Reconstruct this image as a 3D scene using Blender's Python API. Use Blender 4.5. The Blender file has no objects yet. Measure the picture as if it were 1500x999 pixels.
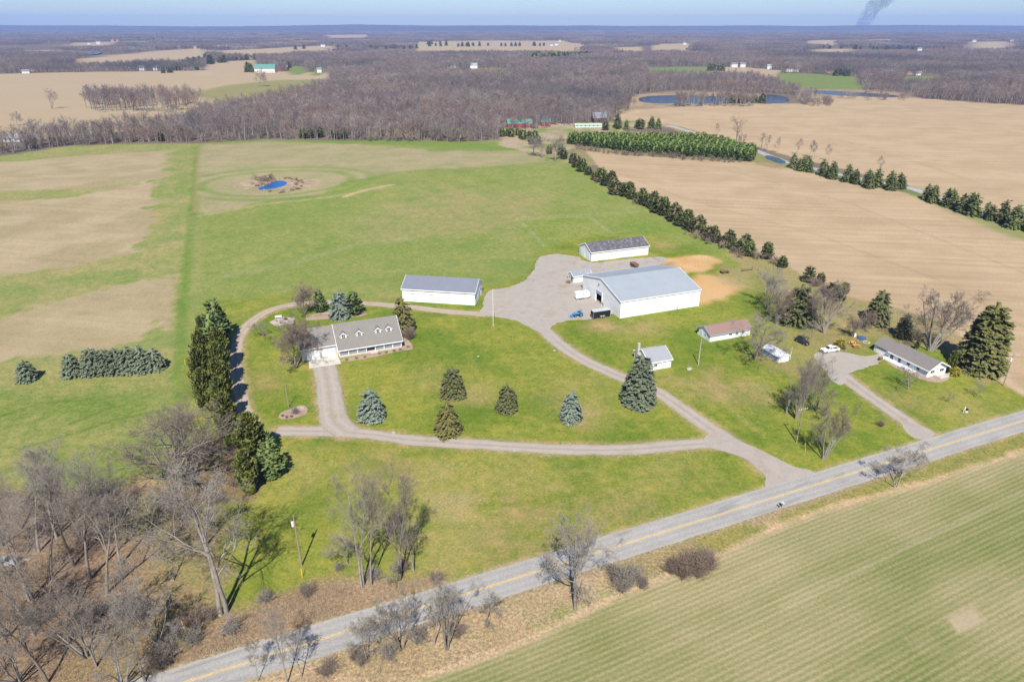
import bpy, bmesh, math, random
import numpy as np
from mathutils import Vector, Matrix
D = bpy.data
SC = bpy.context.scene
COL = SC.collection
rad = math.radians
# ------------------------------------------------------------------ camera, sky, sun, exposure
CAM_H = 90.0
PITCH = math.atan((499.5 - 37) / 1000)
sP, cP = math.sin(PITCH), math.cos(PITCH)
cd = D.cameras.new('camera'); cam = D.objects.new('camera', cd); COL.objects.link(cam)
cd.sensor_width = 36.0; cd.lens = 24.0; cd.clip_start = 0.5; cd.clip_end = 60000
cam.location = (0, 0, CAM_H); cam.rotation_euler = (rad(90) - PITCH, 0, 0)
SC.camera = cam
SUN_EL, SUN_AZ = rad(49), rad(181)      # compass style: 0 = +Y, 180 = behind the camera
w = D.worlds.new('World'); SC.world = w; w.use_nodes = True
nt = w.node_tree
sky = nt.nodes.new('ShaderNodeTexSky'); sky.sky_type = 'NISHITA'; sky.sun_disc = False
sky.sun_elevation = SUN_EL; sky.sun_rotation = SUN_AZ
sky.air_density = 1.0; sky.dust_density = 0.25; sky.ozone_density = 1.3; sky.altitude = 200
bg = nt.nodes['Background']; bg.inputs['Strength'].default_value = 0.066
tint = nt.nodes.new('ShaderNodeMix'); tint.data_type = 'RGBA'; tint.blend_type = 'MULTIPLY'; tint.inputs[0].default_value = 1.0
tint.inputs[7].default_value = (0.68, 0.84, 1.16, 1)
nt.links.new(sky.outputs[0], tint.inputs[6]); nt.links.new(tint.outputs[2], bg.inputs[0])
sd = D.lights.new('sun', 'SUN'); sd.energy = 5.0; sd.angle = rad(0.55); sd.color = (1.0, 0.95, 0.87)
sun = D.objects.new('sun', sd); COL.objects.link(sun)
sv = Vector((math.sin(SUN_AZ) * math.cos(SUN_EL), math.cos(SUN_AZ) * math.cos(SUN_EL), math.sin(SUN_EL)))
sun.rotation_euler = sv.to_track_quat('Z', 'Y').to_euler(); sun.location = (0, -50, 200)
SC.view_settings.view_transform = 'Standard'; SC.view_settings.look = 'None'
SC.view_settings.exposure = 0.74; SC.view_settings.gamma = 1.0
SC.view_settings.use_curve_mapping = False
SC.cycles.max_bounces = 5; SC.cycles.diffuse_bounces = 2; SC.cycles.volume_bounces = 0
SC.cycles.transparent_max_bounces = 6
SC.cycles.use_denoising = True; SC.cycles.denoiser = 'OPENIMAGEDENOISE'; SC.cycles.denoising_prefilter = 'NONE'
HAZE_DENSITY = 7.0e-5

# ------------------------------------------------------------------ terrain height and photo measurements
R0 = np.random.RandomState(11)
def value_noise(x, y, seed=0):
    xi = np.floor(x).astype(np.int64); yi = np.floor(y).astype(np.int64)
    fx = x - xi; fy = y - yi
    fx = fx * fx * (3 - 2 * fx); fy = fy * fy * (3 - 2 * fy)
    def hsh(a, b):
        n = (a * 374761393 + b * 668265263 + seed * 1442695041) & 0x7fffffff
        n = ((n ^ (n >> 13)) * 1274126177) & 0x7fffffff
        return ((n ^ (n >> 16)) & 0xffff) / 65535.0
    return ((hsh(xi, yi) * (1 - fx) + hsh(xi + 1, yi) * fx) * (1 - fy)
            + (hsh(xi, yi + 1) * (1 - fx) + hsh(xi + 1, yi + 1) * fx) * fy)
def fbm(x, y, s, seed=0, o=4):
    t = 0; a = 0.5; tot = 0
    for k in range(o):
        t = t + a * value_noise(x / s, y / s, seed + 17 * k); tot += a; a *= 0.5; s *= 0.5
    return t / tot
BUMPS = [(-60, 405, 2.4, 55), (30, 480, 2.0, 60), (-110, 520, 2.5, 70), (-250, 420, 2.0, 60), (-330, 300, 1.6, 55),
         (-149, 427, -1.6, 22), (250, 420, 1.6, 60), (420, 560, 2.2, 80), (330, 700, 2.5, 90), (-120, 300, 1.0, 32)]
def Z(x, y):
    x = np.asarray(x, float); y = np.asarray(y, float)
    z = 0 * x
    for bx, by, a, s in BUMPS:
        z = z + a * np.exp(-((x - bx) ** 2 + (y - by) ** 2) / (2.0 * s * s))
    far = np.clip((y - 1500) / 2500, 0, 1)
    z = z + far * 26 * (fbm(x, y, 1500, 5, 2) - 0.5)
    return z
def z1(x, y): return float(Z(np.array([x]), np.array([y]))[0])
def G(px, py, z=0.0):
    d = sP * 1000 + cP * (py - 499.5); f = cP * 1000 - sP * (py - 499.5); t = (CAM_H - z) / d
    return ((px - 750) * t, f * t)
def P(px, py):
    z = 0.0
    for _ in range(5):
        x, y = G(px, py, z); z = z1(x, y)
    return (x, y, z)
def HT(b, ty):                       # height of a thing measured in the photograph: base point, row of its top
    d = sP * 1000 + cP * (ty - 499.5); f = cP * 1000 - sP * (ty - 499.5)
    return CAM_H - b[1] * d / f - b[2]

# ------------------------------------------------------------------ materials
MATS = {}
def nodes(name):
    m = D.materials.new(name); m.use_nodes = True
    t = m.node_tree
    return m, t, t.nodes['Principled BSDF']
def N(t, typ, **kw):
    n = t.nodes.new(typ)
    for k, v in kw.items():
        if k in n.inputs: n.inputs[k].default_value = v
        else: setattr(n, k, v)
    return n
def mixc(t, fac, a, b, mode='MIX'):
    n = t.nodes.new('ShaderNodeMix'); n.data_type = 'RGBA'; n.blend_type = mode
    for sock, v in ((0, fac), (6, a), (7, b)):
        if hasattr(v, 'is_output') or isinstance(v, bpy.types.NodeSocket): t.links.new(v, n.inputs[sock])
        elif sock == 0: n.inputs[0].default_value = v
        else: n.inputs[sock].default_value = (*v[:3], 1)
    return n.outputs[2]
def math_(t, op, a, b=None, c=None, clamp=False):
    n = t.nodes.new('ShaderNodeMath'); n.operation = op; n.use_clamp = clamp
    for i, v in enumerate((a, b, c)):
        if v is None: continue
        if isinstance(v, bpy.types.NodeSocket): t.links.new(v, n.inputs[i])
        else: n.inputs[i].default_value = v
    return n.outputs[0]
def noise(t, vec, scale, detail=4, rough=0.6):
    n = N(t, 'ShaderNodeTexNoise'); n.inputs['Scale'].default_value = scale
    n.inputs['Detail'].default_value = detail; n.inputs['Roughness'].default_value = rough
    if vec is not None: t.links.new(vec, n.inputs['Vector'])
    return n.outputs['Fac']
def mapr(t, v, a, b, c=0.0, d=1.0):
    n = N(t, 'ShaderNodeMapRange'); t.links.new(v, n.inputs[0])
    for i, q in zip((1, 2, 3, 4), (a, b, c, d)): n.inputs[i].default_value = q
    return n.outputs[0]
def mapping(t, vec, rot=0, scale=(1, 1, 1)):
    n = N(t, 'ShaderNodeMapping'); n.inputs['Rotation'].default_value = (0, 0, rot)
    n.inputs['Scale'].default_value = scale; t.links.new(vec, n.inputs['Vector'])
    return n.outputs[0]
def mat(name, col, rough=0.7, var=0.12, scale=3.0, metal=0.0, spec=0.35, ribs=None, bump=0.0, dirt=None, dirt_amt=0.35, dirt_scale=0.5):
    if name in MATS: return MATS[name]
    m, t, b = nodes(name)
    tc = N(t, 'ShaderNodeTexCoord').outputs['Object']
    nz = noise(t, tc, scale, 5)
    f = mapr(t, nz, 0.25, 0.75, 1 - var, 1 + var)
    c = N(t, 'ShaderNodeVectorMath', operation='SCALE'); c.inputs[0].default_value = col; t.links.new(f, c.inputs['Scale'])
    out = c.outputs[0]
    if dirt:
        dn = mapr(t, noise(t, tc, dirt_scale, 6, 0.65), 0.5, 0.68)
        out = mixc(t, math_(t, 'MULTIPLY', dn, dirt_amt), out, dirt)
    hgt = None
    if ribs:
        axis, per, kind, depth = ribs
        sp = N(t, 'ShaderNodeSeparateXYZ'); t.links.new(tc, sp.inputs[0])
        if axis == 'XY': a = math_(t, 'ADD', sp.outputs[0], sp.outputs[1])
        else: a = sp.outputs['XYZ'.index(axis)]
        fr = math_(t, 'FRACT', math_(t, 'DIVIDE', a, per))
        hgt = math_(t, 'LESS_THAN', fr, 0.16) if kind == 'rib' else fr
        if kind == 'rib': out = mixc(t, math_(t, 'MULTIPLY', hgt, 0.2), out, (0.25, 0.26, 0.28))
        bp = N(t, 'ShaderNodeBump'); bp.inputs['Strength'].default_value = 0.6; bp.inputs['Distance'].default_value = depth
        t.links.new(hgt, bp.inputs['Height']); t.links.new(bp.outputs[0], b.inputs['Normal'])
    elif bump:
        bp = N(t, 'ShaderNodeBump'); bp.inputs['Strength'].default_value = 0.7; bp.inputs['Distance'].default_value = bump
        t.links.new(nz, bp.inputs['Height']); t.links.new(bp.outputs[0], b.inputs['Normal'])
    t.links.new(out, b.inputs['Base Color'])
    b.inputs['Roughness'].default_value = rough; b.inputs['Metallic'].default_value = metal
    b.inputs['Specular IOR Level'].default_value = spec
    MATS[name] = m
    return m
def leafmat(name, c1, c2, rough=0.75, c3=None, obj_var=0.0):
    m, t, b = nodes(name)
    g = N(t, 'ShaderNodeNewGeometry'); ri = g.outputs['Random Per Island']
    out = mixc(t, ri, c1, c2)
    if c3 is not None:
        tc = N(t, 'ShaderNodeTexCoord').outputs['Object']
        out = mixc(t, mapr(t, noise(t, tc, 0.55, 3), 0.52, 0.7), out, c3)
    if obj_var:
        oi = N(t, 'ShaderNodeObjectInfo')
        f = mapr(t, oi.outputs['Random'], 0, 1, 1 - obj_var, 1 + obj_var)
        s = N(t, 'ShaderNodeVectorMath', operation='SCALE'); t.links.new(out, s.inputs[0]); t.links.new(f, s.inputs['Scale'])
        out = s.outputs[0]
    t.links.new(out, b.inputs['Base Color']); b.inputs['Roughness'].default_value = rough
    b.inputs['Specular IOR Level'].default_value = 0.2
    return m
def woodmat(name, cols, rough=0.9, scale=1.0, stands=None):
    """bark or twigs; the tone of each tree differs"""
    m, t, b = nodes(name)
    oi = N(t, 'ShaderNodeObjectInfo')
    cr = N(t, 'ShaderNodeValToRGB'); t.links.new(oi.outputs['Random'], cr.inputs[0])
    el = cr.color_ramp.elements
    for i, c in enumerate(cols):
        e = el[i] if i < 2 else el.new(1.0)
        e.position = i / max(1, len(cols) - 1); e.color = (*c, 1)
    tc = N(t, 'ShaderNodeTexCoord').outputs['Object']
    f = mapr(t, noise(t, tc, 2.2 * scale, 5, 0.7), 0.3, 0.7, 0.72, 1.28)
    base = cr.outputs[0]
    if stands:                                   # species change from stand to stand across the land
        gp = N(t, 'ShaderNodeNewGeometry').outputs['Position']
        for sc_, lo, hi, tone in stands: base = mixc(t, mapr(t, noise(t, gp, sc_, 4, 0.6), lo, hi, 0, 0.8), base, tone)
    s = N(t, 'ShaderNodeVectorMath', operation='SCALE'); t.links.new(base, s.inputs[0]); t.links.new(f, s.inputs['Scale'])
    t.links.new(s.outputs[0], b.inputs['Base Color']); b.inputs['Roughness'].default_value = rough
    b.inputs['Specular IOR Level'].default_value = 0.15
    return m

M_bark = woodmat('bark', [(0.20, 0.17, 0.14), (0.27, 0.245, 0.215), (0.16, 0.135, 0.11)])
M_twig = woodmat('twigs', [(0.185, 0.16, 0.13), (0.255, 0.23, 0.195), (0.18, 0.145, 0.115)])
M_twigred = woodmat('red_twigs', [(0.175, 0.132, 0.102), (0.215, 0.165, 0.13)])
M_twigtan = woodmat('tan_twigs', [(0.30, 0.23, 0.15), (0.34, 0.27, 0.18)])
M_wood = woodmat('woodland_twigs', [(0.13, 0.105, 0.10), (0.20, 0.165, 0.15), (0.19, 0.125, 0.11), (0.31, 0.265, 0.225), (0.145, 0.128, 0.13)], stands=((0.011, 0.50, 0.66, (0.13, 0.115, 0.12)), (0.017, 0.54, 0.68, (0.25, 0.165, 0.13)), (0.008, 0.55, 0.70, (0.29, 0.25, 0.20)), (0.0016, 0.52, 0.62, (0.095, 0.095, 0.105))))
M_paletrunk = woodmat('pale_trunks', [(0.14, 0.12, 0.11), (0.30, 0.275, 0.245)])
M_woodtan = woodmat('thicket_twigs', [(0.30, 0.245, 0.17), (0.26, 0.20, 0.145)])
M_spruce = leafmat('spruce_needles', (0.065, 0.078, 0.030), (0.125, 0.13, 0.05), c3=(0.14, 0.125, 0.055))
M_blue = leafmat('blue_spruce_needles', (0.115, 0.15, 0.115), (0.19, 0.225, 0.175))
M_blued = leafmat('grey_green_needles', (0.085, 0.11, 0.068), (0.16, 0.185, 0.118), obj_var=0.15)
M_olive = leafmat('olive_spruce_needles', (0.095, 0.092, 0.028), (0.165, 0.15, 0.05))
M_bigspruce = leafmat('yellow_green_spruce_needles', (0.075, 0.088, 0.026), (0.16, 0.155, 0.048), c3=(0.17, 0.145, 0.05))
M_cedar = leafmat('cedar_sprays', (0.066, 0.092, 0.022), (0.145, 0.158, 0.036), c3=(0.17, 0.15, 0.036))
M_pine = leafmat('pine_needles', (0.075, 0.115, 0.034), (0.145, 0.185, 0.06), obj_var=0.2)
M_plant = leafmat('young_pine_needles', (0.07, 0.115, 0.022), (0.135, 0.178, 0.042), obj_var=0.25)
M_dark = leafmat('dark_conifer_needles', (0.07, 0.09, 0.026), (0.14, 0.155, 0.05), obj_var=0.25)
M_redcedar = leafmat('red_cedar_needles', (0.085, 0.092, 0.036), (0.155, 0.145, 0.062), obj_var=0.25, c3=(0.18, 0.135, 0.075))
M_gold = leafmat('golden_shrub', (0.22, 0.20, 0.02), (0.32, 0.27, 0.04))
M_weed = leafmat('dry_weeds', (0.27, 0.20, 0.125), (0.50, 0.40, 0.27), c3=(0.24, 0.165, 0.115))
M_ivory = mat('white_paint', (0.80, 0.80, 0.78), 0.5, 0.03)

# ------------------------------------------------------------------ mesh builders
def mesh_np(name, V, quads=None, tris=None, mats=(), qm=None, tm=None, smooth=False):
    me = D.meshes.new(name)
    V = np.asarray(V, np.float32)
    q = np.zeros((0, 4), np.int32) if quads is None else np.asarray(quads, np.int32).reshape(-1, 4)
    r = np.zeros((0, 3), np.int32) if tris is None else np.asarray(tris, np.int32).reshape(-1, 3)
    me.vertices.add(len(V)); me.vertices.foreach_set('co', V.ravel())
    nl = len(q) * 4 + len(r) * 3
    me.loops.add(nl); me.loops.foreach_set('vertex_index', np.concatenate([q.ravel(), r.ravel()]))
    me.polygons.add(len(q) + len(r))
    st = np.concatenate([np.arange(len(q)) * 4, len(q) * 4 + np.arange(len(r)) * 3]).astype(np.int32)
    me.polygons.foreach_set('loop_start', st)
    mi = np.concatenate([np.zeros(len(q), np.int32) if qm is None else qm, np.zeros(len(r), np.int32) if tm is None else tm]).astype(np.int32)
    me.polygons.foreach_set('material_index', mi)
    if smooth: me.polygons.foreach_set('use_smooth', np.ones(len(q) + len(r), bool))
    for m in mats: me.materials.append(m)
    me.update(calc_edges=True); me.validate()
    return me
def link(name, me, parent=None, loc=None, rot=None):
    o = D.objects.new(name, me); COL.objects.link(o)
    if parent is not None: o.parent = parent
    if loc is not None: o.location = loc
    if rot is not None: o.rotation_euler = (0, 0, rot)
    return o
def tag(o, label=None, cat=None, group=None, kind=None):
    if label: o['label'] = label
    if cat: o['category'] = cat
    if group: o['group'] = group
    if kind: o['kind'] = kind
    return o
def thing(name, label, cat, loc, rz=0.0, group=None):
    o = D.objects.new(name, None); COL.objects.link(o); o.empty_display_size = 0.5
    o.location = loc; o.rotation_euler = (0, 0, rz)
    return tag(o, label, cat, group)
class MB:
    def __init__(s): s.v = []; s.f = []
    def box(s, x0, x1, y0, y1, z0, z1):
        b = len(s.v)
        s.v += [(x0, y0, z0), (x1, y0, z0), (x1, y1, z0), (x0, y1, z0), (x0, y0, z1), (x1, y0, z1), (x1, y1, z1), (x0, y1, z1)]
        s.f += [[b + i for i in q] for q in ((3, 2, 1, 0), (4, 5, 6, 7), (0, 1, 5, 4), (1, 2, 6, 5), (2, 3, 7, 6), (3, 0, 4, 7))]
        return s
    def prism(s, prof, a0, a1, axis='x'):
        """extrude a 2D profile; axis x: profile (y,z); axis y: profile (x,z); axis z: profile (x,y)"""
        b = len(s.v); n = len(prof)
        for a in (a0, a1):
            for p, q in prof:
                s.v.append((a, p, q) if axis == 'x' else (p, a, q) if axis == 'y' else (p, q, a))
        s.f += [[b + i for i in range(n)], [b + n + i for i in reversed(range(n))]]
        s.f += [[b + i, b + n + i, b + n + (i + 1) % n, b + (i + 1) % n] for i in range(n)]
        return s
    def tube(s, pts, rs, n=8, cap=True):
        pts = [Vector(p) for p in pts]
        if not hasattr(rs, '__len__'): rs = [rs] * len(pts)
        b = len(s.v)
        for i, p in enumerate(pts):
            d = (pts[min(i + 1, len(pts) - 1)] - pts[max(i - 1, 0)]).normalized()
            ref = Vector((0, 0, 1)) if abs(d.z) < 0.9 else Vector((1, 0, 0))
            u = d.cross(ref).normalized(); v = d.cross(u)
            for k in range(n):
                a = 2 * math.pi * k / n
                s.v.append(tuple(p + (u * math.cos(a) + v * math.sin(a)) * rs[i]))
        for i in range(len(pts) - 1):
            for k in range(n):
                k2 = (k + 1) % n
                s.f.append([b + i * n + k, b + i * n + k2, b + (i + 1) * n + k2, b + (i + 1) * n + k])
        if cap:
            s.f.append([b + k for k in reversed(range(n))]); e = b + (len(pts) - 1) * n
            s.f.append([e + k for k in range(n)])
        return s
    def blob(s, c, r, seed=0, sub=2, rough=0.2):
        bm = bmesh.new(); bmesh.ops.create_icosphere(bm, subdivisions=sub, radius=1)
        rr = random.Random(seed); b = len(s.v)
        bm.verts.ensure_lookup_table()
        for v in bm.verts:
            k = 1 + rr.uniform(-rough, rough)
            s.v.append((c[0] + v.co.x * r[0] * k, c[1] + v.co.y * r[1] * k, c[2] + v.co.z * r[2] * k))
        for f in bm.faces: s.f.append([b + v.index for v in f.verts])
        bm.free(); return s
    def build(s, name, m, parent=None, loc=None, rot=None, smooth=False, bevel=0.0):
        me = D.meshes.new(name); me.from_pydata(s.v, [], s.f); me.materials.append(m)
        bm = bmesh.new(); bm.from_mesh(me); bmesh.ops.recalc_face_normals(bm, faces=bm.faces)
        if bevel: bmesh.ops.bevel(bm, geom=bm.edges[:], offset=bevel, segments=2, affect='EDGES', profile=0.5)
        if smooth:
            for f in bm.faces: f.smooth = True
        bm.to_mesh(me); bm.free()
        return link(name, me, parent, loc, rot)

# ------------------------------------------------------------------ plant generators
def unit(v): return v / np.maximum(np.linalg.norm(v, axis=-1, keepdims=True), 1e-9)
def perp(d, rng):
    r = unit(rng.normal(size=d.shape)); return unit(np.cross(d, r))
def grow(rng, p, d, L, n, wob, up):
    pts = [p]; ds = [d]
    for i in range(n - 1):
        p = p + d * (L / (n - 1))[:, None]
        d = unit(d + rng.normal(size=d.shape) * wob + np.array([0, 0, up]))
        pts.append(p); ds.append(d)
    return np.stack(pts, 1), np.stack(ds, 1)
def kids(rng, pts, ds, L, r0, r1, k, tmin, ang, ratio, up, wob, n, rr=0.6, taper=0.35, tpow=1.0, even=False):
    Np, m, _ = pts.shape
    t = tmin + (1 - tmin) * ((np.arange(k)[None, :] + rng.rand(Np, k)) / k) ** tpow
    f = t * (m - 1); i = np.minimum(f.astype(int), m - 2); fr = (f - i)[..., None]
    ar = np.arange(Np)[:, None]
    p = pts[ar, i] * (1 - fr) + pts[ar, i + 1] * fr
    dd = ds[ar, i]
    a = np.radians(ang[0] + (ang[1] - ang[0]) * rng.rand(Np, k))[..., None]
    pp = perp(dd, rng)
    if even:
        u_ = unit(np.cross(dd, np.array([0.3, 1.0, 0.1]))); v_ = np.cross(dd, u_); az = (np.arange(k)[None, :] * 2.39996 + rng.rand(Np, 1) * 6.28 + rng.rand(Np, k) * .6)[..., None]
        pp = u_ * np.cos(az) + v_ * np.sin(az)
    nd = unit(dd * np.cos(a) + pp * np.sin(a) + np.array([0, 0, up]))
    nL = L[:, None] * ratio * (1.15 - 0.6 * (t - tmin) / (1.001 - tmin)) * rng.uniform(0.7, 1.25, (Np, k))
    rb = (r0[:, None] * (1 - t) + r1[:, None] * t) * rr * rng.uniform(0.8, 1.1, (Np, k))
    p = p.reshape(-1, 3); nd = nd.reshape(-1, 3); nL = nL.ravel(); rb = rb.ravel()
    P_, D_ = grow(rng, p, nd, nL, n, wob, up * 0.5)
    return P_, D_, nL, rb, rb * taper
class TreeMesh:
    def __init__(s): s.V = []; s.Q = []; s.T = []; s.n = 0; s.qm = []; s.tm = []
    def tubes(s, pts, ds, r0, r1, sides, mi=0, pw=1.0):
        Np, m, _ = pts.shape
        d = unit(pts[:, -1] - pts[:, 0]); ref = np.where(np.abs(d[:, 2:3]) < 0.9, np.array([[0, 0, 1.0]]), np.array([[1.0, 0, 0]]))
        u = unit(np.cross(d, ref)); v = np.cross(d, u)
        a = np.arange(sides) * 2 * np.pi / sides
        ring = u[:, None, :] * np.cos(a)[None, :, None] + v[:, None, :] * np.sin(a)[None, :, None]
        tt = np.linspace(0, 1, m) ** pw
        r = r0[:, None] * (1 - tt) + r1[:, None] * tt
        V = pts[:, :, None, :] + ring[:, None, :, :] * r[:, :, None, None]
        base = s.n + (np.arange(Np) * m * sides)[:, None, None]
        i = np.arange(m - 1)[None, :, None] * sides; k = np.arange(sides)[None, None, :]; k2 = (k + 1) % sides
        q = np.stack([base + i + k, base + i + k2, base + i + sides + k2, base + i + sides + k], -1).reshape(-1, 4)
        s.V.append(V.reshape(-1, 3)); s.Q.append(q); s.n += Np * m * sides; s.qm.append(np.full(len(q), mi))
    def blades(s, p, d, L, wd, rng, mi=0):
        Np = len(p); u = perp(d, rng)
        V = np.stack([p - u * wd[:, None] / 2, p + u * wd[:, None] / 2, p + d * L[:, None]], 1)
        q = s.n + np.arange(Np * 3).reshape(-1, 3)
        s.V.append(V.reshape(-1, 3)); s.T.append(q); s.n += Np * 3; s.tm.append(np.full(Np, mi))
    def kites(s, p, d, nrm, L, wd, fold, mi=0):
        """leaf sprays: base, two sides, tip, the sides folded down a little"""
        u = unit(np.cross(d, nrm)); n2 = unit(np.cross(u, d)); mid = p + d * (L * 0.45)[:, None]
        dn = n2 * (wd * fold)[:, None]
        V = np.stack([p, mid + u * wd[:, None] / 2 - dn, p + d * L[:, None], mid - u * wd[:, None] / 2 - dn], 1)
        b = s.n + np.arange(len(p))[:, None] * 4
        T = np.concatenate([b + np.array([[0, 1, 2]]), b + np.array([[0, 2, 3]])], 0)
        s.V.append(V.reshape(-1, 3)); s.T.append(T); s.n += len(p) * 4; s.tm.append(np.full(len(T), mi))
    def mesh(s, name, mats):
        return mesh_np(name, np.concatenate(s.V), np.concatenate(s.Q) if s.Q else None, np.concatenate(s.T) if s.T else None, mats,
                       np.concatenate(s.qm) if s.qm else None, np.concatenate(s.tm) if s.tm else None)
def bare_tree(seed, h=12.0, stems=1, clear=0.3, lean=0.08, limbs=10, limb_ang=(30, 60), limb_ratio=0.55, up=0.12, dens=1.0, tr=0.03,
              twig=0.022, stem_spread=0.25, trunk_len=0.85, droop=0.0, twigmat=None, barkmat=None, wob=0.16):
    """returns (trunk mesh with the limbs, crown mesh of small branches and twigs), height about h"""
    rng = np.random.RandomState(seed)
    A = TreeMesh(); B = TreeMesh()
    p = np.concatenate([rng.normal(size=(stems, 2)) * (0.16 if stems > 1 else 0), np.full((stems, 1), -0.15)], 1)
    d = unit(np.concatenate([rng.normal(size=(stems, 2)) * (stem_spread if stems > 1 else lean), np.ones((stems, 1))], 1))
    L = np.full(stems, h * trunk_len) * rng.uniform(0.85, 1.0, stems)
    r0 = np.full(stems, h * tr * 0.62 / math.sqrt(stems) * (1.15 if stems > 1 else 1)); r1 = r0 * 0.22; twig = twig * 0.5
    pt, dt = grow(rng, p, d, L, 9, 0.06, 0.05)
    rr0 = r0.copy(); A.tubes(pt, dt, rr0, r1, 7, pw=0.8)
    l1 = kids(rng, pt, dt, L, r0, r1, max(3, int(limbs / stems)), clear, limb_ang, limb_ratio, up, wob, 7, 0.62, 0.25, even=True)
    A.tubes(l1[0], l1[1], l1[3], l1[4], 5)
    l2 = kids(rng, l1[0], l1[1], l1[2], l1[3], l1[4], 7, 0.2, (25, 60), 0.5, up * 0.7 - droop, wob, 5, 0.6, 0.3)
    A.tubes(l2[0], l2[1], l2[3], np.maximum(l2[4], twig), 4)
    l3 = kids(rng, l2[0], l2[1], l2[2], l2[3], l2[4], 6, 0.15, (25, 60), 0.55, up * 0.5 - droop, wob, 4, 0.6, 0.4)
    B.tubes(l3[0], l3[1], np.maximum(l3[3], twig), np.maximum(l3[4], twig * 0.7), 3)
    l4 = kids(rng, l3[0], l3[1], l3[2], l3[3], l3[4], max(3, int(6 * dens)), 0.1, (25, 65), 0.6, up * 0.4 - droop * 1.4, wob, 3, 0.6, 0.4)
    B.tubes(l4[0], l4[1], np.maximum(l4[3], twig * 0.8), np.full(len(l4[4]), twig * 0.5), 3)
    l5 = kids(rng, l4[0], l4[1], l4[2], l4[3], l4[4], max(2, int(4 * dens)), 0.1, (20, 60), 0.65, up * 0.3 - droop * 1.5, wob, 2)
    B.blades(l5[0][:, 0], unit(l5[0][:, 1] - l5[0][:, 0]), l5[2], np.full(len(l5[2]), twig * 2.2), rng)
    bm_, tm_ = barkmat or M_bark, twigmat or M_twig
    return A.mesh('trunk', [bm_]), B.mesh('crown', [tm_])
def far_tree(seed, h=15.0, wmul=1.0, m=None, limbs=8, clear=0.3, bush=False, nt=10, tw=0.11):
    """a whole small bare tree in one light mesh"""
    rng = np.random.RandomState(seed); A = TreeMesh()
    k = 4 if bush else 1
    p = np.concatenate([rng.normal(size=(k, 2)) * (0.6 if bush else 0), np.zeros((k, 1))], 1)
    d = unit(np.concatenate([rng.normal(size=(k, 2)) * (0.35 if bush else 0.05), np.ones((k, 1))], 1))
    L = np.full(k, h * 0.85); r0 = np.full(k, h * (0.014 if bush else 0.019)); r1 = r0 * 0.25
    pt, dt = grow(rng, p, d, L, 5, 0.06, 0.05); A.tubes(pt, dt, r0 * 1.15, r1, 4, 1)
    l1 = kids(rng, pt, dt, L, r0, r1, limbs if not bush else 5, 0.1 if bush else clear, (25, 62), 0.50 * wmul, 0.15, 0.12, 4, 0.6, 0.4)
    A.tubes(l1[0], l1[1], np.maximum(l1[3], 0.05), np.maximum(l1[4], 0.04), 3)
    l2 = kids(rng, l1[0], l1[1], l1[2], l1[3], l1[4], 5, 0.15, (25, 60), 0.55, 0.12, 0.12, 2, 0.6, 0.5)
    A.blades(l2[0][:, 0], unit(l2[0][:, 1] - l2[0][:, 0]), l2[2], np.full(len(l2[2]), tw), rng)
    l3 = kids(rng, l2[0], l2[1], l2[2], l2[3], l2[4], nt, 0.1, (25, 65), 0.62, 0.1, 0.1, 2)
    A.blades(l3[0][:, 0], unit(l3[0][:, 1] - l3[0][:, 0]), l3[2] * 1.15, np.full(len(l3[2]), tw * 0.8), rng)
    return A.mesh('bare_tree', [m or M_wood, M_paletrunk])
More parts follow.
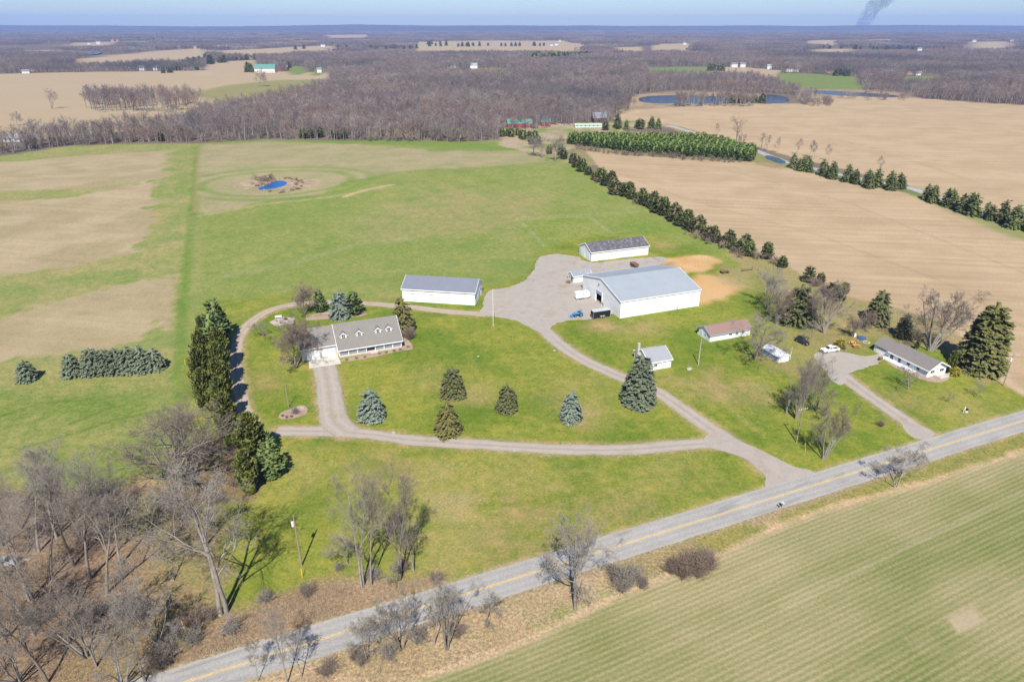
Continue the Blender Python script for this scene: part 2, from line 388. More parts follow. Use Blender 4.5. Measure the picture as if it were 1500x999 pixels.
def conifer(seed, h, R, m, kind='spruce', nb=240, ns=5, size=0.6, base=0.04, trunkmat=None):
    """(trunk mesh, crown mesh). Boughs carry folded needle sprays; an inner core keeps the crown dense."""
    rng = np.random.RandomState(seed); A = TreeMesh(); B = TreeMesh()
    A.tubes(np.array([[[0, 0, -0.1], [0, 0, h * 0.5], [0, 0, h * 0.95]]]), None, np.array([h * 0.02 + 0.05]), np.array([0.03]), 6)
    t = (np.arange(nb) + rng.rand(nb)) / nb
    t = 1 - np.sqrt(1 - t * 0.985) if kind != 'column' else t
    lump = 1 + 0.16 * np.sin(rng.rand() * 6 + t * 23)
    if kind == 'spruce': prof = (1 - t) ** 0.56 * np.minimum(1, 0.80 + t * 2.2)
    elif kind == 'pine': prof = (1 - t) ** 0.55 * np.minimum(1, 0.55 + t * 2.4) * lump
    elif kind == 'round': prof = np.sqrt(np.maximum(0, 1 - (2 * t - 0.8) ** 2 * 0.62)) * (1 - t) ** 0.25
    else: prof = (1 - t ** 2.2) ** 0.8 * np.minimum(1, 0.75 + t * 2) * lump
    az = np.arange(nb) * 2.39996 + rng.rand(nb) * 2.2
    lob = 1 + 0.08 * np.sin(az * 3 + rng.rand() * 6 + t * 5)
    L = R * prof * rng.uniform(0.86, 1.1, nb) * lob + 0.12
    z0 = h * (base + (1 - base) * t)
    slope = {'spruce': -0.18, 'pine': 0.16, 'round': 0.25, 'column': 0.75}[kind] + 0.55 * (t - 0.35) * (1 if kind != 'column' else 0.3) + rng.normal(size=nb) * 0.08
    out = np.stack([np.cos(az), np.sin(az), slope], 1); out = unit(out)
    side = np.stack([-np.sin(az), np.cos(az), np.zeros(nb)], 1)
    o = np.stack([0 * z0, 0 * z0, z0], 1)
    droop = {'spruce': -0.10, 'pine': 0.08, 'round': 0.1, 'column': 0.15}[kind]
    for j in range(ns):
        s_ = 0.32 + 0.68 * (j + rng.rand(nb)) / ns
        p = o + out * (L * s_)[:, None] + np.array([0, 0, 1.0]) * (L * s_ * s_ * droop)[:, None]
        for k in (-1, 0, 1):
            dv = unit(out + side * (k * (0.75 + 0.3 * rng.rand(nb)))[:, None] + rng.normal(size=(nb, 3)) * 0.22 + np.array([0, 0, -0.12 if kind == 'spruce' else 0.18]))
            sz = size * rng.uniform(0.65, 1.25, nb) * (0.55 + 0.45 * np.minimum(1, L / (0.6 * R + 0.01)))
            nr = unit(np.array([0, 0, 1.0]) + out * 0.55 + rng.normal(size=(nb, 3)) * 0.35)
            B.kites(p - dv * (sz * 0.3)[:, None], dv, nr, sz, sz * rng.uniform(0.5, 0.75, nb), 0.22)
    # core
    rings = 9; sides = 9
    tt = np.linspace(0, 0.96, rings)
    if kind == 'spruce': pc = (1 - tt) ** 0.75
    elif kind == 'column': pc = (1 - tt ** 2.2) ** 0.8
    else: pc = np.sqrt(np.maximum(0.02, 1 - tt ** 1.6))
    rc = R * 0.58 * pc[:, None] * rng.uniform(0.75, 1.15, (rings, sides)); a = np.arange(sides) * 2 * np.pi / sides
    V = np.stack([rc * np.cos(a), rc * np.sin(a), np.repeat((h * (base + (0.97 - base) * tt))[:, None], sides, 1)], -1).reshape(-1, 3)
    i = np.arange(rings - 1)[:, None] * sides; k = np.arange(sides)[None]; k2 = (k + 1) % sides
    q = np.stack([i + k, i + k2, i + sides + k2, i + sides + k], -1).reshape(-1, 4) + B.n
    B.V.append(V); B.Q.append(q); B.qm.append(np.zeros(len(q))); B.n += len(V)
    return A.mesh('trunk', [trunkmat or M_bark]), B.mesh('crown', [m])
def bush_mesh(seed, h, R, m, n=60, twig=0.018, k1=8, k2=5):
    rng = np.random.RandomState(seed); A = TreeMesh()
    a = rng.rand(n) * 6.283; e = rng.rand(n) ** 0.7
    d = unit(np.stack([np.cos(a) * e * R / h * 1.1, np.sin(a) * e * R / h * 1.1, np.ones(n)], 1))
    p = np.stack([rng.normal(size=n) * R * 0.16, rng.normal(size=n) * R * 0.16, np.full(n, -0.05)], 1)
    L = h * rng.uniform(0.65, 1.05, n)
    pt, dt = grow(rng, p, d, L, 4, 0.14, 0.02); A.tubes(pt, dt, np.full(n, twig * 1.6), np.full(n, twig * 0.8), 3)
    l1 = kids(rng, pt, dt, L, np.full(n, twig), np.full(n, twig), k1, 0.15, (20, 60), 0.42, 0.04, 0.15, 2)
    A.blades(l1[0][:, 0], unit(l1[0][:, 1] - l1[0][:, 0]), l1[2], np.full(len(l1[2]), twig * 2.2), rng)
    l2 = kids(rng, l1[0], l1[1], l1[2], l1[3], l1[4], k2, 0.1, (20, 60), 0.55, 0.02, 0.15, 2)
    A.blades(l2[0][:, 0], unit(l2[0][:, 1] - l2[0][:, 0]), l2[2], np.full(len(l2[2]), twig * 1.8), rng)
    return A.mesh('shrub', [m])
ORD = 'first second third fourth fifth sixth seventh eighth ninth tenth eleventh twelfth thirteenth fourteenth fifteenth sixteenth seventeenth eighteenth nineteenth twentieth'.split()
TENS = {20: 'twenty', 30: 'thirty', 40: 'forty'}
def ordn(i):
    if i < 20: return ORD[i]
    t, u = divmod(i + 1, 10)
    return TENS[t * 10] + '-' + ORD[u - 1] if u else TENS[t * 10][:-1] + 'ieth'
rr = random.Random(5)
def plant(name, label, cat, at, meshes, h_mesh, h, rz=None, group=None, wide=1.0, parts=True):
    """one plant: an Empty with trunk and crown, or one mesh, scaled to the height h"""
    s = h / h_mesh
    if isinstance(meshes, tuple):
        o = thing(name, label, cat, at, rr.uniform(0, 6.28) if rz is None else rz, group)
        link('trunk', meshes[0], o); link('crown', meshes[1], o)
    else:
        o = tag(link(name, meshes, None, at, rr.uniform(0, 6.28) if rz is None else rz), label, cat, group)
    o.scale = (s * wide, s * wide, s)
    return o

# ------------------------------------------------------------------ ground sheet: one grid, finer near the farm
def axis(segs):
    out = [segs[0][0]]
    for a, b, st in segs:
        n = max(1, int(round((b - a) / st))); out += list(np.linspace(a, b, n + 1)[1:])
    return np.array(out)
def grow_axis(a, b, st, k):
    out = []; x = a
    while x < b: x += st; st *= k; out.append(min(x, b))
    return out
xr = grow_axis(230, 14000, 1.6, 1.045)
gx = np.array(sorted([-x for x in xr]) + list(np.linspace(-230, 230, 441)) + xr)
gy = np.concatenate([np.linspace(-300, 50, 8)[:-1], np.linspace(50, 320, 258), np.array(grow_axis(320, 13800, 1.1, 1.014))])
GX, GY = np.meshgrid(gx, gy)
def wpoly(pts): return [P(*p)[:2] for p in pts]
def sdist(poly, X, Y):
    """signed distance, positive inside"""
    inside = np.zeros(X.shape, bool); dm = np.full(X.shape, 1e18)
    n = len(poly)
    for i in range(n):
        ax, ay = poly[i]; bx, by = poly[(i + 1) % n]
        ex, ey = bx - ax, by - ay
        t = np.clip(((X - ax) * ex + (Y - ay) * ey) / (ex * ex + ey * ey + 1e-9), 0, 1)
        dm = np.minimum(dm, (X - ax - t * ex) ** 2 + (Y - ay - t * ey) ** 2)
        c = ((ay > Y) != (by > Y)) & (X < (bx - ax) * (Y - ay) / (by - ay + 1e-12) + ax)
        inside ^= c
    d = np.sqrt(dm)
    return np.where(inside, d, -d)
def ldist(line, X, Y):
    dm = np.full(X.shape, 1e18)
    for (ax, ay), (bx, by) in zip(line[:-1], line[1:]):
        ex, ey = bx - ax, by - ay
        t = np.clip(((X - ax) * ex + (Y - ay) * ey) / (ex * ex + ey * ey + 1e-9), 0, 1)
        dm = np.minimum(dm, (X - ax - t * ex) ** 2 + (Y - ay - t * ey) ** 2)
    return np.sqrt(dm)
def smooth(v, a, b):
    t = np.clip((v - a) / (b - a), 0, 1); return t * t * (3 - 2 * t)
n_big = fbm(GX, GY, 60, 1); n_mid = fbm(GX, GY, 14, 2); n_small = fbm(GX, GY, 4, 3, 3); n_huge = fbm(GX, GY, 400, 4)
BASE = np.zeros(GX.shape + (3,)); DET = np.zeros(GX.shape + (4,))      # DET: crop rows, stubble rows, grass mottle, litter
def lay(wt, c1, c2, nz, det=None):
    c = np.array(c1)[None, None] * (1 - nz[..., None]) + np.array(c2)[None, None] * nz[..., None]
    BASE[:] = BASE * (1 - wt[..., None]) + c * wt[..., None]
    if det is not None: DET[:] = DET * (1 - wt[..., None]) + np.array(det)[None, None] * wt[..., None]
def area(pts, soft, amp, c1, c2, nz, det=None, world=False, k=1.0):
    poly = pts if world else wpoly(pts)
    wt = smooth(sdist(poly, GX, GY) + (n_mid - 0.5) * amp + (n_small - 0.5) * amp * 0.6, -soft, soft) * k
    lay(wt, c1, c2, nz, det); return wt
def path(pts, width, soft, c, k=1.0, amp=1.0):
    d = ldist(wpoly(pts), GX, GY) + (n_small - 0.5) * amp
    lay(k * (1 - smooth(d, width / 2 - soft, width / 2 + soft)), c, c, n_mid)
sharp = lambda n: np.clip((n - 0.5) * 2.6 + 0.5, 0, 1)
LAWN1, LAWN2 = (0.098, 0.148, 0.018), (0.19, 0.20, 0.038)
PAST1, PAST2 = (0.118, 0.172, 0.036), (0.20, 0.208, 0.068)
STRAW1, STRAW2 = (0.315, 0.25, 0.16), (0.25, 0.205, 0.118)
STUB1, STUB2 = (0.355, 0.265, 0.165), (0.315, 0.232, 0.14)
FLOOR1, FLOOR2 = (0.105, 0.08, 0.066), (0.15, 0.115, 0.088)
lay(np.ones(GX.shape), FLOOR1, FLOOR2, sharp(n_big), (0, 0, 0, 0.6))
# farmland near and far
FIELDS = {
 'straw_a': [(-60, 110), (120, 106), (300, 104), (372, 104), (480, 107), (484, 127), (440, 140), (330, 162), (250, 185), (120, 200), (-60, 212)],
 'far_b': [(112, 87), (150, 83), (240, 74), (302, 71), (302, 92), (200, 100), (112, 102)],
 'far_c': [(318, 75), (420, 70), (486, 67), (494, 75), (420, 86), (330, 88)],
 'far_d': [(304, 92), (375, 88), (378, 106), (300, 108)],
 'far_f': [(608, 62), (700, 60), (830, 60), (860, 68), (760, 75), (610, 72)],
 'far_g': [(1040, 99), (1090, 99), (1145, 104), (1140, 113), (1040, 111)],
 'far_h': [(955, 65), (1015, 64), (1015, 76), (955, 75)],
 'far_i': [(1425, 62), (1480, 61), (1482, 73), (1425, 72)], 'far_l': [(475, 52), (540, 51), (540, 56), (475, 57)], 'far_m': [(1180, 60), (1230, 59), (1230, 66), (1180, 66)], 'far_p': [(105, 63), (170, 61), (170, 67), (105, 68)],
 'far_j': [(790, 62), (860, 64), (840, 78), (790, 74)], 'far_k': [(900, 70), (940, 69), (940, 76), (900, 76)]}
FIELDS_GREEN = {
 'green_e': [(420, 100), (432, 97), (445, 98), (450, 101), (440, 104), (426, 104)], 'green_g': [(690, 101), (720, 99), (742, 101), (744, 107), (700, 107)],
 'green_h': [(945, 99), (1038, 98), (1040, 113), (955, 112)], 'green_i': [(1136, 108), (1180, 108), (1255, 113), (1266, 125), (1240, 129), (1175, 128), (1142, 121)],
 'green_j': [(1325, 112), (1375, 112), (1375, 121), (1325, 121)], 'green_k': [(456, 103), (464, 100), (476, 101), (472, 104), (460, 105)]}
UP_STUB = [(905, 205), (900, 172), (930, 161), (1000, 157), (1100, 153), (1180, 152), (1225, 141), (1330, 143), (1450, 152), (1620, 160), (1750, 400), (1500, 335), (1350, 285), (1325, 270), (1150, 228), (1110, 216), (1000, 190), (925, 178)]
def behind_trees(poly):
    my = sum(p[1] for p in poly) / len(poly)
    return [(x, y + (9.5 * (sP * 1000 + cP * (y - 499.5)) / 90 if y > my else 0)) for x, y in poly]
FAR_TAN = [(1190, 1250, 72, 75), (420, 470, 60, 62), (1260, 1320, 58, 60), (20, 90, 74, 77)]
FAR_GREEN = [(180, 230, 60, 62)]
for i_, (x0, x1, y0, y1) in enumerate(FAR_TAN): FIELDS['strip_%d' % i_] = [(x0, y0 + 1), ((x0 + x1) / 2, y0), (x1, y0 + .5), (x1 - 6, y1), (x0 + 8, y1 + .5)]
for i_, (x0, x1, y0, y1) in enumerate(FAR_GREEN): FIELDS_GREEN['strip_%d' % i_] = [(x0, y0 + 1), ((x0 + x1) / 2, y0), (x1, y0 + .5), (x1 - 6, y1), (x0 + 8, y1 + .5)]
for k_ in FIELDS:
    if k_ not in ('straw_a', 'far_b', 'far_c', 'far_d'): FIELDS[k_] = behind_trees(FIELDS[k_])
for k_ in FIELDS_GREEN: FIELDS_GREEN[k_] = behind_trees(FIELDS_GREEN[k_])
for kk, p in FIELDS.items():
    ds = np.maximum(1.5, GY * 0.002)
    area(p, ds, 8, STRAW1, (0.30, 0.225, 0.135), n_mid, (0, 0.35, 0, 0))
for kk, p in FIELDS_GREEN.items(): area(p, 4, 8, (0.105, 0.165, 0.04), (0.15, 0.17, 0.06), n_mid, (0, 0, 0.6, 0))
area([(265, 140), (330, 126), (400, 118), (480, 116), (480, 130), (330, 150)], 12, 25, (0.16, 0.17, 0.06), (0.22, 0.19, 0.09), n_mid, (0, 0, 0.5, 0))
path([(297, 112), (302, 98), (304, 84), (303, 68)], 9, 2, (0.34, 0.27, 0.19))
area([(912, 140), (1000, 134), (1112, 138), (1120, 160), (1000, 162), (905, 172)], 4, 12, (0.29, 0.22, 0.135), (0.20, 0.155, 0.10), sharp(n_mid), (0, 0, .2, .6))
area([(1165, 131), (1260, 131), (1335, 137), (1335, 148), (1170, 148)], 4, 10, (0.27, 0.21, 0.13), (0.20, 0.155, 0.10), sharp(n_mid), (0, 0, .2, .6))
area(UP_STUB, 2, 5, STUB1, STUB2, sharp(n_mid), (0, 1, 0, 0))
for q in ((1090, 168, 60, 14), (1185, 175, 60, 10), (1260, 172, 30, 8), (1420, 255, 70, 12), (1020, 172, 25, 6)):    # pale dry rises
    c = P(q[0], q[1]); e = np.exp(-(((GX - c[0]) / q[2]) ** 2 + ((GY - c[1]) / q[3] * 0.6) ** 2))
    lay(e * 0.55, (0.40, 0.30, 0.19), (0.36, 0.27, 0.16), n_mid)
MID_STUB = [(858, 222), (905, 226), (1000, 233), (1105, 238), (1150, 246), (1325, 282), (1400, 305), (1640, 370), (1640, 640), (1500, 577), (1470, 560), (1440, 500), (1400, 482), (1330, 455), (1270, 440), (1215, 425), (1150, 388), (1080, 360), (1000, 318), (930, 283), (880, 250)]
# the home farm
HAY = [(-120, 236), (0, 229), (100, 214), (200, 211), (292, 211), (283, 320), (266, 440), (262, 560), (275, 690), (200, 740), (-40, 720), (-200, 640)]
area(HAY, 2, 3, (0.155, 0.19, 0.06), (0.215, 0.205, 0.085), sharp(n_mid), (0, 0, 0.8, 0))
for pp, k in (([(-60, 243), (120, 228), (250, 221), (240, 262), (150, 272), (60, 280), (-60, 282)], 0.9),
              ([(-60, 300), (110, 288), (232, 262), (222, 305), (205, 368), (150, 378), (90, 392), (-60, 410)], 0.95),
              ([(-100, 500), (60, 448), (150, 425), (247, 403), (246, 482), (150, 510), (60, 520), (-100, 560)], 0.9)):
    area(pp, 2, 16, STRAW1, STRAW2, sharp(n_mid), (0, 0.6, 0.25, 0), k=k)
area([(-100, 570), (60, 560), (245, 545), (262, 600), (270, 690), (150, 730), (-80, 700)], 8, 20, (0.115, 0.165, 0.035), (0.17, 0.19, 0.06), sharp(n_mid), (0, 0, 1, 0), k=0.8)
PASTURE = [(288, 211), (380, 205), (520, 207), (700, 208), (735, 205), (830, 232), (870, 262), (930, 295), (1000, 330), (1080, 368), (1155, 392), (1190, 430), (1230, 470), (1290, 505), (1100, 520), (780, 480), (430, 470), (300, 480), (262, 560), (266, 440), (283, 320)]
area(PASTURE, 2, 3, PAST1, PAST2, np.clip(n_mid * 0.7 + n_big * 0.5 - 0.1, 0, 1), (0, 0, 0.7, 0))
area([(289, 214), (390, 207), (520, 212), (640, 222), (760, 221), (815, 236), (740, 243), (600, 250), (500, 268), (470, 285), (410, 292), (283, 316)], 3, 10, (0.235, 0.205, 0.12), (0.285, 0.235, 0.15), sharp(n_mid), (0, 0.5, 0.3, 0), k=0.75)
area([(300, 207), (520, 206), (740, 209), (800, 224), (640, 215), (400, 208)], 3, 6, (0.105, 0.175, 0.028), (0.14, 0.19, 0.045), n_mid, (0, 0, 0.5, 0), k=0.95)
area([(500, 330), (640, 275), (800, 290), (760, 330), (640, 345), (560, 360)], 14, 30, (0.195, 0.195, 0.085), (0.225, 0.19, 0.095), sharp(n_mid), (0, 0, 0.7, 0), k=0.55)
path([(285, 318), (380, 300), (480, 289), (560, 276)], 3.0, 1.5, (0.30, 0.235, 0.15), 0.6, 3)
path([(600, 350), (560, 352), (520, 360), (430, 385), (330, 405)], 5.0, 3, (0.22, 0.22, 0.12), 0.35, 4)
path([(505, 288), (540, 277), (575, 271)], 3.5, 1.2, (0.36, 0.27, 0.16), 0.9, 1.5)
c = P(404, 271); e_ = np.sqrt(((GX - c[0] - 2) / 1.9) ** 2 + (GY - c[1]) ** 2) + (n_small - .5) * 9 + (n_mid - .5) * 6
lay((1 - smooth(e_, 11, 15)) * .95, (0.36, 0.275, 0.19), (0.22, 0.16, 0.12), sharp(n_small), (0, 0, 0, .8))
for wd in (36, 46):
    c = P(408, 270); d = np.abs(np.sqrt(((GX - c[0]) / 1.25) ** 2 + (GY - c[1]) ** 2) - wd)
    lay((1 - smooth(d, 0.5, 4.5)) * 0.6, (0.10, 0.178, 0.025), (0.12, 0.185, 0.035), n_mid)
path([(289, 214), (284, 300), (275, 380), (268, 450), (265, 520), (266, 600)], 4.0, 1.2, (0.095, 0.165, 0.025), 0.8, 2)
path([(292, 213), (288, 262), (285, 312)], 2, 1, (0.26, 0.18, 0.10), 0.6, 1)
path([(283, 318), (290, 400), (283, 470), (280, 560)], 5, 2.5, (0.20, 0.20, 0.08), 0.35, 3)
LAWN = [(262, 720), (272, 560), (300, 440), (430, 432), (590, 445), (700, 425), (770, 405), (790, 370), (840, 345), (960, 340), (1060, 372), (1150, 400), (1230, 462), (1290, 486), (1400, 490), (1480, 552), (1560, 620), (1350, 650), (1180, 705), (1000, 765), (880, 805), (740, 848), (600, 880), (430, 890), (330, 905), (280, 860)]
area(LAWN, 3, 5, LAWN1, LAWN2, np.clip(sharp(n_mid) * 0.75 + n_big * 0.35 - 0.12, 0, 1), (0, 0, 1, 0))
area([(755, 322), (862, 317), (940, 312), (985, 330), (1060, 372), (1100, 400), (960, 345), (840, 348), (790, 372)], 4, 8, (0.115, 0.18, 0.03), (0.17, 0.195, 0.05), sharp(n_mid), (0, 0, 0.8, 0), k=0.7)
for fl in ([(755, 322.5), (800, 320), (862, 317), (935, 312.5)], [(862, 317), (880, 331), (893, 341)], [(757, 323), (776, 337), (796, 361)]): path(fl, 1.2, 1.0, (0.25, 0.24, 0.13), 0.55, 1.0)
# bare dirt, worn and dry places
ORANGE1, ORANGE2 = (0.40, 0.235, 0.085), (0.45, 0.31, 0.165)
area([(962, 382), (990, 375), (1030, 374), (1056, 382), (1048, 395), (1005, 401), (970, 398)], 2, 5, ORANGE1, ORANGE2, sharp(n_small * .5 + n_mid * .5), (0, 0, 0, 0.6))
area([(985, 412), (1025, 402), (1070, 408), (1092, 420), (1075, 432), (1020, 446), (1000, 440)], 3, 6, ORANGE1, ORANGE2, n_mid, (0, 0, 0, 0.3))
area([(1040, 385), (1110, 395), (1120, 415), (1080, 425), (1050, 405)], 5, 12, (0.28, 0.22, 0.12), (0.22, 0.19, 0.09), sharp(n_mid), (0, 0, 0.4, 0.3), k=0.7)
area([(900, 402), (960, 388), (985, 385), (980, 400), (930, 405)], 3, 5, (0.20, 0.145, 0.10), (0.25, 0.19, 0.13), n_mid, (0, 0, 0, 0.5))
area([(1100, 520), (1130, 540), (1200, 570), (1235, 520), (1300, 500), (1240, 470), (1180, 470), (1140, 500)], 6, 14, (0.235, 0.175, 0.095), (0.20, 0.19, 0.07), sharp(n_mid), (0, 0, 0.5, 0.4), k=0.7)
area([(985, 555), (1060, 555), (1120, 575), (1180, 590), (1120, 600), (1040, 580)], 6, 16, (0.21, 0.195, 0.075), (0.235, 0.175, 0.09), sharp(n_mid), (0, 0, 0.8, 0), k=0.55)
for (qx, qy, r, k) in ((700, 575, 6, .7), (858, 612, 5, .7), (640, 555, 9, .3), (850, 575, 12, .3), (940, 480, 7, .6), (880, 478, 5, .9), (1040, 570, 6, .6), (1110, 565, 3, .6), (680, 790, 16, .55), (660, 740, 6, .9), (860, 780, 10, .4), (920, 730, 8, .35), (560, 690, 9, .45), (760, 700, 12, .3), (1000, 690, 9, .3), (640, 690, 5, .5), (430, 690, 9, .4), (205, 715, 4, 1.0), (380, 560, 7, .45), (420, 530, 3, .7), (1420, 600, 9, .35), (1330, 590, 7, .3), (940, 355, 8, .4), (975, 360, 6, .5), (568, 432, 4, .7), (1045, 545, 4, .5)):
    c = P(qx, qy); e = np.exp(-((GX - c[0]) ** 2 + (GY - c[1]) ** 2) / (r * r)) * (0.5 + sharp(n_small))
    lay(np.clip(e, 0, 1) * k, (0.31, 0.215, 0.115), (0.25, 0.215, 0.09), sharp(n_mid), (0, 0, 0.4, 0.3))
# leaf litter of the small wood, rough verge, row crop and stubble
area([(-160, 735), (60, 722), (140, 712), (190, 700), (236, 715), (300, 790), (330, 900), (300, 1060), (-200, 1060)], 3, 9, (0.205, 0.145, 0.092), (0.145, 0.108, 0.075), sharp(n_mid), (0, 0, 0.1, 1))
area([(165, 760), (215, 720), (250, 770), (310, 850), (315, 905), (250, 930), (210, 850)], 3, 7, (0.22, 0.165, 0.09), (0.20, 0.185, 0.07), sharp(n_mid), (0, 0, 0.6, 0.5), k=0.75)
area([(60, 1000), (160, 900), (240, 870), (320, 880), (300, 960), (200, 1010)], 3, 9, (0.19, 0.17, 0.065), (0.22, 0.165, 0.09), sharp(n_mid), (0, 0, 0.7, 0.4), k=0.5)
area([(290, 640), (350, 640), (400, 690), (360, 730), (280, 730), (240, 700)], 2, 5, (0.19, 0.12, 0.07), (0.15, 0.10, 0.06), n_mid, (0, 0, 0, 1), k=0.8)
area([(230, 1010), (330, 905), (430, 868), (510, 845), (600, 850), (640, 845), (660, 870), (560, 905), (380, 965), (300, 1000)], 2.2, 5, (0.30, 0.215, 0.13), (0.20, 0.145, 0.092), sharp(n_mid), (0, 0, 0.2, 1))
VERGE = [(300, 1010), (500, 945), (700, 888), (900, 825), (1060, 772), (1300, 700), (1560, 612), (1600, 640), (1500, 668), (1350, 712), (1200, 752), (1060, 815), (900, 878), (750, 950), (600, 1010), (480, 1060)]
area(VERGE, 1.5, 2.5, (0.33, 0.25, 0.155), (0.235, 0.19, 0.095), sharp(n_mid), (0, 0, 0.3, 1))
area([(1030, 795), (1300, 700), (1560, 612), (1590, 642), (1350, 710), (1200, 750), (1070, 808)], 1.5, 4, (0.10, 0.145, 0.022), (0.19, 0.18, 0.055), sharp(n_mid), (0, 0, 0.9, 0.3), k=0.92)
for (qx, qy, r) in ((930, 868, 4), (890, 888, 3), (1000, 850, 3), (830, 900, 2.5), (800, 925, 2)):
    c = P(qx, qy); e = np.exp(-((GX - c[0]) ** 2 + (GY - c[1]) ** 2) / (r * r)); lay(e * 0.75, (0.10, 0.175, 0.04), (0.14, 0.18, 0.05), n_small, (0, 0, 0.6, 0.5))
CROP_EDGE = [(480, 1040), (600, 1003), (750, 952), (900, 878), (1060, 815), (1120, 783), (1200, 752), (1350, 712), (1440, 684), (1700, 600)]
area(CROP_EDGE + [(1900, 700), (1900, 1250), (400, 1250)], 0.8, 1.2, (0.092, 0.125, 0.022), (0.315, 0.255, 0.145), np.clip(sharp(fbm(GX * .9 + GY * .44, (GY * .9 - GX * .44) * 1.6, 22, 71)) * 0.55 + sharp(n_mid) * 0.45, 0, 1), (1, 0, 0, 0))
for pp, k in (([(1385, 905), (1425, 888), (1442, 910), (1405, 930)], 0.9), ([(1320, 930), (1355, 915), (1385, 950), (1350, 965)], 0.22), ([(1480, 870), (1520, 850), (1520, 900), (1490, 900)], 0.25)):
    area(pp, 0.5, 0.8, (0.37, 0.29, 0.20), (0.31, 0.25, 0.16), n_small, (0.1, 0, 0, 0), k=k)
path([(p[0], p[1] - 3) for p in CROP_EDGE[1:]], 2.0, 0.9, (0.40, 0.295, 0.19), 0.85, 1.6)
path([(1147, 889), (1300, 815), (1500, 720)], 1.0, 0.5, (0.34, 0.29, 0.19), 0.6, 0.5)
area([(1050, 350), (1150, 384), (1215, 420), (1270, 436), (1330, 450), (1400, 476), (1445, 500), (1480, 556), (1440, 560), (1400, 520), (1290, 500), (1180, 470), (1100, 405)], 2, 5, (0.20, 0.19, 0.075), (0.25, 0.195, 0.11), sharp(n_mid), (0, 0, .6, .4), k=.9)
area([(836, 212), (850, 190), (1000, 196), (1110, 224), (1110, 240), (960, 232), (846, 246)], 2, 4, (0.17, 0.165, 0.07), (0.24, 0.18, 0.11), sharp(n_mid), (0, 0, .4, .5))
area([(735, 214), (735, 190), (770, 184), (900, 178), (940, 176), (985, 184), (900, 192), (840, 196), (836, 240)], 3, 6, (0.15, 0.175, 0.055), (0.30, 0.24, 0.17), sharp(n_mid), (0, 0, .4, .3))
area(MID_STUB, 1.2, 3, STUB1, STUB2, sharp(n_mid), (0, 1, 0, 0))
path([(1400, 482), (1440, 510), (1475, 560), (1500, 577), (1560, 605)], 3.0, 1.2, (0.40, 0.30, 0.20), 0.8, 2)
area([(975, 182), (1000, 186), (1118, 222), (1160, 238), (1145, 248), (1108, 242), (1100, 226), (1010, 203)], 2, 4, (0.17, 0.165, 0.07), (0.25, 0.19, 0.11), sharp(n_mid), (0, 0, .5, .4))
path([(1112, 226), (1150, 240), (1325, 276), (1350, 284), (1500, 345)], 16, 5, (0.12, 0.17, 0.035), 0.7, 3)
# wheel tracks and worn lines across grass and fields
for tl, w_, c_, k_ in (([(700, 470), (690, 520), (705, 575), (760, 610), (830, 625)], 1.0, (0.20, 0.20, 0.05), .5), ([(1000, 560), (1060, 590), (1120, 640)], 1.2, (0.24, 0.21, 0.08), .5), ([(985, 575), (1040, 620), (1090, 650)], 1.2, (0.24, 0.21, 0.08), .4),
                       ([(820, 505), (880, 540), (940, 560), (1000, 556)], 2.5, (0.22, 0.20, 0.07), .5), ([(300, 560), (290, 500), (310, 450), (420, 425)], 1.2, (0.22, 0.205, 0.075), .5), ([(283, 470), (420, 440), (560, 425)], 2.0, (0.21, 0.21, 0.08), .4),
                       ([(440, 690), (560, 705), (700, 690), (860, 690), (1000, 720)], 1.0, (0.21, 0.205, 0.055), .45), ([(440, 694), (560, 709), (700, 695), (860, 696), (1000, 727)], .8, (0.21, 0.205, 0.055), .45),
                       ([(20, 660), (90, 640), (180, 612), (250, 600)], .9, (0.07, 0.12, 0.02), .7), ([(0, 610), (60, 590), (130, 585), (190, 600)], .9, (0.07, 0.12, 0.02), .6), ([(100, 622), (160, 598), (170, 590)], .8, (0.07, 0.12, 0.02), .7),
                       ([(300, 480), (420, 445), (560, 400), (700, 380), (780, 370)], 2.2, (0.20, 0.205, 0.08), .35), ([(560, 300), (700, 330), (760, 322)], 2.2, (0.22, 0.20, 0.10), .4), ([(520, 420), (640, 350), (820, 300)], 2.2, (0.14, 0.185, 0.045), .4),
                       ([(1150, 420), (1220, 460), (1260, 500)], 1.8, (0.26, 0.20, 0.11), .5), ([(690, 740), (800, 735), (930, 700), (1060, 690)], 1.4, (0.10, 0.15, 0.015), .5), ([(560, 780), (660, 770), (800, 770)], 1.6, (0.10, 0.15, 0.015), .4)):
    path(tl, w_, max(.5, w_ * .5), c_, k_, 1.4)
for tl in ([(870, 240), (1000, 290), (1200, 345), (1400, 420), (1500, 480)], [(1050, 245), (1250, 300), (1500, 400)], [(1000, 170), (1200, 200), (1500, 262)], [(1040, 185), (1300, 225), (1500, 290)]):
    path(tl, 1.6, 1.0, (0.24, 0.175, 0.105), .4, 2.0)
# margins worn by wheels
DRIVES = {
 'gravel_driveway': ([(1128, 690), (1095, 662), (1050, 634), (1010, 606), (960, 573), (900, 548), (850, 525), (815, 500), (795, 482), (760, 462)], 4.6),
 'lower_drive': ([(1062, 648), (1000, 652), (900, 659), (800, 657), (700, 651), (600, 644), (540, 636), (480, 632), (405, 631)], 4.2),
 'house_drive': ([(473, 534), (477, 545), (482, 575), (485, 600), (490, 618), (510, 634)], 6.6),
 'back_drive': ([(372, 622), (358, 600), (350, 570), (345, 530), (350, 495), (370, 470), (400, 453), (440, 445), (480, 443), (540, 445), (600, 450), (650, 456), (712, 461)], 3.6),
 'neighbour_drive': ([(1352, 634), (1310, 605), (1270, 577), (1237, 552), (1215, 533)], 4.6)}
for nm, (pl, wd) in DRIVES.items(): path(pl, wd + 1.6, 0.9, (0.27, 0.21, 0.12), 0.75, 1.6)
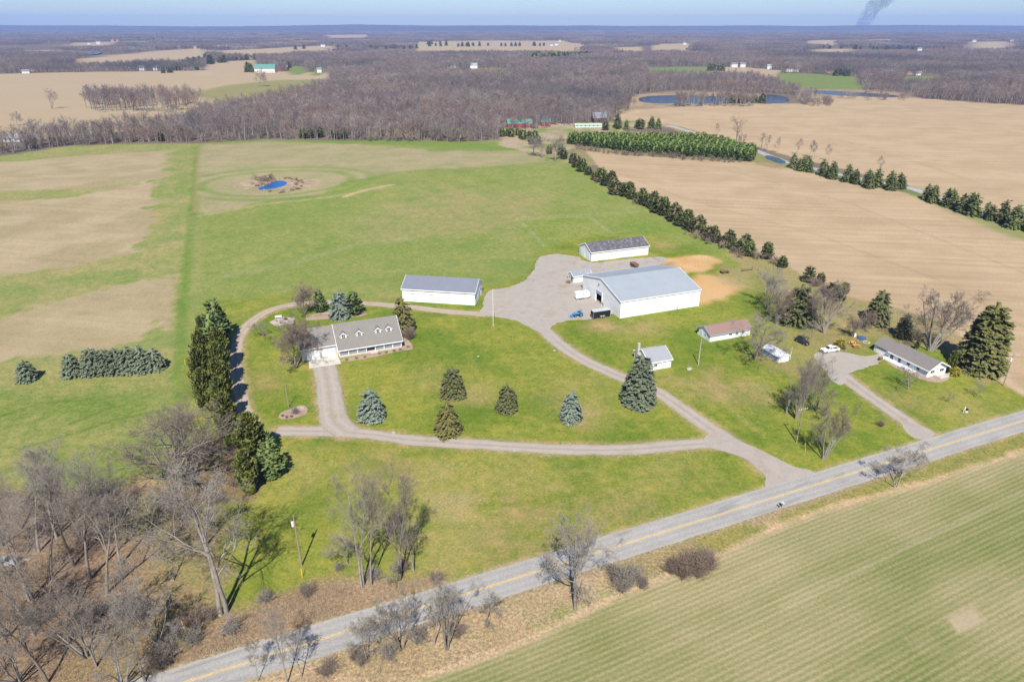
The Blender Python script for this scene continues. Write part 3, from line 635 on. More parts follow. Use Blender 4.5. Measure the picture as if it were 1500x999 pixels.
ROAD_PX = [(283, 998), (500, 923), (700, 864), (900, 803), (1000, 769), (1060, 751), (1272, 688), (1485, 620)]
ROAD = [P(*p)[:2] for p in ROAD_PX]
# one smooth road line
rx = np.array([p[0] for p in ROAD]); ry = np.array([p[1] for p in ROAD])
rc = np.polyfit(rx, ry, 2)
def road_y(x): return np.polyval(rc, x)
RX = np.linspace(-170, 420, 296)
dd_ = ldist([(x, float(road_y(x))) for x in RX[::8]], GX, GY) + (n_small - 0.5) * 0.8
lay((1 - smooth(dd_, 3.6, 4.6)) * 0.8, (0.29, 0.235, 0.15), (0.25, 0.22, 0.12), n_small)
print('road fit', rc)
GZ = Z(GX, GY)
ny, nx = GX.shape
V = np.stack([GX, GY, GZ], -1).reshape(-1, 3)
i = (np.arange(ny - 1)[:, None] * nx + np.arange(nx - 1)[None]).ravel()
me = mesh_np('ground', V, np.stack([i, i + 1, i + nx + 1, i + nx], 1), smooth=True)
ca = me.color_attributes.new('tint', 'FLOAT_COLOR', 'POINT'); ca.data.foreach_set('color', np.concatenate([BASE, np.ones(GX.shape + (1,))], -1).astype(np.float32).ravel())
ca = me.color_attributes.new('cover', 'FLOAT_COLOR', 'POINT'); ca.data.foreach_set('color', DET.astype(np.float32).ravel())
m, t, b = nodes('ground_cover')
a1 = N(t, 'ShaderNodeVertexColor', layer_name='tint'); a2 = N(t, 'ShaderNodeVertexColor', layer_name='cover')
sep = N(t, 'ShaderNodeSeparateColor'); t.links.new(a2.outputs['Color'], sep.inputs[0])
tc = N(t, 'ShaderNodeTexCoord').outputs['Object']
n1 = noise(t, tc, 1.7, 8, 0.74); n2 = noise(t, tc, 0.22, 6, 0.68); n3 = noise(t, tc, 4.5, 3, 0.65)
stre = noise(t, mapping(t, mapping(t, tc, rad(-26)), 0, (0.06, 0.9, 1)), 1.0, 6, 0.7)
rowv = mapping(t, tc, rad(-26))
sx = N(t, 'ShaderNodeSeparateXYZ'); t.links.new(rowv, sx.inputs[0])
wob = math_(t, 'MULTIPLY', noise(t, tc, 0.008, 1), 2.5)
def rows(sock, per, wobv=None):
    v = sock if wobv is None else math_(t, 'ADD', sock, wobv)
    return math_(t, 'MULTIPLY_ADD', math_(t, 'SINE', math_(t, 'MULTIPLY', v, 2 * math.pi / per)), 0.5, 0.5)
row1 = rows(sx.outputs[1], 1.0, wob)
col = a1.outputs['Color']
# grasses: yellow and green blades in clumps
yel = mixc(t, 1.0, col, (1.46, 1.16, 1.2), 'MULTIPLY'); grn = mixc(t, 1.0, col, (0.54, 0.77, 0.50), 'MULTIPLY')
n4 = noise(t, tc, 0.55, 7, 0.72); n5 = noise(t, tc, 0.09, 5, 0.62)
g = mixc(t, mapr(t, math_(t, 'ADD', math_(t, 'MULTIPLY', n1, 0.5), math_(t, 'MULTIPLY', n4, 0.5)), 0.40, 0.60), grn, yel)
g = mixc(t, math_(t, 'MULTIPLY', mapr(t, n2, 0.50, 0.64), 0.7), g, yel)
g = mixc(t, math_(t, 'MULTIPLY', mapr(t, n5, 0.52, 0.62), 0.4), g, grn)
g = mixc(t, mapr(t, n3, 0.62, 0.74, 0, 0.45), g, (0.34, 0.29, 0.11))
g = mixc(t, mapr(t, n4, 0.60, 0.70, 0, 0.35), g, (0.27, 0.25, 0.075))
mow = rows(sx.outputs[0], 4.6, math_(t, 'MULTIPLY', noise(t, tc, 0.009, 3), 60.0))
mw = N(t, 'ShaderNodeVectorMath', operation='SCALE'); t.links.new(g, mw.inputs[0]); t.links.new(mapr(t, mow, 0, 1, 0.975, 1.025), mw.inputs['Scale'])
g = mw.outputs[0]
col = mixc(t, sep.outputs[2], col, g)
# row crop: pale soil between green rows
rstre = noise(t, mapping(t, mapping(t, tc, rad(-26)), 0, (0.03, 0.75, 1)), 1.0, 3, 0.6)
rowm = math_(t, 'ADD', math_(t, 'MULTIPLY', row1, 0.5), math_(t, 'ADD', math_(t, 'MULTIPLY', math_(t, 'SUBTRACT', n1, 0.5), 1.6), math_(t, 'MULTIPLY', math_(t, 'SUBTRACT', rstre, 0.42), 0.95)))
crow = mixc(t, mapr(t, rowm, 0.0, 0.8), (0.105, 0.132, 0.034), (0.325, 0.27, 0.155))
crow = mixc(t, 0.52, crow, col)
crow = mixc(t, mapr(t, stre, 0.5, 0.75, 0, 0.35), crow, (0.12, 0.15, 0.045))
col = mixc(t, sep.outputs[0], col, crow)
# stubble: streaks along the drill rows
stre2 = noise(t, mapping(t, mapping(t, tc, rad(9)), 0, (0.012, 0.28, 1)), 1.0, 6, 0.72)
sv_ = mapr(t, math_(t, 'ADD', math_(t, 'MULTIPLY', stre2, 0.6), math_(t, 'MULTIPLY', n1, 0.4)), 0.34, 0.66, 0.80, 1.18)
ss = N(t, 'ShaderNodeVectorMath', operation='SCALE'); t.links.new(col, ss.inputs[0]); t.links.new(sv_, ss.inputs['Scale'])
sx2 = N(t, 'ShaderNodeSeparateXYZ'); t.links.new(mapping(t, tc, rad(9)), sx2.inputs[0])
row2 = rows(sx2.outputs[1], 7.5, math_(t, 'MULTIPLY', noise(t, tc, 0.006, 2), 22.0))
st2 = mixc(t, math_(t, 'MULTIPLY', mapr(t, math_(t, 'ADD', row2, math_(t, 'SUBTRACT', n1, 0.5)), 0.5, 0.9), 0.13), ss.outputs[0], (0.23, 0.165, 0.095))
col = mixc(t, sep.outputs['Blue' if False else 1], col, st2)
# litter: dead leaves and stems
lit = mixc(t, mapr(t, n1, 0.38, 0.64), mixc(t, 1.0, col, (0.62, 0.60, 0.62), 'MULTIPLY'), mixc(t, 1.0, col, (1.35, 1.32, 1.28), 'MULTIPLY'))
lit = mixc(t, mapr(t, n3, 0.60, 0.72, 0, 0.6), lit, (0.38, 0.27, 0.16))
col = mixc(t, sep.outputs['Alpha'] if 'Alpha' in sep.outputs else a2.outputs['Alpha'], col, lit)
fin = N(t, 'ShaderNodeVectorMath', operation='SCALE'); t.links.new(col, fin.inputs[0])
t.links.new(mapr(t, n1, 0.25, 0.75, 0.87, 1.13), fin.inputs['Scale'])
t.links.new(fin.outputs[0], b.inputs['Base Color']); b.inputs['Roughness'].default_value = 0.95; b.inputs['Specular IOR Level'].default_value = 0.08
bp = N(t, 'ShaderNodeBump'); bp.inputs['Strength'].default_value = 0.5; bp.inputs['Distance'].default_value = 0.25
t.links.new(math_(t, 'ADD', n1, math_(t, 'MULTIPLY', n3, 0.4)), bp.inputs['Height']); t.links.new(bp.outputs[0], b.inputs['Normal'])
me.materials.append(m)
tag(link('ground', me), kind='structure')

# ------------------------------------------------------------------ hills on the horizon
rs = np.random.RandomState(3)
hx = np.linspace(-13800, 13800, 240)
def ridge(name, y0, base, amp, seed, dep):
    prof = base + amp * (fbm(hx, hx * 0, 2600, seed, 5) - 0.45)
    V = []; Q = []
    offs = [(-dep, -2), (-dep * 0.4, 0.6), (0, 1), (dep * 0.5, 0.5), (dep, -2)]
    for oy, k in offs:
        zz = prof * k if k > 0 else np.full_like(prof, -30.0)
        V.append(np.stack([hx, np.full_like(hx, y0 + oy) + 300 * np.sin(hx / 3000), zz], -1))
    V = np.concatenate(V); n = len(hx)
    for j in range(len(offs) - 1):
        q = j * n + np.arange(n - 1); Q.append(np.stack([q, q + 1, q + n + 1, q + n], 1))
    mt = mat('wooded_hill', (0.075, 0.065, 0.062), 0.95, 0.35, 0.01, spec=0.05)
    tag(link(name, mesh_np(name, V, np.concatenate(Q), mats=[mt], smooth=True)), kind='structure')
ridge('hills', 12900, 74, 50, 9, 700)
ridge('hills', 11700, 44, 66, 21, 700)

# ------------------------------------------------------------------ roads, drives, water
def asphalt(name, col, dark, line=False):
    m, t, b = nodes(name)
    tc = N(t, 'ShaderNodeTexCoord'); o = tc.outputs['Object']
    f = mapr(t, noise(t, o, 6.0, 5, 0.7), 0.3, 0.7, 0.9, 1.1)
    big = mapr(t, noise(t, o, 0.12, 4), 0.35, 0.65, 0.93, 1.07)
    at = N(t, 'ShaderNodeAttribute', attribute_name='across')
    ac = math_(t, 'ABSOLUTE', at.outputs['Fac'])
    # tyre tracks polished darker, set by distance from the centre line
    tr = math_(t, 'ADD', mapr(t, math_(t, 'ABSOLUTE', math_(t, 'SUBTRACT', ac, 0.28)), 0.0, 0.16, 1, 0), mapr(t, math_(t, 'ABSOLUTE', math_(t, 'SUBTRACT', ac, 0.72)), 0.0, 0.16, 1, 0))
    c = mixc(t, math_(t, 'MULTIPLY', tr, 0.75), col, dark)
    pt_ = mapr(t, noise(t, mapping(t, mapping(t, o, rad(-24)), 0, (0.05, 0.35, 1)), 1.0, 3), 0.58, 0.62, 0, 0.55)
    c = mixc(t, pt_, c, tuple(q * .8 for q in dark))
    cr = noise(t, o, 1.3, 6, 0.75)
    c = mixc(t, mapr(t, math_(t, 'ABSOLUTE', math_(t, 'SUBTRACT', cr, 0.5)), 0.0, 0.018, 0.6, 0), c, (0.07, 0.07, 0.07))
    c = mixc(t, mapr(t, ac, 0.86, 1.0, 0, 0.5), c, (0.30, 0.27, 0.21))
    s = N(t, 'ShaderNodeVectorMath', operation='SCALE'); t.links.new(c, s.inputs[0]); t.links.new(math_(t, 'MULTIPLY', f, big), s.inputs['Scale'])
    t.links.new(s.outputs[0], b.inputs['Base Color']); b.inputs['Roughness'].default_value = 0.9; b.inputs['Specular IOR Level'].default_value = 0.15
    return m
def strip(name, pts, width, mt, zoff, jit=0.0, step=1.2, seed=0, lanes=9, kind='structure'):
    pts = [Vector(p) for p in pts]
    # Catmull-Rom resample
    out = []
    ext = [pts[0] * 2 - pts[1]] + pts + [pts[-1] * 2 - pts[-2]]
    for k in range(len(pts) - 1):
        p0, p1, p2, p3 = ext[k:k + 4]; n = max(2, int((p2 - p1).length / step))
        for q in range(n):
            u = q / n
            out.append(0.5 * ((2 * p1) + (p2 - p0) * u + (2 * p0 - 5 * p1 + 4 * p2 - p3) * u * u + (3 * p1 - p0 - 3 * p2 + p3) * u ** 3))
    out.append(pts[-1])
    C = np.array([(p.x, p.y) for p in out]); T = np.gradient(C, axis=0); T /= np.linalg.norm(T, axis=1, keepdims=True)
    Nn = np.stack([-T[:, 1], T[:, 0]], 1); n = len(C)
    rs = np.random.RandomState(seed); s = np.arange(n) * step
    jl = (fbm(s, s * 0 + seed, 5, seed) - 0.5) * jit * 2 + rs.normal(size=n) * jit * 0.12
    jr = (fbm(s, s * 0 + seed + 50, 5, seed + 1) - 0.5) * jit * 2 + rs.normal(size=n) * jit * 0.12
    u = np.linspace(-1, 1, lanes)
    half = width / 2 + np.where(u[None] < 0, jl[:, None], jr[:, None]) * np.abs(u[None]) ** 3
    X = C[:, :1] + Nn[:, :1] * u * half; Y = C[:, 1:] + Nn[:, 1:] * u * half
    zz = Z(X, Y) + zoff
    V = np.stack([X, Y, zz], -1).reshape(-1, 3)
    i = (np.arange(n - 1)[:, None] * lanes + np.arange(lanes - 1)[None]).ravel()
    me = mesh_np(name, V, np.stack([i, i + lanes, i + lanes + 1, i + 1], 1), mats=[mt])
    at = me.attributes.new('across', 'FLOAT', 'POINT'); at.data.foreach_set('value', np.tile(u, n).astype(np.float32))
    return tag(link(name, me), kind=kind)
def sheet(name, pts, mt, zoff, jit=0.0, seed=0, kind='structure', zfix=None):
    rs = random.Random(seed); out = []
    if jit > 0.15:
        for _ in range(2):
            pts = [tuple(Vector(pts[k // 2]).lerp(Vector(pts[(k // 2 + 1) % len(pts)]), .25 if k % 2 == 0 else .75)) for k in range(2 * len(pts))]
    for k in range(len(pts)):
        a = Vector(pts[k]); b_ = Vector(pts[(k + 1) % len(pts)]); n = max(1, int((b_ - a).length / 1.0))
        for q in range(n):
            p = a.lerp(b_, q / n); nn = Vector((-(b_ - a).y, (b_ - a).x)).normalized()
            p = p + nn * (rs.gauss(0, 1) * jit * 0.3 + (fbm(np.array([p.x]), np.array([p.y]), 4, seed)[0] - .5) * jit * 2.5); out.append(p)
    V = [(p.x, p.y, (zfix if zfix is not None else z1(p.x, p.y)) + zoff) for p in out]
    me = D.meshes.new(name); me.from_pydata(V, [], [list(range(len(V)))]); me.materials.append(mt)
    bm = bmesh.new(); bm.from_mesh(me); bmesh.ops.triangulate(bm, faces=bm.faces)
    bmesh.ops.recalc_face_normals(bm, faces=bm.faces)
    if sum(f.normal.z for f in bm.faces) < 0: bmesh.ops.reverse_faces(bm, faces=bm.faces)
    bm.to_mesh(me); bm.free()
    return tag(link(name, me), kind=kind)
def gravelmat(name, c1, c2, c3, ruts=False):
    m, t, b = nodes(name)
    o = N(t, 'ShaderNodeTexCoord').outputs['Object']
    c = mixc(t, mapr(t, noise(t, o, 0.35, 5, 0.65), 0.35, 0.65), c1, c2)
    c = mixc(t, mapr(t, noise(t, o, 0.13, 5, 0.7), 0.54, 0.68, 0, 0.7), c, c3)
    n4 = noise(t, o, 5.0, 5, 0.75)
    if ruts:                                    # wheel ruts worn pale, a browner crown and grassy edges
        ac = math_(t, 'ABSOLUTE', N(t, 'ShaderNodeAttribute', attribute_name='across').outputs['Fac'])
        wv = math_(t, 'ADD', ac, math_(t, 'MULTIPLY', math_(t, 'SUBTRACT', noise(t, o, 0.8, 4), 0.5), 0.5))
        c = mixc(t, mapr(t, wv, 0.0, 0.22, 0.55, 0), c, c3)
        c = mixc(t, mapr(t, math_(t, 'ABSOLUTE', math_(t, 'SUBTRACT', wv, 0.45)), 0.0, 0.2, 0.5, 0), c, tuple(q * 1.15 for q in c1))
        c = mixc(t, mapr(t, wv, 0.82, 1.02, 0, 0.75), c, (0.20, 0.185, 0.08))
    s = N(t, 'ShaderNodeVectorMath', operation='SCALE'); t.links.new(c, s.inputs[0]); t.links.new(mapr(t, n4, 0.3, 0.7, 0.84, 1.16), s.inputs['Scale'])
    t.links.new(s.outputs[0], b.inputs['Base Color']); b.inputs['Roughness'].default_value = 0.95; b.inputs['Specular IOR Level'].default_value = 0.1
    bp = N(t, 'ShaderNodeBump'); bp.inputs['Distance'].default_value = 0.05; bp.inputs['Strength'].default_value = 0.6
    t.links.new(n4, bp.inputs['Height']); t.links.new(bp.outputs[0], b.inputs['Normal'])
    return m
M_asph = asphalt('road_asphalt', (0.30, 0.288, 0.266), (0.258, 0.248, 0.232))
M_grav = gravelmat('gravel', (0.315, 0.275, 0.235), (0.275, 0.245, 0.215), (0.27, 0.21, 0.145))
M_rut = gravelmat('rutted_gravel', (0.315, 0.275, 0.235), (0.275, 0.245, 0.215), (0.25, 0.20, 0.14), True)
M_yard = gravelmat('yard_gravel', (0.315, 0.28, 0.24), (0.275, 0.25, 0.22), (0.255, 0.195, 0.135))
M_track = gravelmat('dirt_track', (0.33, 0.275, 0.21), (0.29, 0.245, 0.195), (0.25, 0.18, 0.12), True)
M_yellow = mat('road_paint', (0.58, 0.38, 0.07), 0.7, 0.2, 1.5, dirt=(0.26, 0.25, 0.22), dirt_amt=0.6, dirt_scale=1.2)
strip('road', [(x, float(road_y(x))) for x in RX[::6]], 6.9, M_asph, 0.046, 0.2, seed=1, lanes=13)
for k, off in enumerate((-0.14, 0.14)):
    strip('road_marking', [(x, float(road_y(x)) + off * 1.08) for x in RX[::6]], 0.12, M_yellow, 0.052, 0.0, lanes=2)
for k, (nm, (pl, wd)) in enumerate(DRIVES.items()):
    strip(nm, [P(*p)[:2] for p in pl], wd, M_track if nm == 'back_drive' else M_rut, 0.014 + 0.005 * k, 0.55, seed=k + 3, lanes=7)
sheet('driveway_mouth', wpoly([(1050, 628), (1080, 645), (1105, 655), (1140, 672), (1165, 684), (1196, 690), (1178, 702), (1135, 712), (1120, 716), (1122, 700), (1112, 686), (1090, 670), (1055, 660), (1030, 653), (1030, 640)]), M_grav, 0.040, 0.25, 5)
sheet('driveway_mouth', wpoly([(1318, 612), (1345, 622), (1375, 634), (1358, 646), (1330, 640)]), M_grav, 0.041, 0.2, 6)
YARD = [(706, 452), (712, 425), (745, 421), (772, 412), (783, 392), (786, 377), (812, 372), (845, 375), (862, 386), (905, 382), (950, 376), (984, 378), (965, 389), (930, 402), (880, 412), (862, 424), (905, 463), (868, 468), (833, 469), (808, 476), (806, 488), (820, 503), (800, 497), (785, 484), (765, 472), (735, 465), (704, 462)]
sheet('gravel_yard', wpoly(YARD), M_yard, 0.037, 0.7, 7)
sheet('gravel_parking', wpoly([(1188, 520), (1210, 514), (1245, 517), (1270, 522), (1297, 516), (1300, 524), (1275, 538), (1248, 545), (1238, 552), (1242, 562), (1226, 566), (1210, 545)]), M_yard, 0.036, 0.5, 8)
M_conc = mat('concrete', (0.46, 0.42, 0.36), 0.9, 0.08, 1.0, dirt=(0.30, 0.27, 0.22), dirt_amt=0.4)
M_mulchpale = gravelmat('patio_stone', (0.33, 0.28, 0.24), (0.38, 0.34, 0.30), (0.25, 0.19, 0.15))
sheet('concrete_apron', wpoly([(453, 540), (500, 533), (493, 517), (452, 522)]), M_conc, 0.047, 0)
M_mulch = gravelmat('mulch', (0.25, 0.175, 0.125), (0.33, 0.25, 0.20), (0.19, 0.12, 0.085))
sheet('planting_bed', wpoly([(498, 530), (530, 527), (552, 522), (592, 513), (608, 512), (600, 500), (588, 492), (592, 510), (498, 526)]), M_mulch, 0.028, 0.25, 9)
sheet('planting_bed', wpoly([(408, 604), (430, 597), (444, 592), (452, 598), (448, 608), (430, 613), (410, 615)]), M_mulch, 0.028, 0.3, 10)
sheet('planting_bed', wpoly([(1300, 534), (1357, 560), (1385, 560), (1394, 552), (1384, 550), (1357, 554), (1300, 526)]), M_mulch, 0.028, 0.2, 11)
sheet('planting_bed', wpoly([(446, 466), (470, 456), (540, 458), (536, 463), (490, 467), (450, 470)]), M_mulch, 0.028, 0.3, 12)
sheet('patio', wpoly([(394, 472), (412, 464), (432, 466), (430, 474), (404, 478)]), M_mulchpale, 0.03, 0.1)
far_road = [(980, 184), (1030, 199), (1085, 214), (1112, 223), (1150, 237), (1240, 258), (1325, 274), (1352, 282), (1430, 308), (1520, 338), (1640, 380)]
strip('far_road', [P(*p)[:2] for p in far_road], 6.5, asphalt('old_asphalt', (0.31, 0.30, 0.29), (0.27, 0.27, 0.27)), 0.03, 0.3, step=5)
def watermat(name, col):
    m, t, b = nodes(name)
    b.inputs['Base Color'].default_value = (*col, 1); b.inputs['Roughness'].default_value = 0.22; b.inputs['IOR'].default_value = 1.33; b.inputs['Specular IOR Level'].default_value = 0.13
    o = N(t, 'ShaderNodeTexCoord').outputs['Object']
    bp = N(t, 'ShaderNodeBump'); bp.inputs['Distance'].default_value = 0.06; bp.inputs['Strength'].default_value = 0.35
    t.links.new(noise(t, o, 1.4, 3), bp.inputs['Height']); t.links.new(bp.outputs[0], b.inputs['Normal'])
    return m
M_water = watermat('pond_water', (0.012, 0.085, 0.26)); M_lake = watermat('lake_water', (0.03, 0.038, 0.052))
pc = P(404, 271)
sheet('pond', wpoly([(396, 270), (402, 266), (413, 264), (424, 266), (428, 270), (421, 275), (408, 278), (397, 277), (385, 281), (376, 277), (384, 274)]), M_water, 0.22, 0.3, 1, zfix=pc[2])
for pts in ([(932, 146), (948, 141), (1000, 140), (1060, 142), (1104, 144), (1104, 150), (1060, 152), (1000, 152), (946, 152)],
            [(1106, 148), (1118, 138), (1150, 141), (1160, 150), (1130, 152)], [(1180, 134), (1200, 132.5), (1260, 136), (1318, 140), (1314, 144), (1260, 141.5), (1200, 138.5)]):
    zs = max(z1(*P(*q)[:2]) for q in pts)
    sheet('lake', wpoly(pts), M_lake, 0.10, 2.5, 2, zfix=zs)
    wt = 0
sheet('lake', wpoly([(75, 82), (118, 76), (150, 77), (148, 81), (90, 84)]), M_lake, 2.5, 3.0, 3)
sheet('puddle', wpoly([(1116, 230), (1126, 227), (1152, 236), (1151, 240), (1140, 240)]), M_lake, 0.05, 0.6, 4)
for pts in ([(-20, 816), (40, 815), (48, 822), (-20, 828)],):
    sheet('gravel_track', wpoly(pts), M_grav, 0.02, 0.4, 15)

# ------------------------------------------------------------------ buildings
M_wmetal = mat('white_metal_siding', (0.72, 0.72, 0.70), 0.55, 0.04, 0.8, ribs=('XY', 0.9, 'rib', 0.03), dirt=(0.5, 0.46, 0.40), dirt_amt=0.25, dirt_scale=0.35)
M_lap = mat('lap_siding', (0.74, 0.74, 0.72), 0.6, 0.04, 1.0, ribs=('Z', 0.2, 'lap', 0.03))
M_cream = mat('cream_siding', (0.46, 0.44, 0.415), 0.6, 0.04, 1.0, ribs=('Z', 0.2, 'lap', 0.03))
M_bluelap = mat('pale_blue_siding', (0.56, 0.62, 0.66), 0.6, 0.05, 1.0, ribs=('Z', 0.2, 'lap', 0.03))
M_tanmetal = mat('tan_panels', (0.66, 0.63, 0.56), 0.7, 0.08, 0.7, ribs=('XY', 0.6, 'rib', 0.03), dirt=(0.56, 0.51, 0.42), dirt_amt=0.5, dirt_scale=0.3)
M_greypanel = mat('grey_panels', (0.55, 0.565, 0.56), 0.7, 0.08, 0.7, ribs=('XY', 0.6, 'rib', 0.03))
M_rgrey = mat('grey_metal_roof', (0.255, 0.285, 0.31), 0.45, 0.05, 0.25, ribs=('X', 0.9, 'rib', 0.04), dirt=(0.31, 0.33, 0.35), dirt_amt=0.3, dirt_scale=0.15)
M_rslate = mat('slate_metal_roof', (0.15, 0.162, 0.195), 0.5, 0.05, 0.3, ribs=('X', 0.9, 'rib', 0.04))
M_rdark = mat('weathered_dark_roof', (0.075, 0.07, 0.078), 0.85, 0.35, 1.2, dirt=(0.25, 0.25, 0.27), dirt_amt=0.6, dirt_scale=0.7, ribs=('X', 0.9, 'rib', 0.03))
M_shing = mat('tan_grey_shingles', (0.168, 0.155, 0.14), 0.9, 0.14, 2.5, ribs=('Z', 0.16, 'lap', 0.02), dirt=(0.20, 0.185, 0.17), dirt_amt=0.5, dirt_scale=0.5)
M_shing2 = mat('grey_brown_shingles', (0.165, 0.148, 0.137), 0.9, 0.14, 2.5, ribs=('Z', 0.16, 'lap', 0.02))
M_shingred = mat('red_brown_shingles', (0.21, 0.135, 0.115), 0.9, 0.14, 2.5, ribs=('Z', 0.16, 'lap', 0.02))
M_shinggrey = mat('grey_shingles', (0.235, 0.245, 0.26), 0.9, 0.1, 2.5, ribs=('Z', 0.16, 'lap', 0.02))
M_white = mat('white_trim', (0.78, 0.78, 0.77), 0.5, 0.03)
M_door = mat('white_door', (0.74, 0.74, 0.73), 0.5, 0.03, ribs=('Z', 0.5, 'rib', 0.02))
M_glass = mat('window_glass', (0.025, 0.032, 0.042), 0.08, 0.0, spec=0.6)
M_darkin = mat('dark_interior', (0.03, 0.03, 0.032), 0.9, 0.1)
M_greypaint = mat('grey_paint', (0.33, 0.34, 0.36), 0.6, 0.05)
M_bluegrey = mat('blue_grey_trim', (0.26, 0.32, 0.42), 0.6, 0.05)
M_brick = mat('pale_chimney_block', (0.40, 0.37, 0.34), 0.9, 0.15, 2.5)
M_redbarn = mat('barn_red', (0.26, 0.055, 0.05), 0.8, 0.15, 0.6, ribs=('XY', 0.4, 'rib', 0.02))
M_greenroof = mat('green_metal_roof', (0.075, 0.20, 0.165), 0.5, 0.06, 0.4, ribs=('X', 0.9, 'rib', 0.03))
M_brownwall = mat('dark_brown_boards', (0.10, 0.06, 0.045), 0.85, 0.15, 0.8)
M_steel = mat('galvanised_steel', (0.42, 0.43, 0.44), 0.4, 0.06, metal=0.6)
M_pole = mat('pole_wood', (0.25, 0.195, 0.145), 0.9, 0.2, 2.0)
M_poleg = mat('weathered_pole_wood', (0.36, 0.33, 0.29), 0.9, 0.15, 2.0)
M_ylw = mat('yellow_plastic', (0.75, 0.42, 0.02), 0.5, 0.05)
M_black = mat('black_paint', (0.012, 0.012, 0.014), 0.3, 0.1, spec=0.5)
M_tyre = mat('tyre_rubber', (0.02, 0.02, 0.02), 0.85, 0.15)
M_tractor = mat('tractor_blue', (0.07, 0.24, 0.44), 0.4, 0.08)
M_carwhite = mat('white_car_paint', (0.78, 0.78, 0.79), 0.25, 0.02, spec=0.5)
M_cardark = mat('dark_blue_car_paint', (0.02, 0.024, 0.035), 0.22, 0.05, spec=0.6)
M_redlamp = mat('red_lamp', (0.35, 0.02, 0.02), 0.3, 0.0)
M_lamp = mat('lamp_glass', (0.7, 0.7, 0.7), 0.15, 0.0)
M_orange = mat('orange_stained_wood', (0.46, 0.235, 0.075), 0.7, 0.12, 2.0)
M_fencewood = mat('grey_fence_wood', (0.31, 0.27, 0.22), 0.9, 0.15, 2.0)
M_fencepale = mat('pale_fence_tape', (0.5, 0.5, 0.46), 0.8, 0.1)
M_rust = mat('rusty_iron', (0.16, 0.08, 0.05), 0.9, 0.3, 2.0)
M_stone = mat('field_stone', (0.33, 0.29, 0.26), 0.9, 0.25, 1.5, bump=0.05)

def chevron(W, eave, ridge, o, th, off=0.012):
    sl = (ridge - eave) / (W / 2); ze = eave - sl * o
    return [(-o, ze + off), (-o, ze + off + th), (W / 2, ridge + off + th), (W + o, ze + off + th), (W + o, ze + off), (W / 2, ridge + off)]
def gable_walls(L, W, eave, ridge, wm, parent, z0=-0.3, opening=None):
    mb = MB()
    if opening is None:
        mb.prism([(0, z0), (W, z0), (W, eave), (W / 2, ridge), (0, eave)], 0, L, 'x')
    else:                     # a hollow shell with a doorway in the x=0 gable: y range, height
        a, c, hh = opening; tk = 0.2; sl = (ridge - eave) / (W / 2)
        top = lambda y: eave + sl * (y if y < W / 2 else W - y)
        mb.box(0, L, 0, tk, z0, eave); mb.box(0, L, W - tk, W, z0, eave)
        mb.prism([(tk, z0), (W - tk, z0), (W - tk, top(W - tk)), (W / 2, ridge), (tk, top(tk))], L - tk, L, 'x')
        mb.prism([(tk, z0), (a, z0), (a, top(a)), (tk, top(tk))], 0, tk, 'x')
        pts = [(a, hh), (c, hh), (c, top(c))]
        if a < W / 2 < c: pts.append((W / 2, ridge))
        mb.prism(pts + [(a, top(a))], 0, tk, 'x')
        r = [(c, z0), (W - tk, z0), (W - tk, top(W - tk))]
        if c < W / 2: r.append((W / 2, ridge))
        mb.prism(r + [(c, top(c))], 0, tk, 'x')
    return mb.build('wall', wm, parent)
def gable(name, label, cat, corner, ang, L, W, eave, ridge, wm, rm, o=0.35, ox=0.3, th=0.16, trim=M_white, opening=None, group=None):
    root = thing(name, label, cat, (corner[0], corner[1], z1(*corner[:2])), rad(ang), group)
    gable_walls(L, W, eave, ridge, wm, root, opening=opening)
    rf = MB().prism(chevron(W, eave, ridge, o, th), -ox, L + ox, 'x').build('roof', rm, root)
    if ox < 0.4:
        MB().prism([(W / 2 - .22, ridge - .22 * (ridge - eave) / (W / 2) + th + .016), (W / 2 - .22, ridge - .22 * (ridge - eave) / (W / 2) + th + .05), (W / 2, ridge + th + .06), (W / 2 + .22, ridge - .22 * (ridge - eave) / (W / 2) + th + .05), (W / 2 + .22, ridge - .22 * (ridge - eave) / (W / 2) + th + .016), (W / 2, ridge + th + .02)], -ox, L + ox, 'x').build('ridge_cap', rm, rf)
    if trim:
        for a0, a1 in ((-ox - 0.08, -ox - 0.003), (L + ox + 0.003, L + ox + 0.08)):
            MB().prism(chevron(W, eave, ridge, o + 0.02, th + 0.14, -0.10), a0, a1, 'x').build('fascia', trim, rf)
        sl = (ridge - eave) / (W / 2); ze = eave - sl * o
        for y0 in (-o - 0.07, W + o + 0.004):
            MB().box(-ox, L + ox, y0, y0 + 0.066, ze - 0.1, ze + th + 0.02).build('gutter', trim, rf)
    return root, rf
def on_front(root, name, x0, x1, z0, z1_, m, d=0.05, y=0.0):
    return MB().box(x0, x1, y - d, y - 0.003, z0, z1_).build(name, m, root)
def on_gable(root, name, y0, y1, z0, z1_, m, d=0.05, x=0.0):
    return MB().box(x - d, x - 0.003, y0, y1, z0, z1_).build(name, m, root)
def on_end(root, name, L, y0, y1, z0, z1_, m, d=0.05):
    return MB().box(L + 0.003, L + d, y0, y1, z0, z1_).build(name, m, root)
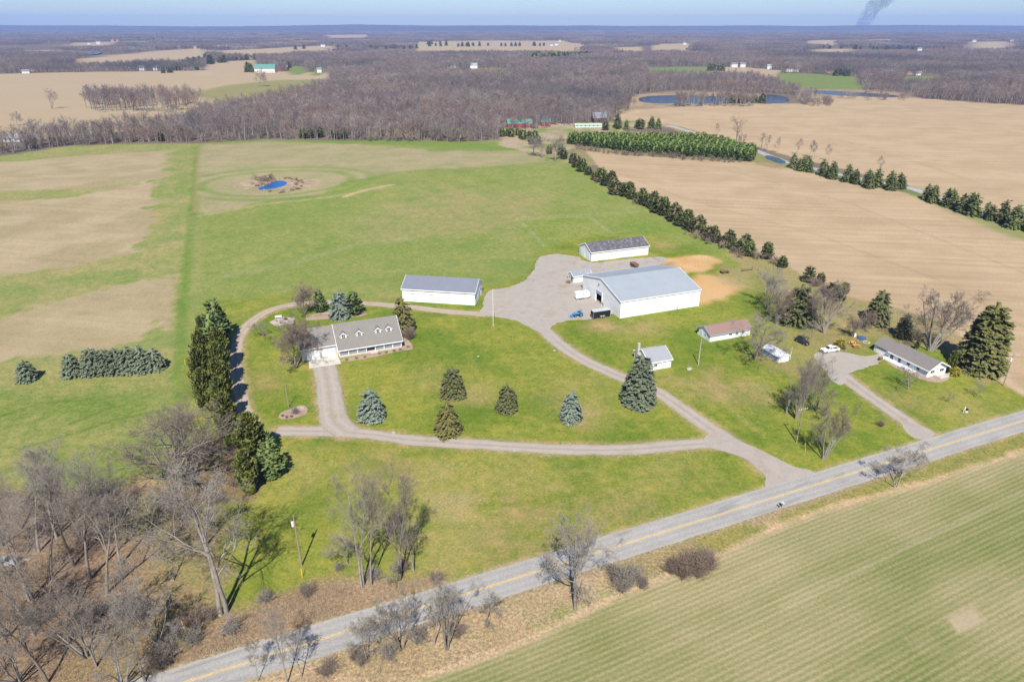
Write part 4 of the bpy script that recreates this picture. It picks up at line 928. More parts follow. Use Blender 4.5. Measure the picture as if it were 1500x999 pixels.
def window(root, face, a, w_, zc, h, m_frame=M_white, L=0, y=0.0):
    fr = MB()
    for (p, q, r, s_) in ((a, a + w_, zc, zc + 0.09), (a, a + w_, zc + h - 0.09, zc + h), (a, a + 0.09, zc + 0.09, zc + h - 0.09), (a + w_ - 0.09, a + w_, zc + 0.09, zc + h - 0.09), (a + w_ / 2 - .03, a + w_ / 2 + .03, zc + 0.09, zc + h - 0.09)):
        if face == 'front': fr.box(p, q, y - 0.06, y - 0.003, r, s_)
        elif face == 'gable': fr.box(-0.06, -0.003, p, q, r, s_)
        else: fr.box(L + 0.003, L + 0.06, p, q, r, s_)
    f = fr.build('window', m_frame, root)
    g_ = MB()
    if face == 'front': g_.box(a + .05, a + w_ - .05, y - 0.03, y - 0.005, zc + .05, zc + h - .05)
    elif face == 'gable': g_.box(-0.03, -0.005, a + .05, a + w_ - .05, zc + .05, zc + h - .05)
    else: g_.box(L + 0.005, L + 0.03, a + .05, a + w_ - .05, zc + .05, zc + h - .05)
    g_.build('pane', M_glass, f)
    return f

# --- farmhouse with dormers and porch
A = 22.0; fh = P(497.4, 524.6)
root = thing('farmhouse', 'long white farmhouse with four dormers and a front porch under a tan shingle roof', 'house', fh, rad(A))
Lm, Wm, EV, RD = 19.0, 14.5, 2.55, 7.9; PV = 2.4; GX0, GV = -10.5, 2.0
slope = (RD - EV) / (Wm / 2)
roofz = lambda y: EV + slope * (y if y < Wm / 2 else Wm - y)
MB().prism([(PV, -0.3), (Wm, -0.3), (Wm, EV), (Wm / 2, RD), (PV, roofz(PV))], 0.02, Lm - 0.02, 'x').build('wall', M_lap, root)
MB().prism([(GV, -0.3), (Wm - 1.2, -0.3), (Wm - 1.2, roofz(Wm - 1.2)), (Wm / 2, RD - 0.12), (GV, roofz(GV) - 0.12)], GX0, 0.0, 'x').build('garage_wall', M_cream, root)
rf = MB().prism(chevron(Wm, EV, RD, 0.35, 0.16), -0.25, Lm + 0.35, 'x').build('roof', M_shing, root)
gr = MB().prism([(GV - 0.45, roofz(GV - .45) - 0.10), (GV - 0.45, roofz(GV - .45) + 0.06), (Wm / 2, RD + 0.06), (Wm - 0.8, roofz(Wm - 0.8) + 0.06), (Wm - 0.8, roofz(Wm - 0.8) - 0.10), (Wm / 2, RD - 0.10)], GX0 - 0.3, -0.255, 'x').build('garage_roof', M_shing, root)
MB().box(GX0 - 0.3, -0.26, GV - 0.52, GV - 0.455, roofz(GV - .45) - 0.16, roofz(GV - .45) + 0.07).build('gutter', M_white, gr)
MB().box(-0.25, Lm + 0.35, -0.42, -0.355, roofz(-.35) - 0.08, roofz(-.35) + 0.19).build('gutter', M_white, rf)
for x in (-0.33, Lm + 0.353):
    MB().prism(chevron(Wm, EV, RD, 0.37, 0.30, -0.1), x, x + 0.075, 'x').build('fascia', M_white, rf)
for x in (2.2, 6.9, 12.6, 15.9):
    yf = 3.0; zb = roofz(yf); hw = 0.92
    dm = MB().prism([(x - hw, zb - 0.1), (x + hw, zb - 0.1), (x + hw, zb + 1.0), (x, zb + 1.75), (x - hw, zb + 1.0)], yf, yf + 2.9, 'y').build('dormer', M_lap, root)
    MB().prism([(x - hw - .3, zb + .75), (x - hw - .3, zb + .88), (x, zb + 1.93), (x + hw + .3, zb + .88), (x + hw + .3, zb + .75), (x, zb + 1.78)], yf - 0.22, yf + 3.1, 'y').build('dormer_roof', M_shing, dm)
    MB().prism([(x - hw - .32, zb + .70), (x - hw - .32, zb + .90), (x, zb + 1.96), (x + hw + .32, zb + .90), (x + hw + .32, zb + .70), (x, zb + 1.72)], yf - 0.30, yf - 0.222, 'y').build('dormer_trim', M_white, dm)
    MB().box(x - .42, x + .42, yf - .05, yf - .003, zb + .08, zb + 1.12).build('dormer_window', M_glass, dm)
    MB().box(x - .03, x + .03, yf - .07, yf - .052, zb + .1, zb + 1.05).box(x - .32, x - .03, yf - .07, yf - .052, zb + .55, zb + .6).box(x + .03, x + .32, yf - .07, yf - .052, zb + .55, zb + .6).build('muntin', M_white, dm)
pf = MB().box(0.05, Lm - 0.05, 0.05, PV - 0.003, -0.2, 0.42).build('porch_floor', M_conc, root)
MB().box(9.2, 11.4, -0.6, 0.045, -0.2, 0.21).box(9.2, 11.4, -0.25, 0.04, 0.212, 0.40).build('step', M_conc, pf)
for k in range(8):
    x = 0.15 + k * (Lm - 0.3) / 7
    MB().box(x - .1, x + .1, 0.10, 0.30, 0.423, EV - 0.1).build('porch_post', M_white, root)
for k in range(7):
    if k == 3: continue
    x0 = 0.25 + k * (Lm - 0.3) / 7; x1 = x0 + (Lm - 0.3) / 7 - 0.2
    mb = MB().box(x0, x1, .17, .23, 1.22, 1.28).box(x0, x1, .17, .23, .55, .60)
    for q in range(12): mb.box(x0 + .1 + q * .2, x0 + .13 + q * .2, .185, .215, .6, 1.22)
    mb.build('railing', M_white, root)
for x in (1.2, 4.4, 7.2, 13.0, 16.3): window(root, 'front', x, 1.5, 1.1, 1.3, y=PV)
on_front(root, 'front_door', 9.7, 10.7, 0.43, 2.5, M_bluegrey, 0.06, y=PV)
for x in (-8.9, -4.4):
    dr = on_front(root, 'garage_door', x, x + 3.4, 0.0, 2.3, M_door, 0.06, y=GV)
    MB().box(x - .15, x - .003, GV - .08, GV - .003, 0, 2.42).box(x + 3.403, x + 3.55, GV - .08, GV - .003, 0, 2.42).box(x - .15, x + 3.55, GV - .08, GV - .003, 2.423, 2.57).build('frame', M_white, dr)
on_end(root, 'window', Lm - 0.02, 5.0, 6.3, 1.0, 2.2, M_glass); on_end(root, 'window', Lm - 0.02, 8.5, 9.8, 1.0, 2.2, M_glass)
MB().tube([(2.8, 1.2, roofz(1.2)), (2.8, 1.2, roofz(1.2) + 0.7)], 0.13).build('roof_vent', M_steel, root)
MB().tube([(12.0, 9.5, roofz(9.5)), (12.0, 9.5, roofz(9.5) + 0.6)], 0.08).build('roof_vent', M_steel, root)

# --- white pole building with slate roof
wg = P(590, 441); root, rf = gable('pole_building', 'long white metal pole building with a slate grey roof behind the farmhouse', 'farm building', wg, -9.3, 26.5, 13.0, 4.75, 7.5, M_wmetal, M_rslate, o=0.4)
dr = on_front(root, 'sliding_door', 4.2, 10.6, 0.05, 3.0, mat('white_sliding_door', (0.76, 0.76, 0.74), 0.5, 0.03), 0.10)
MB().box(3.2, 11.4, -0.16, -0.103, 3.05, 3.2).build('door_rail', M_steel, dr)
on_end(root, 'garage_door', 26.5, 1.0, 4.4, 0, 3.2, M_door, 0.07); on_end(root, 'garage_door', 26.5, 5.4, 8.8, 0, 3.2, M_greypanel, 0.07); on_end(root, 'door', 26.5, 10.2, 11.2, 0, 2.1, M_door, 0.07)
MB().tube([(14, 6.6, 7.4), (14, 6.6, 8.3)], 0.14).build('roof_vent', M_steel, root)
for y in (0.5, 9.6): MB().box(26.55, 26.85, y, y + .25, 2.6, 2.9).build('wall_lamp', M_black, root)
# --- big arena barn
ab = P(908, 466.5); AA = 21.0
u = Vector((math.cos(rad(AA)), math.sin(rad(AA)))); v = Vector((-u.y, u.x))
root, rf = gable('arena_barn', 'largest barn, white metal walls and pale grey roof with a dark open doorway', 'barn', ab, AA, 31.5, 28.5, 6.1, 9.6, M_wmetal, M_rgrey, o=0.25, ox=0.25, opening=(13.2, 17.6, 4.2))
MB().box(0.25, 31.25, 0.25, 28.25, -0.25, 0.06).build('arena_floor', mat('arena_sand', (0.24, 0.18, 0.12), 0.95, 0.2), root)
dr = MB().box(-0.12, -0.003, 13.2, 17.6, 3.2, 4.35).build('roller_door', M_bluegrey, root)
MB().box(-0.16, -0.01, 12.9, 13.19, 0, 4.4).box(-0.16, -0.01, 17.61, 17.9, 0, 4.4).box(-0.16, -0.125, 12.9, 17.9, 4.41, 4.7).build('door_frame', M_white, root)
on_gable(root, 'door', 25.8, 26.8, 0, 2.1, M_door, 0.06)
for y in (11.4, 12.2): MB().box(-0.35, -0.005, y, y + 0.4, 1.0, 1.6).build('wall_box', M_greypaint, root)
MB().box(-0.45, -0.005, 15.2, 15.7, 7.0, 7.5).build('wall_lamp', M_steel, root)
MB().tube([(22.5, -0.12, 0), (22.5, -0.12, 1.2)], 0.12).build('standpipe', M_rust, root)
for x in (0.0, 31.38): MB().box(x - 0.04, x + 0.16, -0.05, -0.003, 0, 6.0).build('corner_trim', M_white, root)
# --- old long barn
lb = P(866, 383.5); root, rf = gable('stable_barn', 'old long barn with tan panel walls and a weathered blotchy dark roof', 'barn', lb, 20.5, 27.3, 11.5, 4.0, 6.5, M_tanmetal, M_rdark, o=0.35)
for x0, x1, mm in ((3.2, 6.5, M_greypanel), (12.0, 18.6, M_greypanel), (20.5, 22.6, M_bluelap)): on_front(root, 'panel_door', x0, x1, 0.1, 3.6, mm, 0.07)
on_front(root, 'door', 2.0, 2.9, 0.05, 2.1, M_white, 0.08)
on_gable(root, 'gable_panel', 0.3, 11.2, 0, 3.9, M_bluelap, 0.04)
for y0, y1 in ((1.6, 4.6), (6.2, 9.4)): MB().box(-0.10, -0.043, y0, y1, 0, 3.3).build('sliding_door', M_wmetal, root)
MB().box(-0.16, -0.105, 5.2, 5.9, 0, 2.2).build('door', M_white, root)
# --- small shed by the arena barn
sh = P(840, 414.5); root, rf = gable('utility_shed', 'small white shed with a blotchy blue-grey roof beside the largest barn', 'shed', sh, 21, 7.6, 4.6, 2.6, 3.7, M_wmetal, mat('blotchy_roof', (0.20, 0.22, 0.26), 0.8, 0.3, 1.5, dirt=(0.36, 0.36, 0.38), dirt_amt=0.7), o=0.3)
on_gable(root, 'door', 1.0, 2.2, 0, 2.0, M_brownwall); on_gable(root, 'window', 3.0, 3.8, 1.2, 1.9, M_glass)
# --- garage with chimney behind the tall lawn spruce
cg = P(950.5, 543.5); root, rf = gable('chimney_garage', 'small white outbuilding with a grey roof and a pale brick chimney on its end wall', 'garage', cg, 20, 7.2, 8.6, 2.7, 4.9, M_lap, M_shinggrey, o=0.35)
MB().box(-0.75, -0.06, 5.6, 6.3, -0.2, 6.0).box(-0.80, -0.01, 5.55, 6.35, 6.003, 6.2).build('chimney', M_brick, root)
on_gable(root, 'garage_door', 1.0, 3.6, 0, 2.2, M_door); on_front(root, 'door', 5.4, 6.4, 0, 2.0, M_door); window(root, 'front', 1.5, 1.2, 1.0, 1.0)
MB().tube([(6.6, 5.5, 4.3), (6.6, 5.5, 5.1)], 0.1).build('roof_vent', M_steel, root)
# --- brown roofed outbuilding
bb = P(1039.5, 501); root, rf = gable('long_outbuilding', 'low long white outbuilding with a red-brown shingle roof', 'outbuilding', bb, 20.5, 15.2, 6.8, 2.3, 3.9, M_lap, M_shingred, o=0.35, trim=M_bluegrey)
window(root, 'gable', 2.0, 1.0, 0.9, 0.9); on_gable(root, 'door', 4.2, 5.1, 0, 2.0, M_bluelap)
for x in (7.0, 9.4, 11.8): window(root, 'front', x, 1.2, 1.0, 0.9)
on_gable(root, 'gable_panel', 0.2, 1.9, 0.0, 2.2, M_bluelap, 0.03)
MB().box(-0.4, -0.01, 6.0, 6.5, 1.2, 1.9).build('meter_box', M_black, root)
# --- little white shed
ws = P(1155, 528.5); root, rf = gable('garden_shed', 'tiny white metal shed with a white roof near the oak at the neighbour\'s yard', 'shed', ws, 112, 7.2, 3.8, 1.75, 2.3, M_wmetal, mat('white_metal_roof', (0.62, 0.64, 0.66), 0.45, 0.05, ribs=('X', 0.6, 'rib', 0.03)), o=0.12, ox=0.12)
MB().box(0.6, 6.6, 3.803, 3.85, 0.25, 1.5).build('side_panel', M_bluegrey, root); on_gable(root, 'door', 1.2, 2.4, 0, 1.6, M_white)
# --- ranch house: gable end towards the road
rc_ = P(1357, 553); RA = 21.5
root = thing('ranch_house', 'single-storey white ranch house with a grey-brown roof beside the biggest spruce', 'house', rc_, rad(RA))
Wd, Ld, Lg = 7.2, 13.2, 5.4; ev, rg = 2.5, 4.4
# walls run back along local y: rotate a gable built along x
sub = lambda mb, nm, mm, par=root: mb.build(nm, mm, par)
prof = [(0, -.3), (Wd, -.3), (Wd, ev), (Wd / 2, rg), (0, ev)]
sub(MB().prism(prof, 0, Ld, 'y'), 'wall', M_lap)
MB().box(-0.04, -0.003, 0.05, Ld - .05, -0.1, ev - .15).build('side_siding', M_bluelap, root)
rf = sub(MB().prism(chevron(Wd, ev, rg, 0.5, 0.16), -0.7, Ld + 0.003, 'y'), 'roof', M_shing2)
MB().prism(chevron(Wd, ev, rg, 0.52, 0.30, -0.1), -0.78, -0.703, 'y').build('fascia', M_white, rf)
for x0 in (-0.57, Wd + 0.504): MB().box(x0, x0 + 0.066, -0.7, Ld, ev - .46, ev - .10).build('gutter', M_white, rf)
profg = [(0.3, -.3), (Wd - .4, -.3), (Wd - .4, ev - .15), (Wd / 2, rg - .45), (0.3, ev - .15)]
sub(MB().prism(profg, Ld + 0.01, Ld + Lg, 'y'), 'garage_wall', M_lap)
w2 = Wd - .7
rg2 = sub(MB().prism([(x + 0.3, z) for x, z in chevron(w2, ev - .15, rg - .45, 0.4, 0.15)], Ld + 0.012, Ld + Lg + 0.35, 'y'), 'garage_roof', M_shing2)
gd = MB().box(0.22, 0.297, Ld + 1.2, Ld + 4.6, 0, 2.1).build('garage_door', M_door, root)
mb = MB()
for k in range(5): mb.box(0.19, 0.217, Ld + 1.35 + k * .65, Ld + 1.75 + k * .65, 1.5, 1.85)
mb.build('door_window', M_glass, gd)
for y in (2.6, 5.8, 8.8): MB().box(-0.08, -0.045, y, y + .9, 0.9 if y != 8.8 else 0.1, 2.0).build('window' if y != 8.8 else 'side_door', M_glass, root)
MB().box(-0.08, -0.045, 11.4, 12.4, 0.1, 2.1).build('side_door', M_glass, root)
MB().box(-1.6, -0.05, 3.5, Ld + 0.8, -0.2, 0.35).build('deck', M_ivory, root)
mb = MB()
for k in range(13): mb.box(-1.55, -1.47, 3.5 + k * .82, 3.58 + k * .82, 0.353, 0.9)
mb.box(-1.58, -1.44, 3.5, 13.5, 0.903, 0.98).build('railing', M_ivory, root)
for x in (1.0, 4.6): window(root, 'front', x, 1.7, 0.9, 1.1)
on_front(root, 'gable_trim', 0.1, Wd - .1, ev - 0.06, ev + 0.14, M_white, 0.07)
MB().box(2.6, 5.9, -2.2, -0.01, -0.2, 0.45).build('front_step', M_conc, root)
mb = MB().box(2.6, 2.68, -2.2, -2.12, .453, 1.3).box(5.82, 5.9, -2.2, -2.12, .453, 1.3).box(2.6, 5.9, -2.19, -2.13, 1.303, 1.37)
for k in range(9): mb.box(2.95 + k * .33, 2.99 + k * .33, -2.18, -2.14, .453, 1.3)
mb.build('step_railing', M_white, root)
for x, y in ((2.0, 6.0), (5.0, 9.0)):
    zz = ev + (rg - ev) * (x if x < Wd / 2 else Wd - x) / (Wd / 2)
    MB().tube([(x, y, zz), (x, y, zz + .6)], 0.09).build('roof_vent', M_steel, root)
# --- neighbours' buildings at the edge of the big wood
def far_building(name, label, cat, px, py, ang, L, W, e, r, wm, rm, grp=None, win=True):
    c = P(px, py); u = (math.cos(rad(ang)), math.sin(rad(ang)))
    c2 = (c[0] - u[0] * L / 2, c[1] - u[1] * L / 2)
    root, rf = gable(name, label, cat, c2, ang, L, W, e, r, wm, rm, o=0.4, ox=0.4, trim=None, group=grp)
    if win:
        for k in range(max(1, int(L // 4))): on_front(root, 'window', 1.2 + k * 4, 2.6 + k * 4, 1.0, 2.2, M_glass, 0.06)
    return root
far_building('red_barn', 'long red barn with a bright green metal roof at the edge of the wood', 'barn', 762, 188, 4, 24, 12, 4.0, 7.5, M_redbarn, M_greenroof)
far_building('red_shed', 'small red shed with a green roof next to the long red barn', 'shed', 800, 186, 4, 9, 8, 4.5, 6.5, M_redbarn, M_greenroof)
far_building('log_house', 'dark brown house with a grey roof between the wood and the pine plantation', 'house', 879, 180, 6, 14, 10, 4.5, 9.5, M_brownwall, M_rslate)
far_building('greenhouse', 'low pale green roofed shed behind the pine plantation', 'shed', 862, 187, 3, 26, 8, 1.8, 3.2, M_bluelap, mat('pale_green_roof', (0.30, 0.42, 0.27), 0.6, 0.05))
far_building('hedgerow_house', 'low grey house half hidden in the brushy hedgerow at the hay field', 'house', 24, 208, 8, 20, 9, 3.0, 5.5, M_bluelap, M_shinggrey)
far_building('dairy_barn', 'red and white barn with a green roof on the far tan farmland', 'barn', 388, 107, 2, 42, 18, 8, 16, mat('white_red_boards', (0.6, 0.5, 0.48), 0.7, 0.1), M_greenroof)
far_building('machine_shed', 'pale red shed beside the far green roofed barn', 'shed', 411, 103, 2, 30, 14, 5, 9, M_redbarn, mat('pale_red_roof', (0.42, 0.25, 0.22), 0.7, 0.1))
far_building('white_farmhouse', 'white two-storey house on a small green clearing in the big wood', 'house', 694, 102, 3, 16, 12, 8, 13, M_lap, M_shinggrey)
far_building('grey_barn', 'grey barn west of the white house in the woodland clearing', 'barn', 663, 101, 3, 26, 14, 6, 10, M_greypanel, M_rslate)

# ------------------------------------------------------------------ vehicles and machines
def wheel(parent, x, y, r, w_, side, m_rim=M_steel):
    t_ = MB().tube([(x, y - w_ / 2, r), (x, y + w_ / 2, r)], r, 16).build('wheel', M_tyre, parent, smooth=False)
    yy = y + side * (w_ / 2)
    MB().tube([(x, yy - .002 * side, r), (x, yy + 0.025 * side, r)], r * 0.58, 12).build('rim', m_rim, t_)
def pickup(label, at, rz):
    o = thing('pickup_truck', label, 'pickup', at, rz)
    body = [(-2.8, .45), (2.75, .42), (2.85, .7), (2.8, 1.05), (1.15, 1.18), (-1.05, 1.15), (-1.06, 0.75), (-2.7, .75), (-2.72, 1.15), (-2.85, 1.15)]
    MB().prism(body, -0.88, 0.88, 'y').build('body', M_carwhite, o, bevel=0.03)
    for s_ in (-1, 1): MB().box(-2.8, -1.06, min(s_ * .89, s_ * .99), max(s_ * .89, s_ * .99), 0.45, 1.16).build('bed_side', M_carwhite, o)
    for s_ in (-1, 1): MB().box(-1.055, 2.6, min(s_ * .882, s_ * .98), max(s_ * .882, s_ * .98), 0.47, 1.13).build('door_panel', M_carwhite, o)
    MB().box(-2.68, -1.08, -.87, .87, .755, .80).build('bed_liner', M_black, o)
    cab = MB().prism([(-1.05, 1.16), (1.1, 1.19), (0.45, 1.82), (-0.85, 1.85)], -0.80, 0.80, 'y').build('cab', M_carwhite, o, bevel=0.04)
    for s_ in (-1, 1):
        for a, b_ in ((-.95, -.2), (-.1, .72)):
            MB().prism([(a, 1.24), (b_ + (.12 if b_ > 0 else 0), 1.24), (b_ - (.18 if b_ > 0 else 0), 1.72), (a + .08, 1.72)], min(s_ * .80, s_ * .825), max(s_ * .80, s_ * .825), 'y').build('side_window', M_glass, o)
    MB().prism([(1.12, 1.24), (1.17, 1.24), (.60, 1.75), (.55, 1.75)], -.72, .72, 'y').build('windscreen', M_glass, o)
    MB().prism([(-1.10, 1.24), (-1.06, 1.24), (-.90, 1.75), (-.94, 1.75)], -.68, .68, 'y').build('rear_window', M_glass, o)
    for s_ in (-1, 1):
        MB().box(2.80, 2.88, s_ * .7 - .15, s_ * .7 + .15, .74, .95).build('headlight', M_lamp, o)
        MB().box(-2.9, -2.855, s_ * .82 - .08, s_ * .82 + .08, .72, 1.05).build('tail_light', M_redlamp, o)
        for x in (-1.85, 1.85): wheel(o, x, s_ * .88, .40, .26, s_)
    MB().box(2.81, 2.87, -.52, .52, .68, .96).build('grille', M_black, o)
    MB().box(2.80, 2.95, -.9, .9, .42, .60).build('bumper', M_steel, o)
def suv(label, at, rz, paint=M_cardark, name='parked_car', cat='car'):
    o = thing(name, label, cat, at, rz)
    MB().prism([(-2.25, .4), (2.2, .38), (2.3, .7), (2.15, .95), (1.0, 1.05), (-2.25, 1.08), (-2.32, .8)], -.88, .88, 'y').build('body', paint, o, bevel=0.05)
    MB().prism([(-2.2, 1.06), (1.05, 1.04), (.35, 1.60), (-1.9, 1.64)], -.76, .76, 'y').build('cabin', paint, o, bevel=0.05)
    MB().prism([(1.10, 1.10), (1.14, 1.10), (.50, 1.57), (.46, 1.57)], -.68, .68, 'y').build('windscreen', M_glass, o)
    MB().prism([(-2.24, 1.14), (-2.20, 1.14), (-1.97, 1.56), (-2.01, 1.56)], -.64, .64, 'y').build('rear_window', M_glass, o)
    for s_ in (-1, 1):
        for a, b_ in ((-1.85, -.75), (-.65, .55)):
            MB().prism([(a, 1.12), (b_ + .1, 1.12), (b_ - .1, 1.52), (a + .05, 1.52)], min(s_ * .762, s_ * .785), max(s_ * .762, s_ * .785), 'y').build('side_window', M_glass, o)
        MB().box(2.2, 2.3, s_ * .65 - .16, s_ * .65 + .16, .70, .86).build('headlight', M_lamp, o)
        MB().box(-2.36, -2.30, s_ * .7 - .1, s_ * .7 + .1, .8, 1.0).build('tail_light', M_redlamp, o)
        for x in (-1.4, 1.4): wheel(o, x, s_ * .80, .35, .22, s_)
c = P(1215, 515); pickup('white crew cab pickup truck parked on the gravel by the ranch house', c, rad(198))
c = P(1175, 503); suv('dark car parked on the grass by a leaning bare tree', c, rad(-62))
c = P(8, 827); suv('silver-grey car parked under the bare wood on the gravel track', c, rad(10), mat('silver_car_paint', (0.42, 0.43, 0.45), 0.3, 0.03, metal=0.4), 'parked_car', 'car')
# black cargo trailer
c = P(880, 464.5); o = thing('cargo_trailer', 'black enclosed cargo trailer with a pale roof beside the largest barn', 'trailer', c, rad(20))
MB().box(-3.3, 3.0, -1.15, 1.15, .55, 2.65).build('body', M_black, o, bevel=0.04)
MB().box(-3.34, 3.04, -1.18, 1.18, 2.653, 2.72).build('roof', mat('trailer_roof', (0.40, 0.42, 0.44), 0.4, 0.05), o)
mb = MB()
for y in (-1.19, 1.11): mb.box(-3.36, -3.28, y, y + .08, .5, 2.65)
mb.box(-3.36, -3.28, -1.1, 1.1, .45, .55).build('rear_frame', M_steel, o)
MB().box(-3.33, -3.302, -1.05, 1.05, .6, 2.6).build('ramp_door', M_black, o)
MB().box(-.9, 1.0, -1.24, -1.155, .82, .92).box(-.9, 1.0, 1.155, 1.24, .82, .92).build('fender', M_ivory, o)
for s_ in (-1, 1):
    for x in (-.42, .46): wheel(o, x, s_ * 1.12, .36, .2, s_)
MB().tube([(3.0, -.7, .55), (4.3, 0, .55)], .06).tube([(3.0, .7, .55), (4.3, 0, .55)], .06).tube([(4.25, 0, .0), (4.25, 0, .9)], .05).build('hitch', M_steel, o)
MB().box(2.0, 2.7, -1.19, -1.152, .7, 2.4).build('side_door', M_black, o)
# horse trailer
c = P(852, 437.5); o = thing('horse_trailer', 'white horse trailer with small dark windows standing on the gravel yard', 'trailer', c, rad(17))
MB().prism([(-2.4, .5), (1.9, .5), (2.7, 1.0), (2.9, 1.9), (2.6, 2.65), (2.2, 2.75), (-2.4, 2.75)], -1.0, 1.0, 'y').build('body', M_carwhite, o, bevel=0.10)
for x in (0.0, 1.0):
    for s_ in (-1, 1): MB().box(x, x + .45, min(s_ * 1.003, s_ * 1.03), max(s_ * 1.003, s_ * 1.03), 1.75, 2.15).build('side_window', M_glass, o)
MB().box(-2.45, -2.403, -.9, .9, .55, 2.6).build('rear_door', M_ivory, o)
for s_ in (-1, 1):
    MB().box(-1.5, .5, min(s_ * 1.003, s_ * 1.16), max(s_ * 1.003, s_ * 1.16), .82, .95).build('fender', M_ivory, o)
    for x in (-.95, -.1): wheel(o, x, s_ * 1.02, .36, .2, s_)
MB().tube([(2.3, -.6, .5), (4.0, 0, .5)], .06).tube([(2.3, .6, .5), (4.0, 0, .5)], .06).tube([(3.95, 0, 0), (3.95, 0, .8)], .05).build('hitch', M_steel, o)
# blue tractor with loader
c = P(846, 463.5); o = thing('loader_tractor', 'small blue tractor with a front loader parked on the gravel yard', 'tractor', c, rad(205))
MB().box(-.3, 1.75, -.36, .36, .85, 1.45).build('bonnet', M_tractor, o, bevel=0.08)
MB().box(-1.1, 1.6, -.28, .28, .55, .84).build('chassis', M_black, o)
MB().box(-1.1, -.35, -.55, .55, .9, 1.15).build('platform', M_tractor, o)
for s_ in (-1, 1):
    wheel(o, -.85, s_ * .82, .75, .42, s_, M_tractor); wheel(o, 1.25, s_ * .68, .45, .28, s_, M_tractor)
    MB().prism([(-1.5, 1.3), (-1.2, 1.6), (-.5, 1.6), (-.2, 1.3), (-.2, 1.38), (-.5, 1.68), (-1.2, 1.68), (-1.5, 1.38)], min(s_ * .60, s_ * 1.02), max(s_ * .60, s_ * 1.02), 'y').build('mudguard', M_tractor, o)
    MB().tube([(.2, s_ * .5, 1.5), (1.6, s_ * .5, 1.45), (2.5, s_ * .5, .6)], .07).build('loader_arm', M_tractor, o)
MB().box(-1.05, -.6, -.25, .25, 1.16, 1.3).box(-1.12, -1.0, -.25, .25, 1.3, 1.75).build('seat', M_black, o)
MB().tube([(-1.25, -.5, 1.0), (-1.3, -.5, 2.4), (-1.3, .5, 2.4), (-1.25, .5, 1.0)], .05).build('roll_bar', M_black, o)
MB().prism([(2.4, .1), (3.0, .1), (3.05, .18), (2.55, .2), (2.5, .8), (2.4, .8)], -.9, .9, 'y').build('bucket', M_tractor, o)
MB().tube([(-.4, 0, 1.2), (-.25, 0, 1.6)], .03).tube([(-.28, -.2, 1.6), (-.28, .2, 1.6)], .025).build('steering_wheel', M_black, o)
MB().tube([(1.2, .2, 1.44), (1.2, .2, 2.0)], .035).build('exhaust', M_black, o)

# ------------------------------------------------------------------ poles, wires, yard things
def pole(name, label, cat, base, h, r=0.15, m=M_pole, arm=None, can=False, light=False, lean=0.0):
    o = thing(name, label, cat, base)
    MB().tube([(0, 0, -.3), (lean * h, 0, h)], [r, r * .68], 10).build('post', m, o)
    if arm is not None:
        a = rad(arm); L = 1.25; cx, cy = math.cos(a) * L, math.sin(a) * L
        ar = MB().tube([(-cx, -cy - .12, h - .5), (cx, cy - .12, h - .5)], .065, 4).build('crossarm', m, o)
        mb = MB()
        for k in (-.95, -.5, .5, .95): mb.tube([(cx * k, cy * k - .12, h - .44), (cx * k, cy * k - .12, h - .22)], .05, 6)
        mb.build('insulator', M_ivory, ar)
    if can: MB().tube([(-.32, -.1, h - 2.3), (-.32, -.1, h - 1.35)], .25, 12).build('transformer', mat('transformer_grey', (0.55, 0.56, 0.58), 0.5, 0.04), o)
    if light: MB().tube([(0, 0, h - .35), (.2, -.9, h - .15), (.25, -1.2, h - .2)], .04, 6).tube([(.25, -1.2, h - .45), (.25, -1.2, h - .15)], .16, 8).build('lamp', M_steel, o)
    return o
p1 = P(442, 829); h1 = 11.6
pole('utility_pole', 'tall wooden utility pole with a grey transformer by the old bare trees', 'utility pole', p1, h1, .17, can=True)
p2 = P(1166.5, 648); h2 = 9.6
pole('utility_pole', 'wooden utility pole with a crossarm beside the farm driveway entrance', 'utility pole', p2, h2, .15, arm=20)
p3 = P(1469.5, 565); h3 = HT(p3, 518)
pole('utility_pole', 'dark utility pole with crossarm and transformer near the biggest spruce', 'utility pole', p3, h3, .15, arm=-5, can=True)
p4 = P(1022.8, 534.5); h4 = HT(p4, 497)
pole('yard_light_pole', 'pale wooden yard light pole in front of the brown roofed outbuilding', 'light pole', p4, h4, .16, M_poleg, light=True)
p5 = P(422.7, 597); pole('yard_post', 'bare grey post standing in the round stone bed by the house drive', 'post', p5, HT(p5, 562), .10, M_steel)
p6 = P(722.5, 478); h6 = HT(p6, 424)
o = thing('flagpole', 'thin white flagpole on the lawn beside the gravel yard', 'flagpole', p6)
MB().tube([(0, 0, 0), (0, 0, h6)], [.07, .04], 8).build('mast', M_ivory, o); MB().blob((0, 0, h6 + .08), (.1, .1, .1), 1, 2, 0).build('finial', M_ylw, o)
p7 = P(619.3, 414); pole('antenna_mast', 'thin pale mast rising behind the white pole building', 'mast', p7, 11.0, .07, M_steel)
p8 = P(1157, 527); pole('marker_pole', 'slender pale pole beside the tiny white shed', 'pole', p8, 4.2, .05, M_ivory)
M_wire = mat('wire_grey', (0.20, 0.20, 0.20), 0.6, 0.0)
def wire(label, a, b_, sag=0.9):
    a = Vector(a); b_ = Vector(b_); pts = []
    for k in range(17):
        q = k / 16; p = a.lerp(b_, q); p.z -= sag * 4 * q * (1 - q); pts.append(p)
    tag(MB().tube(pts, 0.009, 4, cap=False).build('power_line', M_wire), label, 'wire', 'overhead power lines')
t1 = (p1[0], p1[1], p1[2] + h1 - .25); t2 = (p2[0], p2[1], p2[2] + h2 - .25); t3 = (p3[0], p3[1], p3[2] + h3 - .25); t4 = (p4[0], p4[1], p4[2] + h4 - .3)
wire('long thin power line over the front lawn from the transformer pole to the driveway pole', t1, t2, 3.0)
